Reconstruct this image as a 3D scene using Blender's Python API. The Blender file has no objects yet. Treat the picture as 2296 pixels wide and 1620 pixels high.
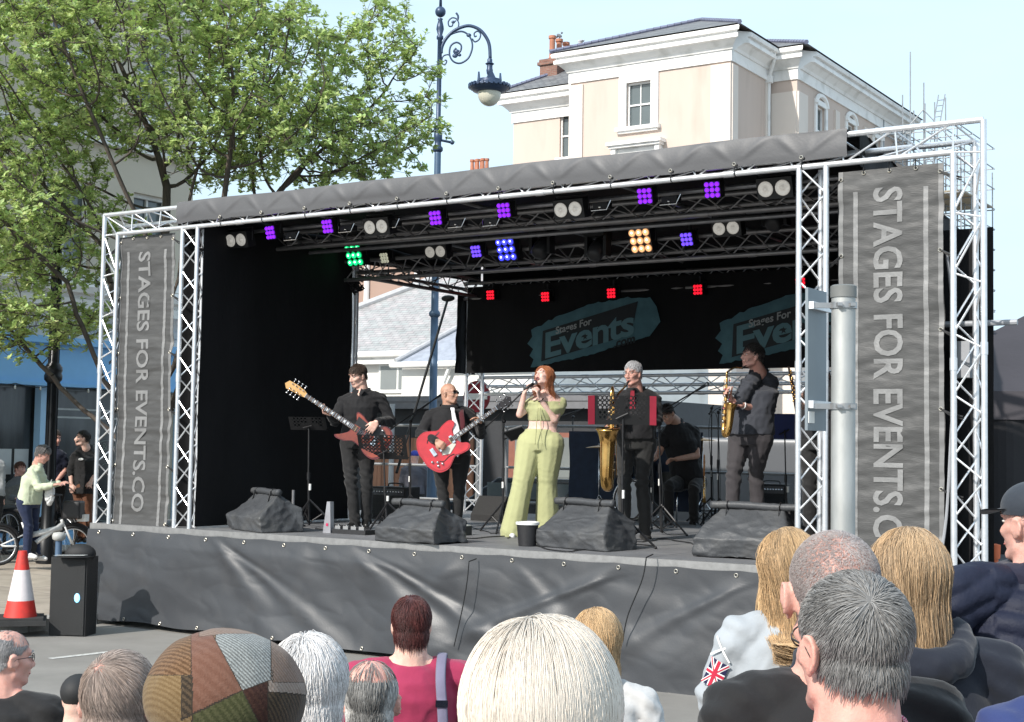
import bpy, math
import numpy as np
from math import sin, cos, pi, radians
from mathutils import Matrix, Vector
R8 = np.random.default_rng
# ---------------------------------------------------------------- camera
PITCH, ROLL, YAW = .059, .016, .577
FL = 3191.0                       # focal length in units of a 2296 px wide picture
sc = bpy.context.scene
cd = bpy.data.cameras.new('camera'); cam = bpy.data.objects.new('camera', cd); sc.collection.objects.link(cam)
cd.sensor_width = 36; cd.lens = 36 * FL / 2296; cd.clip_start = .05; cd.clip_end = 2000
cam.location = (0, 0, 2.125)
_c, _s = cos(ROLL), sin(ROLL)
_up = np.array([0, -sin(PITCH), cos(PITCH)]); _fw = np.array([0, cos(PITCH), sin(PITCH)]); _rt = np.array([1., 0, 0])
CR = _rt * _c + _up * _s; CU = _up * _c - _rt * _s
cam.matrix_world = Matrix([[CR[0], CU[0], -_fw[0], 0], [CR[1], CU[1], -_fw[1], 0], [CR[2], CU[2], -_fw[2], 2.125], [0, 0, 0, 1]])
sc.camera = cam
# ---------------------------------------------------------------- sky, sun, exposure
SUN_EL, SUN_AZ = radians(36), radians(222)      # azimuth from +Y, clockwise: behind the camera, to the left
w = bpy.data.worlds.new('World'); sc.world = w; w.use_nodes = True
nt = w.node_tree; bg = nt.nodes['Background']
sky = nt.nodes.new('ShaderNodeTexSky'); sky.sky_type = 'NISHITA'; sky.sun_disc = False
sky.sun_elevation = SUN_EL; sky.sun_rotation = SUN_AZ; sky.air_density = 1.6; sky.dust_density = 4.0; sky.ozone_density = 1.4
tc = nt.nodes.new('ShaderNodeTexCoord'); mp = nt.nodes.new('ShaderNodeMapping'); mp.inputs['Scale'].default_value = (1.5, 1.5, 5)
nz = nt.nodes.new('ShaderNodeTexNoise'); nz.inputs['Scale'].default_value = 1.6; nz.inputs['Detail'].default_value = 5
cr = nt.nodes.new('ShaderNodeValToRGB'); cr.color_ramp.elements[0].position = .35; cr.color_ramp.elements[1].position = .75
cr.color_ramp.elements[0].color = (.62, .62, .62, 1); cr.color_ramp.elements[1].color = (.95, .95, .95, 1)
mx = nt.nodes.new('ShaderNodeMixRGB'); mx.inputs[2].default_value = (5.2, 6.8, 8.2, 1)   # thin high cloud veil
nt.links.new(tc.outputs['Generated'], mp.inputs[0]); nt.links.new(mp.outputs[0], nz.inputs[0]); nt.links.new(nz.outputs[0], cr.inputs[0])
nt.links.new(cr.outputs[0], mx.inputs[0]); nt.links.new(sky.outputs[0], mx.inputs[1]); nt.links.new(mx.outputs[0], bg.inputs[0])
bg.inputs[1].default_value = .11
sl = bpy.data.lights.new('sun', 'SUN'); sl.energy = 3.35; sl.angle = radians(.6); sl.color = (1, .95, .88)
so = bpy.data.objects.new('sun', sl); sc.collection.objects.link(so)
sd_ = Vector((sin(SUN_AZ) * cos(SUN_EL), cos(SUN_AZ) * cos(SUN_EL), sin(SUN_EL)))
so.rotation_euler = sd_.to_track_quat('Z', 'Y').to_euler(); so.location = (0, 0, 30)
sc.view_settings.view_transform = 'Standard'; sc.view_settings.look = 'None'; sc.view_settings.gamma = 1
sc.view_settings.exposure = .64
sc.render.engine = 'CYCLES'; sc.render.film_transparent = False
sc.cycles.max_bounces = 6; sc.cycles.diffuse_bounces = 3; sc.cycles.transparent_max_bounces = 12
# ---------------------------------------------------------------- places
HD = 1.137
UX = np.array([cos(YAW), -sin(YAW), 0]); VX = np.array([sin(YAW), cos(YAW), 0]); ORG = np.array([-3.774, 16.098, HD]); CAMP = np.array([0, 0, 2.125])
def ray(x, y): return _fw + (x - 1148) / FL * CR + (810 - y) / FL * CU
def at(x, y, Y): d = ray(x, y); return CAMP + d * (Y / d[1])                 # a photo point at a known distance
def gz(x, y, z=0.): d = ray(x, y); return CAMP + d * ((z - 2.125) / d[2])    # ... on a level surface
def S(u, v, z=0.): return ORG + u * UX + v * VX + np.array([0, 0, z])        # stage coordinates -> world
def SL(P): q = np.asarray(P) - ORG; return np.array([q @ UX, q @ VX, q[2]])
def sp(x, y, v): d = ray(x, y); t = ((ORG - CAMP) @ VX + v) / (d @ VX); return SL(CAMP + t * d)
def sz(x, y, z=0.): d = ray(x, y); t = (HD + z - 2.125) / d[2]; return SL(CAMP + t * d)
# ---------------------------------------------------------------- mesh helpers
def nrm(a): a = np.asarray(a, float); return a / (np.linalg.norm(a) + 1e-12)
def frame(d):
    d = nrm(d); a = np.array([0, 0, 1.]) if abs(d[2]) < .9 else np.array([1., 0, 0])
    x = nrm(np.cross(a, d)); return x, np.cross(d, x), d
class MB:
    def __init__(s): s.V = []; s.F = []; s.n = 0; s.C = []
    def add(s, V, Fs, mi=0, col=None):
        V = np.asarray(V, float).reshape(-1, 3)
        for F in Fs:
            F = np.asarray(F, int)
            if F.size: s.F.append((F + s.n, mi))
        s.V.append(V); s.n += len(V)
        if col is not None: s.C.append((s.n - len(V), np.broadcast_to(col, (len(V), 3))))
        return s
    def box(s, c, size, R=None, mi=0):
        h = np.array(size) / 2.; V = np.array([[x, y, z] for z in (-1, 1) for y in (-1, 1) for x in (-1, 1)]) * h
        if R is not None: V = V @ np.asarray(R).T
        return s.add(V + np.asarray(c), [[(0, 2, 3, 1), (4, 5, 7, 6), (0, 1, 5, 4), (2, 6, 7, 3), (0, 4, 6, 2), (1, 3, 7, 5)]], mi)
    def sweep(s, P, r, seg=8, cap=True, mi=0, flat=1., up=None):
        P = np.asarray(P, float); n = len(P); r = np.broadcast_to(np.asarray(r, float), (n,))
        T = np.gradient(P, axis=0); T /= np.linalg.norm(T, axis=1)[:, None] + 1e-12
        if up is None: x = frame(T[0])[0]
        else: x = nrm(np.cross(up, T[0]))
        a = np.arange(seg) * 2 * pi / seg; V = []
        for i in range(n):
            x = nrm(x - T[i] * (x @ T[i])); y = np.cross(T[i], x)
            V.append(P[i] + r[i] * (np.cos(a)[:, None] * x + flat * np.sin(a)[:, None] * y))
        V = np.concatenate(V); j = np.arange(seg); k = (j + 1) % seg
        F = np.concatenate([np.stack([i * seg + j, i * seg + k, (i + 1) * seg + k, (i + 1) * seg + j], 1) for i in range(n - 1)])
        Fs = [F]
        if cap: Fs += [[tuple(j[::-1])], [tuple((n - 1) * seg + j)]]
        return s.add(V, Fs, mi)
    def cyl(s, a, b, r, r2=None, seg=8, mi=0, cap=True): return s.sweep([a, b], [r, r if r2 is None else r2], seg, cap, mi)
    def lathe(s, prof, o=(0, 0, 0), seg=24, mi=0, R=None, cap=True):
        prof = np.array(prof, float); a = np.arange(seg) * 2 * pi / seg
        V = np.concatenate([np.stack([p[0] * np.cos(a), p[0] * np.sin(a), np.full(seg, p[1])], 1) for p in prof])
        if R is not None: V = V @ np.asarray(R).T
        n = len(prof); j = np.arange(seg); k = (j + 1) % seg
        F = np.concatenate([np.stack([i * seg + j, i * seg + k, (i + 1) * seg + k, (i + 1) * seg + j], 1) for i in range(n - 1)])
        Fs = [F]
        if cap: Fs += [[tuple(j[::-1])], [tuple((n - 1) * seg + j)]]
        return s.add(V + np.asarray(o), Fs, mi)
    def ell(s, c, r, R=None, seg=12, rings=8, mi=0):
        t = np.linspace(0, pi, rings + 1)
        prof = np.stack([np.maximum(np.sin(t), 1e-3), -np.cos(t)], 1); a = np.arange(seg) * 2 * pi / seg
        V = np.concatenate([np.stack([p[0] * np.cos(a), p[0] * np.sin(a), np.full(seg, p[1])], 1) for p in prof]) * np.asarray(r)
        if R is not None: V = V @ np.asarray(R).T
        n = len(prof); j = np.arange(seg); k = (j + 1) % seg
        F = np.concatenate([np.stack([i * seg + j, i * seg + k, (i + 1) * seg + k, (i + 1) * seg + j], 1) for i in range(n - 1)])
        return s.add(V + np.asarray(c), [F, [tuple(j[::-1])], [tuple((n - 1) * seg + j)]], mi)
    def cap(s, a, b, ra, rb, seg=12):                       # a round-ended tapering limb
        a = np.asarray(a, float); b = np.asarray(b, float); x, y, d = frame(b - a); P = []; r = []
        for t in np.linspace(-pi / 2 * .96, 0, 4): P.append(a + d * ra * sin(t)); r.append(ra * cos(t))
        for t in np.linspace(0, pi / 2 * .96, 4): P.append(b + d * rb * sin(t)); r.append(rb * cos(t))
        V = []; an = np.arange(seg) * 2 * pi / seg
        for p, q in zip(P, r): V.append(p + q * (np.cos(an)[:, None] * x + np.sin(an)[:, None] * y))
        V = np.concatenate(V); n = len(P); j = np.arange(seg); k = (j + 1) % seg
        F = np.concatenate([np.stack([i * seg + j, i * seg + k, (i + 1) * seg + k, (i + 1) * seg + j], 1) for i in range(n - 1)])
        return s.add(V, [F, [tuple(j[::-1])], [tuple((n - 1) * seg + j)]])
    def loft(s, secs, seg=20, mi=0):                        # secs: (centre, half width vector, half depth vector)
        a = np.arange(seg) * 2 * pi / seg; V = []
        for c, hx, hy in secs: V.append(np.asarray(c) + np.cos(a)[:, None] * np.asarray(hx) + np.sin(a)[:, None] * np.asarray(hy))
        V = np.concatenate(V); n = len(secs); j = np.arange(seg); k = (j + 1) % seg
        F = np.concatenate([np.stack([i * seg + j, i * seg + k, (i + 1) * seg + k, (i + 1) * seg + j], 1) for i in range(n - 1)])
        return s.add(V, [F, [tuple(j[::-1])], [tuple((n - 1) * seg + j)]], mi)
    def prism(s, poly, t0, t1, M=None, mi=0):               # poly in local xy, thickness along z; M = (R, o)
        p = np.array(poly, float); n = len(p)
        V = np.concatenate([np.c_[p, np.full(n, t0)], np.c_[p, np.full(n, t1)]])
        if M is not None: V = V @ np.asarray(M[0]).T + np.asarray(M[1])
        j = np.arange(n); k = (j + 1) % n
        return s.add(V, [[tuple(j[::-1])], [tuple(j + n)], np.stack([j, k, k + n, j + n], 1)], mi)
    def grid(s, fn, nu, nv, mi=0):                          # fn(s,t arrays)->(N,3)
        a, b = np.meshgrid(np.linspace(0, 1, nu + 1), np.linspace(0, 1, nv + 1)); V = fn(a.ravel(), b.ravel())
        i = np.arange(nu); F = np.concatenate([np.stack([j * (nu + 1) + i, j * (nu + 1) + i + 1, (j + 1) * (nu + 1) + i + 1, (j + 1) * (nu + 1) + i], 1) for j in range(nv)])
        return s.add(V, [F], mi)
    def mesh(s, name, mats, smooth=False, tr=None):
        V = np.concatenate(s.V) if s.V else np.zeros((0, 3))
        if tr is not None: V = tr(V)
        me = bpy.data.meshes.new(name); me.vertices.add(len(V)); me.vertices.foreach_set('co', V.astype(np.float32).ravel())
        lt = np.concatenate([np.full(len(F), F.shape[1]) for F, m in s.F]); ll = np.concatenate([F.ravel() for F, m in s.F])
        mi = np.concatenate([np.full(len(F), m) for F, m in s.F])
        me.loops.add(len(ll)); me.loops.foreach_set('vertex_index', ll.astype(np.int32)); me.polygons.add(len(lt))
        me.polygons.foreach_set('loop_start', np.concatenate([[0], np.cumsum(lt)[:-1]]).astype(np.int32)); me.polygons.foreach_set('loop_total', lt.astype(np.int32))
        for m in (mats if isinstance(mats, (list, tuple)) else [mats]): me.materials.append(m)
        me.polygons.foreach_set('material_index', mi.astype(np.int32))
        me.polygons.foreach_set('use_smooth', np.full(len(lt), bool(smooth)))
        if s.C:
            c = np.ones((len(V), 4), np.float32)
            for o, q in s.C: c[o:o + len(q), :3] = q
            at_ = me.color_attributes.new('tone', 'FLOAT_COLOR', 'POINT'); at_.data.foreach_set('color', c.ravel())
        me.update(calc_edges=True); me.validate(); return me
    def build(s, name, mats, parent=None, smooth=False, loc=None, rz=0., tr=None, ang=None):
        me = s.mesh(name, mats, smooth, tr)
        if ang: 
            try: me.set_sharp_from_angle(angle=radians(ang))
            except Exception: pass
        o = bpy.data.objects.new(name, me); sc.collection.objects.link(o)
        if parent is not None: o.parent = parent
        if loc is not None: o.location = tuple(loc)
        if rz: o.rotation_euler = (0, 0, rz)
        return o
def tag(o, label, cat=None, group=None, kind=None):
    if label: o['label'] = label
    if cat: o['category'] = cat
    if group: o['group'] = group
    if kind: o['kind'] = kind
    return o
def thing(name, label, cat, loc=(0, 0, 0), rz=0., group=None):
    o = bpy.data.objects.new(name, None); sc.collection.objects.link(o); o.empty_display_size = .1
    o.location = tuple(loc); o.rotation_euler = (0, 0, rz); return tag(o, label, cat, group)
def sthing(name, label, cat, u=0., v=0., z=0., group=None, rz=0.): return thing(name, label, cat, S(u, v, z), -YAW + rz, group)
def dup(root, loc=None, rz=None, label=None, group=None):
    r = root.copy(); sc.collection.objects.link(r)
    if loc is not None: r.location = tuple(loc)
    if rz is not None: r.rotation_euler = (0, 0, rz)
    if label: r['label'] = label
    if group: r['group'] = group
    for ch in list(root.children):
        c = ch.copy(); sc.collection.objects.link(c); c.parent = r
        for g in list(ch.children): d = g.copy(); sc.collection.objects.link(d); d.parent = c
    return r
def struct(o): o['kind'] = 'structure'; return o
def text(s, size=1., ext=.002, align='CENTER', bold=0., spacing=1.):
    cu = bpy.data.curves.new('t', 'FONT'); cu.body = s; cu.size = size; cu.extrude = ext; cu.align_x = align; cu.align_y = 'CENTER'; cu.offset = bold; cu.space_character = spacing; cu.resolution_u = 3
    o = bpy.data.objects.new('t', cu); sc.collection.objects.link(o)
    dg = bpy.context.evaluated_depsgraph_get(); me = o.evaluated_get(dg).to_mesh()
    V = np.array([v.co[:] for v in me.vertices]).reshape(-1, 3); F3 = [p.vertices[:] for p in me.polygons]
    o.evaluated_get(dg).to_mesh_clear(); bpy.data.objects.remove(o); bpy.data.curves.remove(cu)
    by = {}
    for f in F3: by.setdefault(len(f), []).append(f)
    return V, [np.array(x) for x in by.values()]
def remesh(mb, voxel, smooth=2):
    me = mb.mesh('tmp', [], True); o = bpy.data.objects.new('tmp', me); sc.collection.objects.link(o)
    m = o.modifiers.new('r', 'REMESH'); m.mode = 'VOXEL'; m.voxel_size = voxel; m.adaptivity = 0
    if smooth: q = o.modifiers.new('s', 'SMOOTH'); q.factor = .5; q.iterations = smooth
    dg = bpy.context.evaluated_depsgraph_get(); e = o.evaluated_get(dg).to_mesh()
    V = np.empty(len(e.vertices) * 3, np.float32); e.vertices.foreach_get('co', V)
    N = np.empty(len(e.vertices) * 3, np.float32); e.vertices.foreach_get('normal', N)
    lt = np.empty(len(e.polygons), np.int32); e.polygons.foreach_get('loop_total', lt); ll = np.empty(len(e.loops), np.int32); e.loops.foreach_get('vertex_index', ll)
    o.evaluated_get(dg).to_mesh_clear(); bpy.data.objects.remove(o); bpy.data.meshes.remove(me)
    st = np.concatenate([[0], np.cumsum(lt)[:-1]]); Fs = []
    for k in np.unique(lt): i = st[lt == k]; Fs.append(ll[i[:, None] + np.arange(k)])
    return V.reshape(-1, 3).astype(float), Fs, N.reshape(-1, 3).astype(float)
def wob(P, f, seed=0, oct=3):                                # smooth vectorised noise in about -1..1
    g = R8(seed); out = np.zeros(len(P)); amp = 1.; tot = 0
    for o in range(oct):
        for k in range(4):
            d = g.normal(size=3); d /= np.linalg.norm(d); e = g.normal(size=3); e /= np.linalg.norm(e)
            out += amp * .5 * np.sin(P @ d * f * 2 * pi + 1.7 * np.sin(P @ e * f * 3.1 + g.uniform(0, 6)) + g.uniform(0, 6))
        tot += amp; amp *= .5; f *= 2.1
    return out / tot
# ---------------------------------------------------------------- materials
MT = {}
def mat(name, col, rough=.6, metal=0., var=.12, vs=8., bump=0., bs=60., spec=.5, tone=False, emit=None, es=1., sheen=0., sss=0., trans=0., alpha=1., stretch=None, coat=0., bd=.02, dirt=None):
    if name in MT: return MT[name]
    m = bpy.data.materials.new(name); m.use_nodes = True; t = m.node_tree; b = t.nodes['Principled BSDF']; I = b.inputs
    I['Roughness'].default_value = rough; I['Metallic'].default_value = metal; I['Specular IOR Level'].default_value = spec
    c4 = (*col, 1)
    tcn = t.nodes.new('ShaderNodeTexCoord'); src = tcn.outputs['Object']
    if stretch is not None:
        mpn = t.nodes.new('ShaderNodeMapping'); mpn.inputs['Scale'].default_value = stretch; t.links.new(src, mpn.inputs[0]); src = mpn.outputs[0]
    out = None
    if var > 0:
        n = t.nodes.new('ShaderNodeTexNoise'); n.inputs['Scale'].default_value = vs; n.inputs['Detail'].default_value = 6; n.inputs['Roughness'].default_value = .6
        t.links.new(src, n.inputs['Vector'])
        x = t.nodes.new('ShaderNodeMixRGB'); x.blend_type = 'MIX'; x.inputs[1].default_value = (*[v * (1 - var) for v in col], 1); x.inputs[2].default_value = (*[min(1, v * (1 + var)) for v in col], 1)
        r = t.nodes.new('ShaderNodeMapRange'); r.inputs[1].default_value = .3; r.inputs[2].default_value = .7
        t.links.new(n.outputs[0], r.inputs[0]); t.links.new(r.outputs[0], x.inputs[0]); out = x.outputs[0]
    if dirt:
        n = t.nodes.new('ShaderNodeTexNoise'); n.inputs['Scale'].default_value = dirt[1]; n.inputs['Detail'].default_value = 8; t.links.new(src, n.inputs['Vector'])
        r = t.nodes.new('ShaderNodeMapRange'); r.inputs[1].default_value = .52; r.inputs[2].default_value = .72; t.links.new(n.outputs[0], r.inputs[0])
        x = t.nodes.new('ShaderNodeMixRGB'); x.inputs[1].default_value = c4; x.inputs[2].default_value = (*dirt[0], 1)
        if out: t.links.new(out, x.inputs[1])
        t.links.new(r.outputs[0], x.inputs[0]); out = x.outputs[0]
    if tone:
        a = t.nodes.new('ShaderNodeAttribute'); a.attribute_name = 'tone'
        x = t.nodes.new('ShaderNodeMixRGB'); x.blend_type = 'MULTIPLY'; x.inputs[0].default_value = 1; x.inputs[1].default_value = c4
        if out: t.links.new(out, x.inputs[1])
        t.links.new(a.outputs['Color'], x.inputs[2]); out = x.outputs[0]
    if out: t.links.new(out, I['Base Color'])
    else: I['Base Color'].default_value = c4
    if bump > 0:
        n = t.nodes.new('ShaderNodeTexNoise'); n.inputs['Scale'].default_value = bs; n.inputs['Detail'].default_value = 5; t.links.new(src, n.inputs['Vector'])
        q = t.nodes.new('ShaderNodeBump'); q.inputs['Strength'].default_value = bump; q.inputs['Distance'].default_value = bd
        t.links.new(n.outputs[0], q.inputs['Height']); t.links.new(q.outputs[0], I['Normal'])
    if emit: I['Emission Color'].default_value = (*emit, 1); I['Emission Strength'].default_value = es
    if sheen: I['Sheen Weight'].default_value = sheen
    if sss: I['Subsurface Weight'].default_value = sss; I['Subsurface Radius'].default_value = (1, .35, .2); I['Subsurface Scale'].default_value = .01
    if trans: I['Transmission Weight'].default_value = trans
    if alpha < 1: I['Alpha'].default_value = alpha
    if coat: I['Coat Weight'].default_value = coat; I['Coat Roughness'].default_value = .1
    MT[name] = m; return m
def nodes(m): return m.node_tree, m.node_tree.nodes['Principled BSDF']
def brickify(m, c1, c2, mortar, scale, bw=.5, rh=.25, ms=.02, off=.5, bump=.3, coord='Object', rot=(0, 0, 0)):
    t, b = nodes(m); tcn = t.nodes.new('ShaderNodeTexCoord'); mpn = t.nodes.new('ShaderNodeMapping'); mpn.inputs['Rotation'].default_value = rot
    k = t.nodes.new('ShaderNodeTexBrick'); k.inputs['Color1'].default_value = (*c1, 1); k.inputs['Color2'].default_value = (*c2, 1); k.inputs['Mortar'].default_value = (*mortar, 1)
    k.inputs['Scale'].default_value = scale; k.inputs['Brick Width'].default_value = bw; k.inputs['Row Height'].default_value = rh; k.inputs['Mortar Size'].default_value = ms; k.offset = off
    t.links.new(tcn.outputs[coord], mpn.inputs[0]); t.links.new(mpn.outputs[0], k.inputs['Vector'])
    n = t.nodes.new('ShaderNodeTexNoise'); n.inputs['Scale'].default_value = 3; n.inputs['Detail'].default_value = 8; t.links.new(mpn.outputs[0], n.inputs['Vector'])
    x = t.nodes.new('ShaderNodeMixRGB'); x.blend_type = 'OVERLAY'; x.inputs[0].default_value = .5; t.links.new(k.outputs['Color'], x.inputs[1]); t.links.new(n.outputs[0], x.inputs[2]); t.links.new(x.outputs[0], b.inputs['Base Color'])
    q = t.nodes.new('ShaderNodeBump'); q.inputs['Strength'].default_value = bump; q.inputs['Distance'].default_value = .02; q.invert = True
    t.links.new(k.outputs['Fac'], q.inputs['Height']); t.links.new(q.outputs[0], b.inputs['Normal']); return m
M_alu = mat('aluminium', (.72, .73, .75), .38, .75, .1, 14, .05, 90)
M_alud = mat('aluminium_lacing', (.8, .81, .83), .32, .7, .08, 20)
M_black = mat('black_metal', (.015, .015, .017), .45, .2, .2, 20)
M_blackp = mat('black_plastic', (.02, .02, .022), .5, 0, .2, 30, .05, 200)
M_chrome = mat('chrome', (.8, .8, .82), .12, 1, 0)
M_white = mat('white_paint', (.78, .78, .76), .5, 0, .06, 6)
# ================================================================ ground, road, pavement
M_road = mat('worn_asphalt', (.235, .225, .21), .88, 0, .14, 1.3, .35, 160, spec=.3, bd=.006, dirt=((.29, .28, .26), .35))
mb = MB(); n = 40
mb.add([(-400, -60, 0), (400, -60, 0), (400, 700, 0), (-400, 700, 0)], [[(0, 1, 2, 3)]])
struct(tag(mb.build('ground', M_road), 'worn pale grey asphalt street in front of and around the stage'))
UK = SL(gz(0, 1426))[0]; FP = at(80, 1200, 24.); FP[2] = 0; UF = SL(FP)[0]; VF = SL(FP)[1]      # kerb line, shop front line
def W2(u, v, z): return ORG * [1, 1, 0] + u * UX + v * VX + np.array([0, 0, z])                  # stage axes, absolute height
M_pave = mat('tan_paving', (.36, .31, .26), .85, 0, .1, 3, .1, 90, spec=.3)
brickify(M_pave, (.37, .325, .27), (.33, .285, .24), (.22, .2, .18), 1.0, 1.8, 1.2, .012, .5, .25, rot=(0, 0, YAW))
mb = MB(); mb.grid(lambda s, t: ORG * [1, 1, 0] + np.outer(UK - .3 + (UF - UK + .3) * s, UX) + np.outer(-14 + 90 * t, VX) + np.outer(.12 + .19 * s, [0, 0, 1]), 8, 20)
struct(tag(mb.build('pavement', M_pave), 'tan paved footway rising gently to the shop front on the left'))
M_kerb = mat('granite_kerb', (.34, .33, .31), .8, 0, .25, 14, .2, 80)
mb = MB()
for i in range(46):
    c = W2(UK - .15, -13 + i * .95, .06); mb.box(c, (.3, .93, .126), np.array([UX, VX, [0, 0, 1]]).T)
struct(tag(mb.build('kerb', M_kerb), 'granite kerb stones along the edge of the tan footway'))
a, b = gz(112, 1478), gz(252, 1462); d = nrm(b - a); q = np.cross([0, 0, 1], d) * .045
mb = MB(); mb.add([a - q + [0, 0, .004], b - q + [0, 0, .004], b + q + [0, 0, .004], a + q + [0, 0, .004]], [[(0, 1, 2, 3)]])
struct(tag(mb.build('road_marking', mat('faded_road_paint', (.5, .5, .48), .8, 0, .35, 20)), 'faint thin white painted line on the asphalt, lower left'))
# ================================================================ cream hotel behind the stage
CN = at(1631, 1200, 55.); CN[2] = 0
M_cream = mat('cream_render', (.555, .455, .395), .85, 0, .05, .5, .12, 40, spec=.2, dirt=((.47, .385, .33), 1.1), stretch=(1, 1, .22))
M_pil = mat('pink_cream_render', (.67, .60, .54), .85, 0, .04, .6, .1, 40, spec=.2)
M_trim = mat('white_stucco', (.80, .79, .77), .7, 0, .05, 1.2, .1, 30, dirt=((.62, .61, .58), 1.5))
M_slate = mat('slate', (.16, .16, .17), .6, 0, .2, 2)
brickify(M_slate, (.135, .135, .14), (.20, .20, .20), (.07, .07, .075), 1.6, .55, .34, .03, .5, .5)
M_lead = mat('blue_ridge_tile', (.15, .16, .23), .6, 0, .2, 3)
M_glass = mat('window_glass', (.09, .11, .115), .08, 0, .15, .6, spec=.8)
M_glassp = mat('pale_reflecting_glass', (.20, .215, .21), .12, 0, .2, .5, spec=.8)
ht = thing('hotel', 'cream rendered three-storey hotel with white cornices and slate hipped roofs behind the stage', 'hotel', CN, -YAW)
def cornice(mbx, p0, p1, out, z, h=1.15):          # stepped eaves moulding along a wall
    p0 = np.array(p0, float); p1 = np.array(p1, float); out = np.array(out, float); d = nrm(p1 - p0)
    steps = [(0, -.55, .06), (.0, -.12, .16), (.14, .16, .30), (.16, .36, .50), (.36, .60, .66)]
    prof = [(.0, -.60), (.09, -.60), (.09, -.12), (.16, -.12), (.22, .0), (.48, .22), (.66, .24), (.66, .40), (.58, .44), (.58, .50), (.74, .52), (.78, .64), (.74, .72), (0, .72)]
    V = []
    for e, sg in ((p0, -1), (p1, 1)):
        for o, y in prof: o = o * .82; V.append([e[0] + out[0] * o + d[0] * sg * o * e[2], e[1] + out[1] * o + d[1] * sg * o * e[2], z + y * .92])
    n = len(prof); j = np.arange(n); k = (j + 1) % n
    mbx.add(V, [np.stack([j, k, k + n, j + n], 1), [tuple(j[::-1])], [tuple(j + n)]])
def wall_with(mbx, org, dx, nin, L, H, holes, th=.3, z0=0):   # a wall with real openings; holes (x0,x1,z0,z1)
    xs = sorted({0, L} | {h[0] for h in holes} | {h[1] for h in holes}); zs = sorted({z0, H} | {h[2] for h in holes} | {h[3] for h in holes})
    org = np.array(org, float); dx = np.array(dx, float); nin = np.array(nin, float)
    for i in range(len(xs) - 1):
        for j in range(len(zs) - 1):
            x0, x1, a0, a1 = xs[i], xs[i + 1], zs[j], zs[j + 1]; cx, cz = (x0 + x1) / 2, (a0 + a1) / 2
            if any(h[0] < cx < h[1] and h[2] < cz < h[3] for h in holes): continue
            mbx.add([org + dx * x0 + [0, 0, a0], org + dx * x1 + [0, 0, a0], org + dx * x1 + [0, 0, a1], org + dx * x0 + [0, 0, a1]], [[(0, 1, 2, 3)]])
    for h in holes:
        c = [org + dx * h[0] + [0, 0, h[2]], org + dx * h[1] + [0, 0, h[2]], org + dx * h[1] + [0, 0, h[3]], org + dx * h[0] + [0, 0, h[3]]]
        for i in range(4): A, B = c[i], c[(i + 1) % 4]; mbx.add([A, B, B + nin * th, A + nin * th], [[(0, 1, 2, 3)]])
def sash(parent, org, dx, nin, x0, x1, z0, z1, vbar=True, th=.14, gm=None, fw=.07, surround=0, sill=True):
    org = np.array(org, float); dx = np.array(dx, float); nin = np.array(nin, float); R = np.array([dx, nin, [0, 0, 1]]).T
    if np.linalg.det(R) < 0: R[:, 1] = R[:, 1]
    P = lambda x, z, o: org + dx * x + nin * o + np.array([0, 0, z])
    f = MB(); cx, cz = (x0 + x1) / 2, (z0 + z1) / 2
    for x in (x0 + fw / 2, x1 - fw / 2): f.box(P(x, cz, th), (fw, .08, z1 - z0), R)
    for z in (z0 + fw / 2, z1 - fw / 2): f.box(P(cx, z, th), (x1 - x0 - 2 * fw - .002, .08, fw), R)
    f.box(P(cx, cz, th + .02), (x1 - x0 - 2 * fw - .002, .075, fw * .9), R)
    if vbar: f.box(P(cx, (z0 + cz) / 2, th + .03), (fw * .6, .05, (z1 - z0) / 2 - fw * 1.5), R); f.box(P(cx, (z1 + cz) / 2, th + .03), (fw * .6, .05, (z1 - z0) / 2 - fw * 1.5), R)
    fo = f.build('window_frame', M_trim, parent)
    g = MB(); g.add([P(x0, z0, th + .05), P(x1, z0, th + .05), P(x1, z1, th + .05), P(x0, z1, th + .05)], [[(0, 1, 2, 3)]]); g.build('pane', gm or M_glass, fo)
    if surround:
        m2 = MB(); s = surround
        for x in (x0 - s / 2 - .001, x1 + s / 2 + .001): m2.box(P(x, cz, -.03), (s, .1, z1 - z0), R)
        m2.box(P(cx, z1 + s / 2, -.032), (x1 - x0 + 2 * s, .1, s), R); m2.build('window_surround', M_trim, parent)
    if sill:
        m2 = MB(); s = surround + .1; m2.box(P(cx, z0 - .09, -.1), (x1 - x0 + 2 * s, .28, .15), R); m2.box(P(cx, z0 - .21, -.06), (x1 - x0 + 2 * s - .2, .16, .085), R); m2.build('sill', M_trim, parent)
X, Yv, Zv = np.array([1., 0, 0]), np.array([0, 1., 0]), np.array([0, 0, 1.])
wl = MB(); SB0, SB1 = 1.2, 15.4
front_h = [(2.68, 3.80, 15.15, 16.98), (2.68, 3.80, 11.2, 13.7), (2.68, 3.8, 7.2, 9.8)]
wall_with(wl, (-7.28, 0, 0), X, Yv, 7.28, 17.9, front_h)
wall_with(wl, (0, 0, 0), Yv, -X, 3.9, 17.9, [])
wall_with(wl, (0, 3.9, 0), X, Yv, SB0, 17.9, [])
side_h = [(6.0 - 3.9, 7.0 - 3.9, 14.7, 16.7), (9.7 - 3.9, 10.7 - 3.9, 14.7, 16.7), (13.3 - 3.9, 14.3 - 3.9, 14.7, 16.7)] + [(a - 3.9, a - 2.9, z, z + 2.2) for a in (6.0, 9.7, 13.3) for z in (6.5, 10.6)]
wall_with(wl, (SB0, 3.9, 0), Yv, -X, 14.6, 17.9, side_h)
wing_h = [(2.40, 3.40, 14.55, 16.5), (2.4, 3.4, 10.4, 12.6)]
wall_with(wl, (-11.1, 1.5, 0), X, Yv, 3.83, 16.9, wing_h); wall_with(wl, (-11.1, 1.5, 0), Yv, X, 9, 16.9, [])
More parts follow.
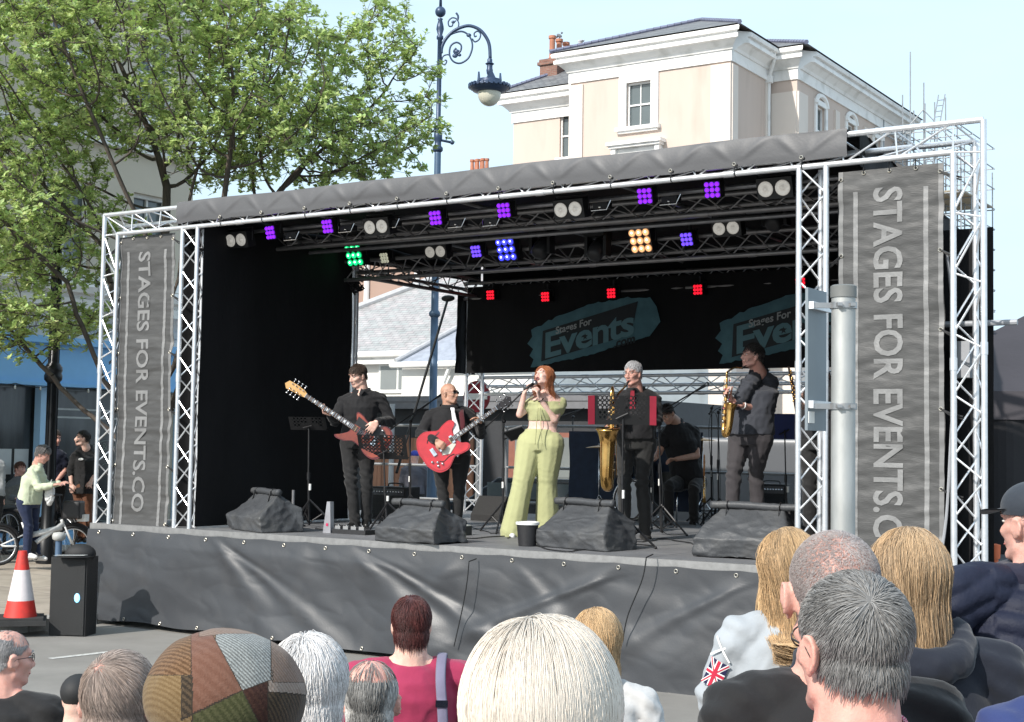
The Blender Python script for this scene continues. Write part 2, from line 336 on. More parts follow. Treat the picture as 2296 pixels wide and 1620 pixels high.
wall_with(wl, (-7.279, 0.0, 0), Yv, X, 9, 17.9, [])
wl.add([(-11.1, 10.5, 0), (1.2, 18.5, 0), (1.2, 18.5, 17.9), (-11.1, 10.5, 16.9)], [[(0, 1, 2, 3)]])
wl.build('wall', M_cream, ht)
pl = MB()
for x0, x1 in ((-7.31, -6.66), (-.82, 0.03)): pl.box(((x0 + x1) / 2, -.02, 8.6), (x1 - x0, .12, 17.2))
pl.box((.02, .3, 8.6), (.12, .52, 17.2)); pl.box((.02, 3.62, 8.6), (.1, .5, 17.2))
pl.build('pilaster', M_pil, ht)
pl = MB(); pl.box((.66, 3.86, 8.4), (1.1, .14, 16.8)); pl.box((1.24, 4.35, 8.4), (.12, 1.0, 16.8)); pl.box((1.24, 12.1, 8.4), (.1, .5, 17)); pl.box((1.24, 8.4, 8.4), (.1, .5, 17.0))
pl.build('side_pilaster', M_pil, ht)
co = MB(); cornice(co, (-7.28, 0, 1), (0, 0, 1), (0, -1), 17.85); cornice(co, (0, 0, -1), (0, 3.9, 0), (1, 0), 17.851); cornice(co, (.0, 3.9, 0), (SB0, 3.9, 1), (0, -1), 17.852); cornice(co, (SB0, 3.9, -1), (SB0, 18.5, 0), (1, 0), 17.853)
cornice(co, (-11.1, 1.5, 1), (-7.28, 1.5, 0), (0, -1), 16.9); cornice(co, (-11.1, 10, 0), (-11.1, 1.5, -1), (-1, 0), 16.901)
co.build('cornice', M_trim, ht)
rf = MB()
e = .66
rf.add([(-7.28 - e, -e, 18.56), (e, -e, 18.56), (e, 6.5, 18.56), (-7.28 - e, 6.5, 18.56), (-3.0, 3.6, 20.3), (-3.0, 5.0, 20.3)], [[(0, 1, 4), (1, 2, 5)], [(1, 5, 4, 1)][:0] or np.zeros((0, 3), int), [(3, 0, 4)], [(3, 4, 5)], [(1, 5, 4)], [(2, 3, 5)]])
rf.add([(SB0 + e, 3.9 - e, 18.56), (SB0 + e, 18.9, 18.56), (-6, 18.9, 18.56), (-6, 3.9 - e, 18.56), (-2.4, 7.2, 20.2), (-2.4, 15.8, 20.2)], [[(0, 1, 5, 4), (2, 3, 4, 5)], [(3, 0, 4), (1, 2, 5)]])
rf.add([(-11.1 - e, 1.5 - e, 17.6), (-7.28, 1.5 - e, 17.6), (-7.28, 4.5, 19.6), (-11.1 + 2.4, 4.5, 19.6), (-11.1 - e, 9.5, 17.6), (-8.7, 7.5, 19.6), (-7.28, 7.5, 19.6)], [[(0, 1, 2, 3), (4, 0, 3, 5), (3, 2, 6, 5)]])
rf.build('roof', M_slate, ht)
for a_, b_ in (((-7.28 - e, -e, 18.6), (-3.0, 3.6, 20.35)), ((e, -e, 18.6), (-3.0, 3.6, 20.35)), ((SB0 + e, 3.9 - e, 18.6), (-2.4, 7.2, 20.25)), ((-11.1 - e, 1.5 - e, 17.64), (-8.7, 4.5, 19.64)), ((-2.4, 7.2, 20.25), (-2.4, 15.8, 20.25))):
    a_, b_ = np.array(a_), np.array(b_); m_ = 22; rd = MB()
    for i in range(m_): rd.cyl(a_ + (b_ - a_) * i / m_, a_ + (b_ - a_) * (i + .93) / m_, .1, .085, 6)
    rd.build('ridge_tiles', M_lead, ht)
sash(ht, (-7.28, 0, 0), X, Yv, 2.68, 3.80, 15.15, 16.98, True, surround=.34)
sash(ht, (-7.28, 0, 0), X, Yv, 2.68, 3.80, 11.2, 13.7, True, surround=.3)
sash(ht, (-7.28, 0, 0), X, Yv, 2.68, 3.80, 7.2, 9.8, True, surround=.3)
hd = MB(); hd.box((-4.05, -.2, 14.43), (2.5, .62, .14)); hd.box((-4.05, -.16, 14.31), (2.34, .5, .1)); hd.box((-4.05, -.07, 14.14), (2.1, .2, .22))
for x in (-5.05, -3.05): hd.box((x, -.14, 13.98), (.2, .36, .62)); hd.cyl((x - .1, -.24, 13.66), (x + .1, -.24, 13.66), .09, seg=10)
hd.build('window_hood', M_trim, ht)
for a_ in (6.0, 9.7, 13.3):
    sash(ht, (SB0, 3.9, 0), Yv, -X, a_ - 3.9, a_ - 2.9, 14.7, 16.7, False, surround=.22)
    for z in (6.5, 10.6): sash(ht, (SB0, 3.9, 0), Yv, -X, a_ - 3.9, a_ - 2.9, z, z + 2.2, False, surround=.22)
    ar = MB(); t_ = np.linspace(0, pi, 13); ar.sweep(np.stack([np.full(13, SB0 + .06), a_ + .5 + .64 * np.cos(t_), 16.72 + .42 * np.sin(t_)], 1), .11, 6); ar.build('window_arch', M_trim, ht)
sash(ht, (-11.1, 1.5, 0), X, Yv, 2.40, 3.40, 14.55, 16.5, False, surround=.0)
sash(ht, (-11.1, 1.5, 0), X, Yv, 2.40, 3.40, 10.4, 12.6, False, surround=.0)
ar = MB(); t_ = np.linspace(0, pi, 11); ar.sweep(np.stack([-8.2 + .52 * np.cos(t_), np.full(11, 1.5), 16.5 + .2 * np.sin(t_)], 1), .06, 6); ar.build('window_arch', M_trim, ht)
dp = MB(); dp.sweep([(.5, 3.2, 18.35), (.45, 3.25, 18.0), (.12, 3.55, 17.4), (.1, 3.58, 17.0), (.1, 3.58, 0)], .07, 8); dp.box((.12, 3.56, 17.35), (.24, .24, .3)); dp.build('drainpipe', M_trim, ht)
M_brick = mat('red_brick', (.3, .13, .09), .85); brickify(M_brick, (.24, .11, .08), (.17, .08, .06), (.22, .18, .15), 3.2, .75, .25, .03, .5, .4, rot=(radians(90), 0, 0))
M_terra = mat('terracotta', (.42, .17, .10), .75, 0, .2, 4, .1, 20, dirt=((.2, .1, .07), 2))
def chimney(parent, cx, cy, z0, z1, wx, wy, pots, ph, along=1):
    m = MB(); m.box((cx, cy, (z0 + z1) / 2), (wx, wy, z1 - z0)); m.box((cx, cy, z1 + .06), (wx + .18, wy + .18, .14)); m.box((cx, cy, z1 + .2), (wx + .06, wy + .06, .12))
    c = m.build('chimney', M_brick, parent)
    for i in range(pots):
        p = MB(); o = ((i + .5) / pots - .5) * (wy if along else wx); x, y = (cx, cy + o) if along else (cx + o, cy)
        p.lathe([(.16, 0), (.16, .1), (.13, .14), (.125, ph - .16), (.17, ph - .12), (.17, ph), (.12, ph), (.1, ph - .2)], (x, y, z1 + .26), 12); p.build('chimney_pot', M_terra, c)
CHL = (lambda q: (q @ UX, q @ VX, q[2]))(at(1252, 125, 64.) - CN); chimney(ht, CHL[0] + .28, CHL[1] + .2, 15, CHL[2] - .75, .9, 3.0, 5, 1.1)
# pigeon and aerial on the chimney
pg = thing('pigeon', 'small grey pigeon sitting on the left end chimney pot of the cream hotel', 'bird', at(1320 * .75 * 0 + 1254, 85, 63.6), -YAW)
def bird(par):
    m = MB(); m.ell((0, 0, .09), (.16, .07, .08), np.array([[.85, 0, -.5], [0, 1, 0], [.5, 0, .85]]).T); m.ell((.13, 0, .2), (.05, .045, .05)); m.cyl((-.1, 0, .06), (-.3, 0, .0), .05, .02); m.cyl((.17, 0, .2), (.21, 0, .19), .014, .004)
    m.cyl((0, .02, .03), (0, .02, -.05), .01); m.cyl((0, -.02, .03), (0, -.02, -.05), .01); m.build('body', mat('pigeon_grey', (.12, .13, .15), .7), par, True)
bird(pg)
g2 = thing('gull', 'white and grey gull standing on the rear chimney pots of the cream hotel', 'bird', at(1302, 100, 65.5), -YAW + 2.6)
m = MB(); m.ell((0, 0, .11), (.2, .08, .08)); m.ell((.17, 0, .2), (.05, .045, .05)); m.cyl((.1, 0, .14), (.16, 0, .19), .05, .04); m.cyl((.21, 0, .2), (.27, 0, .185), .014, .006); m.cyl((0, .02, .05), (0, .02, -.06), .01); m.cyl((0, -.02, .05), (0, -.02, -.06), .01); b_ = m.build('body', mat('gull_white', (.75, .75, .75), .6), g2, True)
m = MB(); m.ell((-.06, .06, .14), (.2, .03, .06)); m.ell((-.06, -.06, .14), (.2, .03, .06)); m.cyl((-.15, 0, .12), (-.34, 0, .12), .04, .015); m.build('wing', mat('gull_grey', (.35, .37, .4), .6), b_, True)
# ================================================================ other far buildings
def sashless(parent, P, u, z, wd, h, gm=None, split=.65):
    f = MB(); f.box((u, -.03, z), (wd + .16, .1, h + .16)); fo = f.build('window_frame', M_white, parent)
    x = u - wd / 2
    for k, (a0, a1) in enumerate(((0, split * wd - .04), (split * wd + .04, wd))):
        g = MB(); g.box((x + (a0 + a1) / 2, -.085, z), (a1 - a0, .02, h - .06)); g.build('pane', gm or M_glassp, fo)
HP = at(700, 1200, 47.); HP[2] = 0
wh = thing('white_house', 'white rendered building with a long pale slate roof seen through the open stage', 'building', HP, -YAW)
M_wrend = mat('white_render', (.78, .76, .72), .8, 0, .04, .7, dirt=((.68, .65, .6), .8))
M_slatep = mat('pale_slate', (.36, .33, .33), .6); brickify(M_slatep, (.38, .345, .345), (.31, .325, .32), (.22, .21, .21), 2.2, .7, .3, .03, .5, .4)
m = MB(); m.box((3.1, 5, 2.45), (12.8, 10, 4.9)); m.box((7.4, -1, 2.2), (4.6, 2, 4.4)); m.build('wall', M_wrend, wh)
m = MB()
m.add([(-3.6, -.35, 4.95), (9.6, -.35, 4.95), (9.6, 6, 8.9), (3.4, 6, 8.9)], [[(0, 1, 2, 3)]]); m.add([(-3.6, -.35, 4.95), (3.4, 6, 8.9), (3.4, 9, 8.9), (-3.6, 10.3, 4.95)], [[(0, 1, 2, 3)]])
m.build('roof', M_slatep, wh)
m = MB(); m.add([(5.0, -2.2, 4.5), (9.8, -2.2, 4.5), (9.8, .9, 6.2), (6.1, .9, 6.2)], [[(0, 1, 2, 3)]]); m.add([(5.0, -2.2, 4.5), (6.1, .9, 6.2), (5.0, .9, 4.5)], [[(0, 1, 2)]]); m.build('lower_roof', mat('blue_slate', (.3, .32, .37), .55, 0, .2, 5, .2, 40), wh)
m = MB(); m.sweep([(-3.65, -.42, 4.93), (4.2, -.42, 4.93)], .1); m.box((0.3, -.3, 4.75), (7.8, .1, .24)); m.sweep([(4.9, -2.3, 4.45), (9.8, -2.3, 4.45)], .09); m.sweep([(7.0, -2.2, 4.4), (6.75, -2.15, 3.9), (6.75, -2.15, 0)], .06); m.build('gutter', M_trim, wh)
m = MB(); m.cyl((-3.6, -.35, 5.02), (3.4, 6, 8.97), .12); m.cyl((5.0, -2.2, 4.57), (6.1, .9, 6.27), .08); m.build('ridge_tiles', mat('grey_ridge', (.42, .42, .43), .6), wh)
sashless(wh, None, 1.55, 4.2, .8, .8); sashless(wh, None, 3.3, 4.2, 1.05, .8)
BP = at(760, 1200, 62.); BP[2] = 0
bb = thing('brown_building', 'brown rendered block with pale downpipes rising behind the white house roof', 'building', BP, -YAW)
m = MB(); m.box((4, 5, 5), (14, 10, 10)); m.build('wall', mat('brown_render', (.33, .225, .18), .85, 0, .05, .6), bb)
m = MB()
for u in (1.3, 4.0): m.cyl((u, -.08, 0), (u, -.08, 10), .12)
m.box((5.1, -.1, 9.0), (.35, .2, 1.6)); m.box((5.9, -.1, 9.0), (.3, .2, 1.6)); m.build('downpipe', M_trim, bb)
m = MB(); m.box((4, 5, 10.1), (14.4, 10.4, .3)); m.build('roof', M_slate, bb)
# low terrace with dark fascia and timber screen
TP = at(800, 1200, 33.); TP[2] = 0
te = thing('shopfront', 'single-storey dark fronted shop with a timber slat screen behind the back left of the stage', 'shop', TP, -YAW)
m = MB(); m.box((3.2, 2, 1.55), (8.4, 4, 3.1)); m.build('wall', mat('dark_shop_wall', (.035, .037, .042), .6), te)
m = MB(); m.box((3.0, -.12, 3.12), (8.8, .5, .12)); m.box((3.0, -.2, 2.98), (8.6, .3, .16)); m.build('fascia', mat('grey_fascia', (.16, .16, .17), .6), te)
m = MB()
for i in range(24): m.box((.5 + i * .125, -.3, 1.2), (.115, .05, 2.1 + .12 * ((i * 7) % 3 == 0)))
m.build('timber_screen', mat('orange_timber', (.36, .17, .10), .65, 0, .35, 6, .1, 30, stretch=(1, 1, .1)), te)
m = MB(); m.cyl((1.35, -.5, 0), (1.35, -.5, 3.0), .06); m.build('post', mat('grey_post', (.4, .41, .42), .5), te)
m = MB(); m.box((5.2, -.2, 1.25), (1.8, .08, 2.3)); fo = m.build('door', mat('brown_door', (.25, .1, .07), .5), te)
m = MB(); m.box((5.2, -.25, 1.35), (1.45, .03, 1.9)); m.build('pane', M_glassp, fo)
rs = thing('road_sign', 'round red and white no entry sign glimpsed through the back corner truss', 'sign', at(1072, 1000, 23.5) * [1, 1, 0], -YAW)
sz_ = at(1072, 890, 23.5)[2]
m = MB(); m.cyl((0, 0, 0), (0, 0, sz_ + .3), .035); m.build('post', M_white, rs)
m = MB(); m.cyl((0, -.05, sz_), (0, -.075, sz_), .26, seg=32); pa = m.build('panel', mat('sign_red', (.22, .012, .025), .4, 0, .05), rs)
m = MB(); m.box((0, -.085, sz_), (.44, .015, .1)); m.build('bar', M_white, pa)
# small far chimney above the roof line
FC = at(968, 1200, 80.); FC[2] = 0
fc = thing('far_house', 'distant brick stack with a row of terracotta chimney pots showing above the stage roof', 'house', FC, -YAW)
m = MB(); m.box((0, 4, 6.3), (8, 6, 12.6)); m.build('wall', M_brick, fc); m = MB(); m.add([(-4.2, .8, 12.6), (4.2, .8, 12.6), (4.2, 4, 15), (-4.2, 4, 15), (4.2, 7.2, 12.6), (-4.2, 7.2, 12.6)], [[(0, 1, 2, 3), (3, 2, 4, 5)]]); m.build('roof', M_slate, fc)
def pots(p, z, n, w):
    m = MB(); m.box((0, 4, z - .5), (w + .4, .8, 1.4)); c = m.build('chimney', M_brick, p)
    for i in range(n): q = MB(); q.lathe([(.12, 0), (.1, .6), (.14, .62), (.14, .75)], (-w / 2 + w * (i + .5) / n, 4 + .15 * (i % 2), z + .2), 10); q.build('chimney_pot', M_terra, c)
pots(fc, at(1060, 397, 84)[2], 6, 1.15)
# scaffolding on the far right of the hotel
sf = thing('scaffolding', 'grey scaffold poles and a ladder rising above the far right end of the hotel', 'scaffolding', CN, -YAW)
m = MB(); g = R8(4)
px_ = [1.3, 2.2, 3.2, 4.1, 4.9]; py_ = [14.5, 16.2, 18, 20]
for i, x in enumerate(px_):
    for j, y in enumerate(py_): m.cyl((x, y, 0), (x, y, 16.8 + g.uniform(-.8, .9) + (1.8 if i in (1, 2) else -.6 * i + 1.2)), .035, seg=5)
for z in np.arange(2, 17.3, 1.0):
    for y in py_: m.cyl((1.2, y, z), (5.0, y, z + g.uniform(-.03, .03)), .03, seg=5)
    for x in px_: m.cyl((x, 14.2, z + .08), (x, 20.4, z + .08), .03, seg=5)
for z in (10, 12, 14, 16): m.cyl((1.3, 14.4, z), (3.2, 14.4, z + 2), .03, seg=5); m.cyl((4.9, 14.4, z), (3.2, 14.4, z + 2), .03, seg=5)
m.cyl((2.6, 14.4, 15), (2.6, 14.4, 20.8), .035, seg=5)
m.build('poles', mat('scaffold_steel', (.34, .36, .38), .5, .5, .15, 4), sf)
m = MB()
for x in (3.3, 3.6): m.cyl((x, 14.3, 15.0), (x + .5, 14.8, 18.7), .03, seg=5)
for i in range(14): a_ = i / 14; m.cyl((3.3 + .5 * a_, 14.3 + .5 * a_, 15 + 3.7 * a_), (3.6 + .5 * a_, 14.3 + .5 * a_, 15 + 3.7 * a_), .02, seg=4)
m.build('ladder', MT['scaffold_steel'], sf)
m = MB(); m.box((3.1, 17.2, 14.1), (3.7, 5.4, .06)); m.box((3.1, 17.2, 12.0), (3.7, 5.4, .06)); m.build('boards', mat('scaffold_board', (.35, .3, .22), .8), sf)
# ================================================================ left street building with blue shopfront
FB = W2(UF, VF, 0)
lb = thing('cafe_building', 'tall cream rendered building with a blue cafe shopfront on the left', 'building', FB, -YAW)
M_lrend = mat('stone_cream_render', (.55, .49, .40), .85, 0, .05, .5, .1, 40, spec=.2)
L0, L1 = -9., 3.35
holes = [(t0 - L0, t1 - L0, z0, z1) for (t0, t1) in ((-.02, .95), (1.9, 2.8), (-3.2, -2.3)) for (z0, z1) in ((5.0, 6.6), (8.0, 9.7), (10.6, 12.2))] + [(.45, 11.9, .45, 3.02)]
m = MB(); wall_with(m, (0, L0, 0), Yv, -X, L1 - L0, 13.6, holes, .25); m.add([(0, L1, 0), (-6, L1, 0), (-6, L1, 13.6), (0, L1, 13.6)], [[(0, 1, 2, 3)]]); m.add([(-.0, L0, 13.6), (0, L1, 13.6), (-6, L1, 13.6), (-6, L0, 13.6)], [[(0, 1, 2, 3)]])
m.build('wall', M_lrend, lb)
M_blue = mat('cafe_blue', (.21, .47, .78), .45, 0, .05, 2); M_bluel = mat('cafe_light_blue', (.36, .58, .80), .45, 0, .04, 2)
m = MB(); m.box((.12, (L0 + L1) / 2, 3.37), (.24, L1 - L0 - .1, .66)); m.box((.18, (L0 + L1) / 2, 3.76), (.42, L1 - L0 - .05, .12)); m.box((.16, (L0 + L1) / 2, 3.02), (.3, L1 - L0 - .1, .06)); m.build('fascia', M_blue, lb)
m = MB(); cornice(m, (0, L1, 0), (0, L0, 0), (1, 0), 4.1); m.build('cornice', M_trim, lb)
m = MB(); m.box((.05, (L0 + L1) / 2, 4.75), (.14, L1 - L0, .1)); m.box((.05, (L0 + L1) / 2, 7.4), (.14, L1 - L0, .16)); m.box((.05, (L0 + L1) / 2, 10.1), (.14, L1 - L0, .16)); m.build('string_course', M_trim, lb)
for (t0, t1) in ((-.02, .95), (1.9, 2.8), (-3.2, -2.3)):
    for (z0, z1) in ((5.0, 6.6), (8.0, 9.7), (10.6, 12.2)): sash(lb, (0, L0, 0), Yv, -X, t0 - L0, t1 - L0, z0, z1, True, gm=M_glass)
for t in (0.0, -3.0, -6.0, 3.1): m = MB(); m.box((.03, t, 1.7), (.16, .15, 2.62)); m.build('mullion', M_bluel, lb)
m = MB(); m.box((.02, -2.9, .4), (.14, 12.2, .3)); m.build('stall_riser', M_blue, lb)
m = MB(); m.add([(-.1, -8.5, .5), (-.1, 2.9, .5), (-.1, 2.9, 3.0), (-.1, -8.5, 3.0)], [[(0, 1, 2, 3)]]); gl = m.build('shop_window', mat('dark_shop_glass', (.05, .053, .055), .12, 0, .6, 1.3, spec=.7, stretch=(1, 3, .4)), lb)
M_dec = mat('white_decal', (.48, .5, .49), .6, 0, .05); M_decg = mat('grey_decal', (.13, .15, .14), .6, 0, .05)
m = MB(); o = -.092
def dl(y0, z0, y1, z1, wd): a_, b_ = np.array([o, y0, z0]), np.array([o, y1, z1]); d_ = nrm(b_ - a_); q_ = np.cross([1, 0, 0], d_) * wd / 2; m.add([a_ - q_, b_ - q_, b_ + q_, a_ + q_], [[(0, 1, 2, 3)]])
dl(.42, 2.62, 2.7, 2.62, .032); dl(.42, 2.48, 2.7, 2.48, .032); dl(.22, 1.35, .22, 2.62, .035); m.build('window_lines', M_dec, gl)
m = MB(); cc = (1.62, 1.38)
for rr, wd in ((.72, .02), (.50, .016), (.32, .012)):
    k = 60
    for i in range(k):
        a0, a1 = 2 * pi * i / k, 2 * pi * (i + 1) / k; dl(cc[0] + rr * cos(a0), cc[1] + rr * sin(a0), cc[0] + rr * cos(a1), cc[1] + rr * sin(a1), wd)
t_ = 'DIP & GRILL'
for i, ch in enumerate(t_):
    if ch == ' ': continue
    V_, F_ = text(ch, .2, 0.0005, bold=.004); a_ = radians(150 - i * 12.0); c_, s_ = cos(a_ - pi / 2), sin(a_ - pi / 2)
    q_ = V_[:, :2] @ np.array([[c_, s_], [-s_, c_]]) + [cc[0] + .61 * cos(a_), cc[1] + .61 * sin(a_)]
    m.add(np.c_[o + V_[:, 2], q_[:, 0], q_[:, 1]], F_)
m.build('window_emblem', M_decg, gl)
m = MB()
for y in (-.62, -.28, -1.1): m.box((.0 - .085, y, 1.72), (.01, .28, .42))
m.build('notice', mat('paper', (.5, .52, .52), .7, 0, .03), gl)
m = MB()                                              # festoon bulbs along the fascia
t_ = np.linspace(0, 1, 60); yy = -5 + 8 * t_; m.sweep(np.stack([np.full(60, .36), yy, 3.0 - .05 * np.abs(np.sin(yy * 4))], 1), .008, 4); m.build('festoon_cable', M_black, lb)
for y in np.arange(-4.8, 3, .5): m = MB(); m.lathe([(.001, 0), (.02, .015), (.016, .05), (.01, .07)], (.36, y, 2.9), 8); m.build('bulb', mat('bulb_glass', (.6, .6, .55), .2), lb, True)
# black fluted post in front of the cafe
bp_ = at(107, 1200, 21.5); bp_[2] = .24
lp = thing('street_post', 'black fluted iron lamp post standing in front of the blue cafe', 'lamp post', bp_, 0)
m = MB(); m.lathe([(.16, 0), (.16, .35), (.11, .42), (.1, .9), (.085, 1.0), (.075, 2.75)], seg=16); a_ = np.arange(10) * 2 * pi / 10
for q in a_: m.cyl((.08 * cos(q), .08 * sin(q), .95), (.07 * cos(q), .07 * sin(q), 4.4), .014, seg=5)
m.build('pole', mat('black_iron', (.012, .013, .015), .35, .3, .1, 9), lp, True, ang=40)
m = MB(); m.lathe([(.08, 2.7), (.13, 2.76), (.135, 2.82), (.12, 2.86), (.135, 2.9), (.13, 2.95), (.08, 3.02), (.066, 4.8)], seg=20); m.build('collar', MT['black_iron'], lp, True)
m = MB(); m.lathe([(.03, 4.8), (.16, 4.9), (.2, 5.3), (.16, 5.36), (.22, 5.42), (.03, 5.6), (.02, 5.75)], seg=12); m.build('lantern', MT['black_iron'], lp)
# ================================================================ blue ornate street lamp behind the stage
LPB = at(965, 1200, 24.5); LPB[2] = 0
M_navy = mat('navy_iron', (.035, .06, .115), .4, .2, .15, 3, .05, 40)
M_navyl = mat('faded_navy_iron', (.075, .125, .20), .45, .2, .15, 3, .05, 40)
la = thing('street_lamp', 'tall blue ornate street lamp with a scrolled bracket and hanging globe behind the stage', 'street lamp', LPB, -.1)
zz = lambda y: at(975, y, 24.5)[2]; k = 24.6 / FL
m = MB(); m.lathe([(.13, 0), (.13, .5), (.085, .7), (.07, 2.5), (.066, zz(712))], seg=20); m.lathe([(.066, zz(712)), (.1, zz(708)), (.1, zz(702)), (.066, zz(696)), (.062, zz(600)), (.058, zz(345)), (.055, zz(340))], seg=20)
m.build('lower_pole', M_navyl, la, True)
m = MB(); m.lathe([(.06, zz(342)), (.09, zz(338)), (.09, zz(332)), (.06, zz(328)), (.058, zz(318)), (.075, zz(312)), (.075, zz(300)), (.05, zz(294)), (.075, zz(288)), (.075, zz(280)), (.042, zz(274)), (.04, zz(90)), (.06, zz(88)), (.06, zz(82)), (.04, zz(79)), (.068, zz(66)), (.06, zz(58)), (.035, zz(46)), (.05, zz(43)), (.025, zz(41))], seg=20)
m.ell((0, 0, zz(27)), (.094, .094, .096), seg=20, rings=12); m.lathe([(.028, zz(18)), (.022, zz(-6)), (.07, zz(-14)), (.02, zz(-40)), (.002, zz(-70))], seg=12)
m.cyl((-.28, 0, zz(306)), (.24, 0, zz(320)), .022); m.ell((.25, 0, zz(320)), (.04, .04, .04)); m.ell((-.29, 0, zz(306)), (.04, .04, .04)); m.build('upper_pole', M_navy, la, True)
def lpt(pts): return np.array([[(x - 983) * k, 0, zz(y) - (0)] for x, y in pts])   # bracket drawn in the lamp's own plane, metres
def smooth(P, n=40):
    P = np.asarray(P, float); t = np.linspace(0, len(P) - 1, n); out = []
    for q in t:
        i = min(int(q), len(P) - 2); f = q - i; p0 = P[max(i - 1, 0)]; p1 = P[i]; p2 = P[i + 1]; p3 = P[min(i + 2, len(P) - 1)]
        out.append(.5 * (2 * p1 + (p2 - p0) * f + (2 * p0 - 5 * p1 + 4 * p2 - p3) * f * f + (3 * p1 - p0 - 3 * p2 + p3) * f ** 3))
    return np.array(out)
zl = lambda x, y: ((975 + (x - 15) / 4.767 * .75 - 975) , y / 4.767 * .75)
def Z3(pts): return lpt([(975 + (x) / 4.767 * .75, y / 4.767 * .75) for x, y in pts])   # from a 4.77x enlargement
m = MB(); m.sweep(smooth(Z3([(75, 760), (80, 680), (130, 570), (220, 470), (320, 410), (470, 375), (620, 430), (720, 540), (770, 660), (785, 840)]), 50), .03, 8); m.build('bracket', M_navy, la, True)
m = MB()
for pts, r in (([(75, 700), (120, 590), (200, 500), (340, 455), (430, 480), (500, 560), (525, 680), (480, 820), (400, 890), (320, 908), (240, 870), (195, 780), (210, 660), (290, 610), (360, 650), (355, 730), (300, 775), (255, 740), (290, 690)], .017),
               ([(100, 925), (85, 860), (110, 800), (180, 785), (215, 830)], .013), ([(100, 925), (140, 915), (155, 870), (125, 860)], .013),
               ([(520, 560), (560, 605), (620, 570), (640, 500), (600, 455), (550, 480), (555, 530), (585, 520)], .014),
               ([(310, 410), (320, 340), (285, 275), (220, 260), (170, 310), (180, 375), (225, 375), (240, 330), (280, 300)], .013), ([(300, 300), (310, 240), (280, 190)], .02)):
    m.sweep(smooth(Z3(pts), 70), r, 6)
for x, y, r in ((300, 740, .05), (275, 800, .05), (470, 510, .045), (240, 320, .035), (340, 790, .035)): p = Z3([(x, y)])[0]; m.ell(p, (r, .02, r * .8), seg=8, rings=6)
m.build('scrollwork', M_navy, la, True)
lx = Z3([(780, 0)])[0][0]; zq = lambda y: zz(y / 4.767 * .75)
m = MB(); m.lathe([(.03, zq(840)), (.045, zq(860)), (.045, zq(900)), (.08, zq(920)), (.05, zq(940)), (.05, zq(990)), (.06, zq(1010)), (.05, zq(1060)), (.03, zq(1090)), (.05, zq(1130)), (.21, zq(1150)), (.215, zq(1190)), (.23, zq(1200)), (.35, zq(1235)), (.355, zq(1250)), (.29, zq(1310)), (.21, zq(1330))], (lx, 0, 0), 28, cap=False)
for i in range(28): q = i * 2 * pi / 28; m.box((lx + .35 * cos(q), .35 * sin(q), zq(1242)), (.04, .04, .06), np.array([[cos(q), -sin(q), 0], [sin(q), cos(q), 0], [0, 0, 1]]))
for i in range(4): q = i * pi / 2 + .3; m.prism([(-.075, 0), (.075, 0), (.0, .15)], -.015, .015, (np.array([[-sin(q), 0, cos(q)], [cos(q), 0, sin(q)], [0, 1, 0]]), (lx + .19 * cos(q), .19 * sin(q), zq(1160))))
m.build('lamp_hood', M_navy, la, True, ang=35)
m = MB(); m.ell((lx, 0, zq(1335)), (.207, .207, .232), seg=24, rings=14); m.build('globe', mat('milky_globe', (.62, .6, .5), .18, 0, .08, 3), la, True)
# ================================================================ stage
def sth(name, label, cat, parts, group=None, kind=None):
    """a thing standing in stage axes: parts = [(name, MB, material, smooth[, subparts])], all drawn in stage coordinates"""
    allv = np.concatenate([v for p in parts for v in p[1].V]); lo, hi = allv.min(0), allv.max(0); c = np.array([(lo[0] + hi[0]) / 2, (lo[1] + hi[1]) / 2, lo[2]])
    if len(parts) == 1 and len(parts[0]) < 5:
        p = parts[0]; o = p[1].build(name, p[2], None, p[3], S(*c), -YAW, tr=lambda V: V - c, ang=40 if p[3] else None); tag(o, label, cat, group, kind); return o
    r = thing(name, label, cat, S(*c), -YAW, group)
    for p in parts:
        o = p[1].build(p[0], p[2], r, p[3], tr=lambda V: V - c, ang=40 if p[3] else None)
        for q in (p[4] if len(p) > 4 else []): q[1].build(q[0], q[2], o, q[3], tr=lambda V: V - c)
    return r
def lace(m, A0, A1, B0, B1, pitch, r=.0085, double=True):     # zigzag bars between two chords
    A0, A1, B0, B1 = map(np.array, (A0, A1, B0, B1)); L = np.linalg.norm(A1 - A0); n = max(2, int(round(L / pitch)))
    for i in range(n):
        t0, t1 = i / n, (i + 1) / n; P = lambda C0, C1, t: C0 + (C1 - C0) * t
        if i % 2 == 0: m.cyl(P(A0, A1, t0), P(B0, B1, t1), r, seg=6, cap=False)
        else: m.cyl(P(B0, B1, t0), P(A0, A1, t1), r, seg=6, cap=False)
def truss(name, label, chords, group, rt=.026, pitch=.24, couplers=(), mats=None):
    m = MB(); l = MB(); k = len(chords); mats = mats or (M_alu, M_alud)
    for a, b in chords:
        m.cyl(a, b, rt, seg=12)
        a, b = np.array(a, float), np.array(b, float); n = max(1, int(np.linalg.norm(b - a) / 2)); 
        for t in np.linspace(0, 1, n + 2)[1:-1]: c = a + (b - a) * t; d = nrm(b - a); m.cyl(c - d * .05, c + d * .05, rt * 1.18, seg=12)
    for i in range(k): a, b = chords[i], chords[(i + 1) % k]; lace(l, a[0], a[1], b[0], b[1], pitch)
    return sth(name, label, 'truss', [('chords', m, mats[0], True), ('lacing', l, mats[1], True)], group)
M_dalu = mat('shaded_aluminium', (.26, .25, .25), .45, .7, .15, 9)  # aluminium again, its colour darkened for the shade inside the roof
H = 3.4; uL, uR = -1.313, 8.951
G1 = 'aluminium trusses of the stage roof frame'
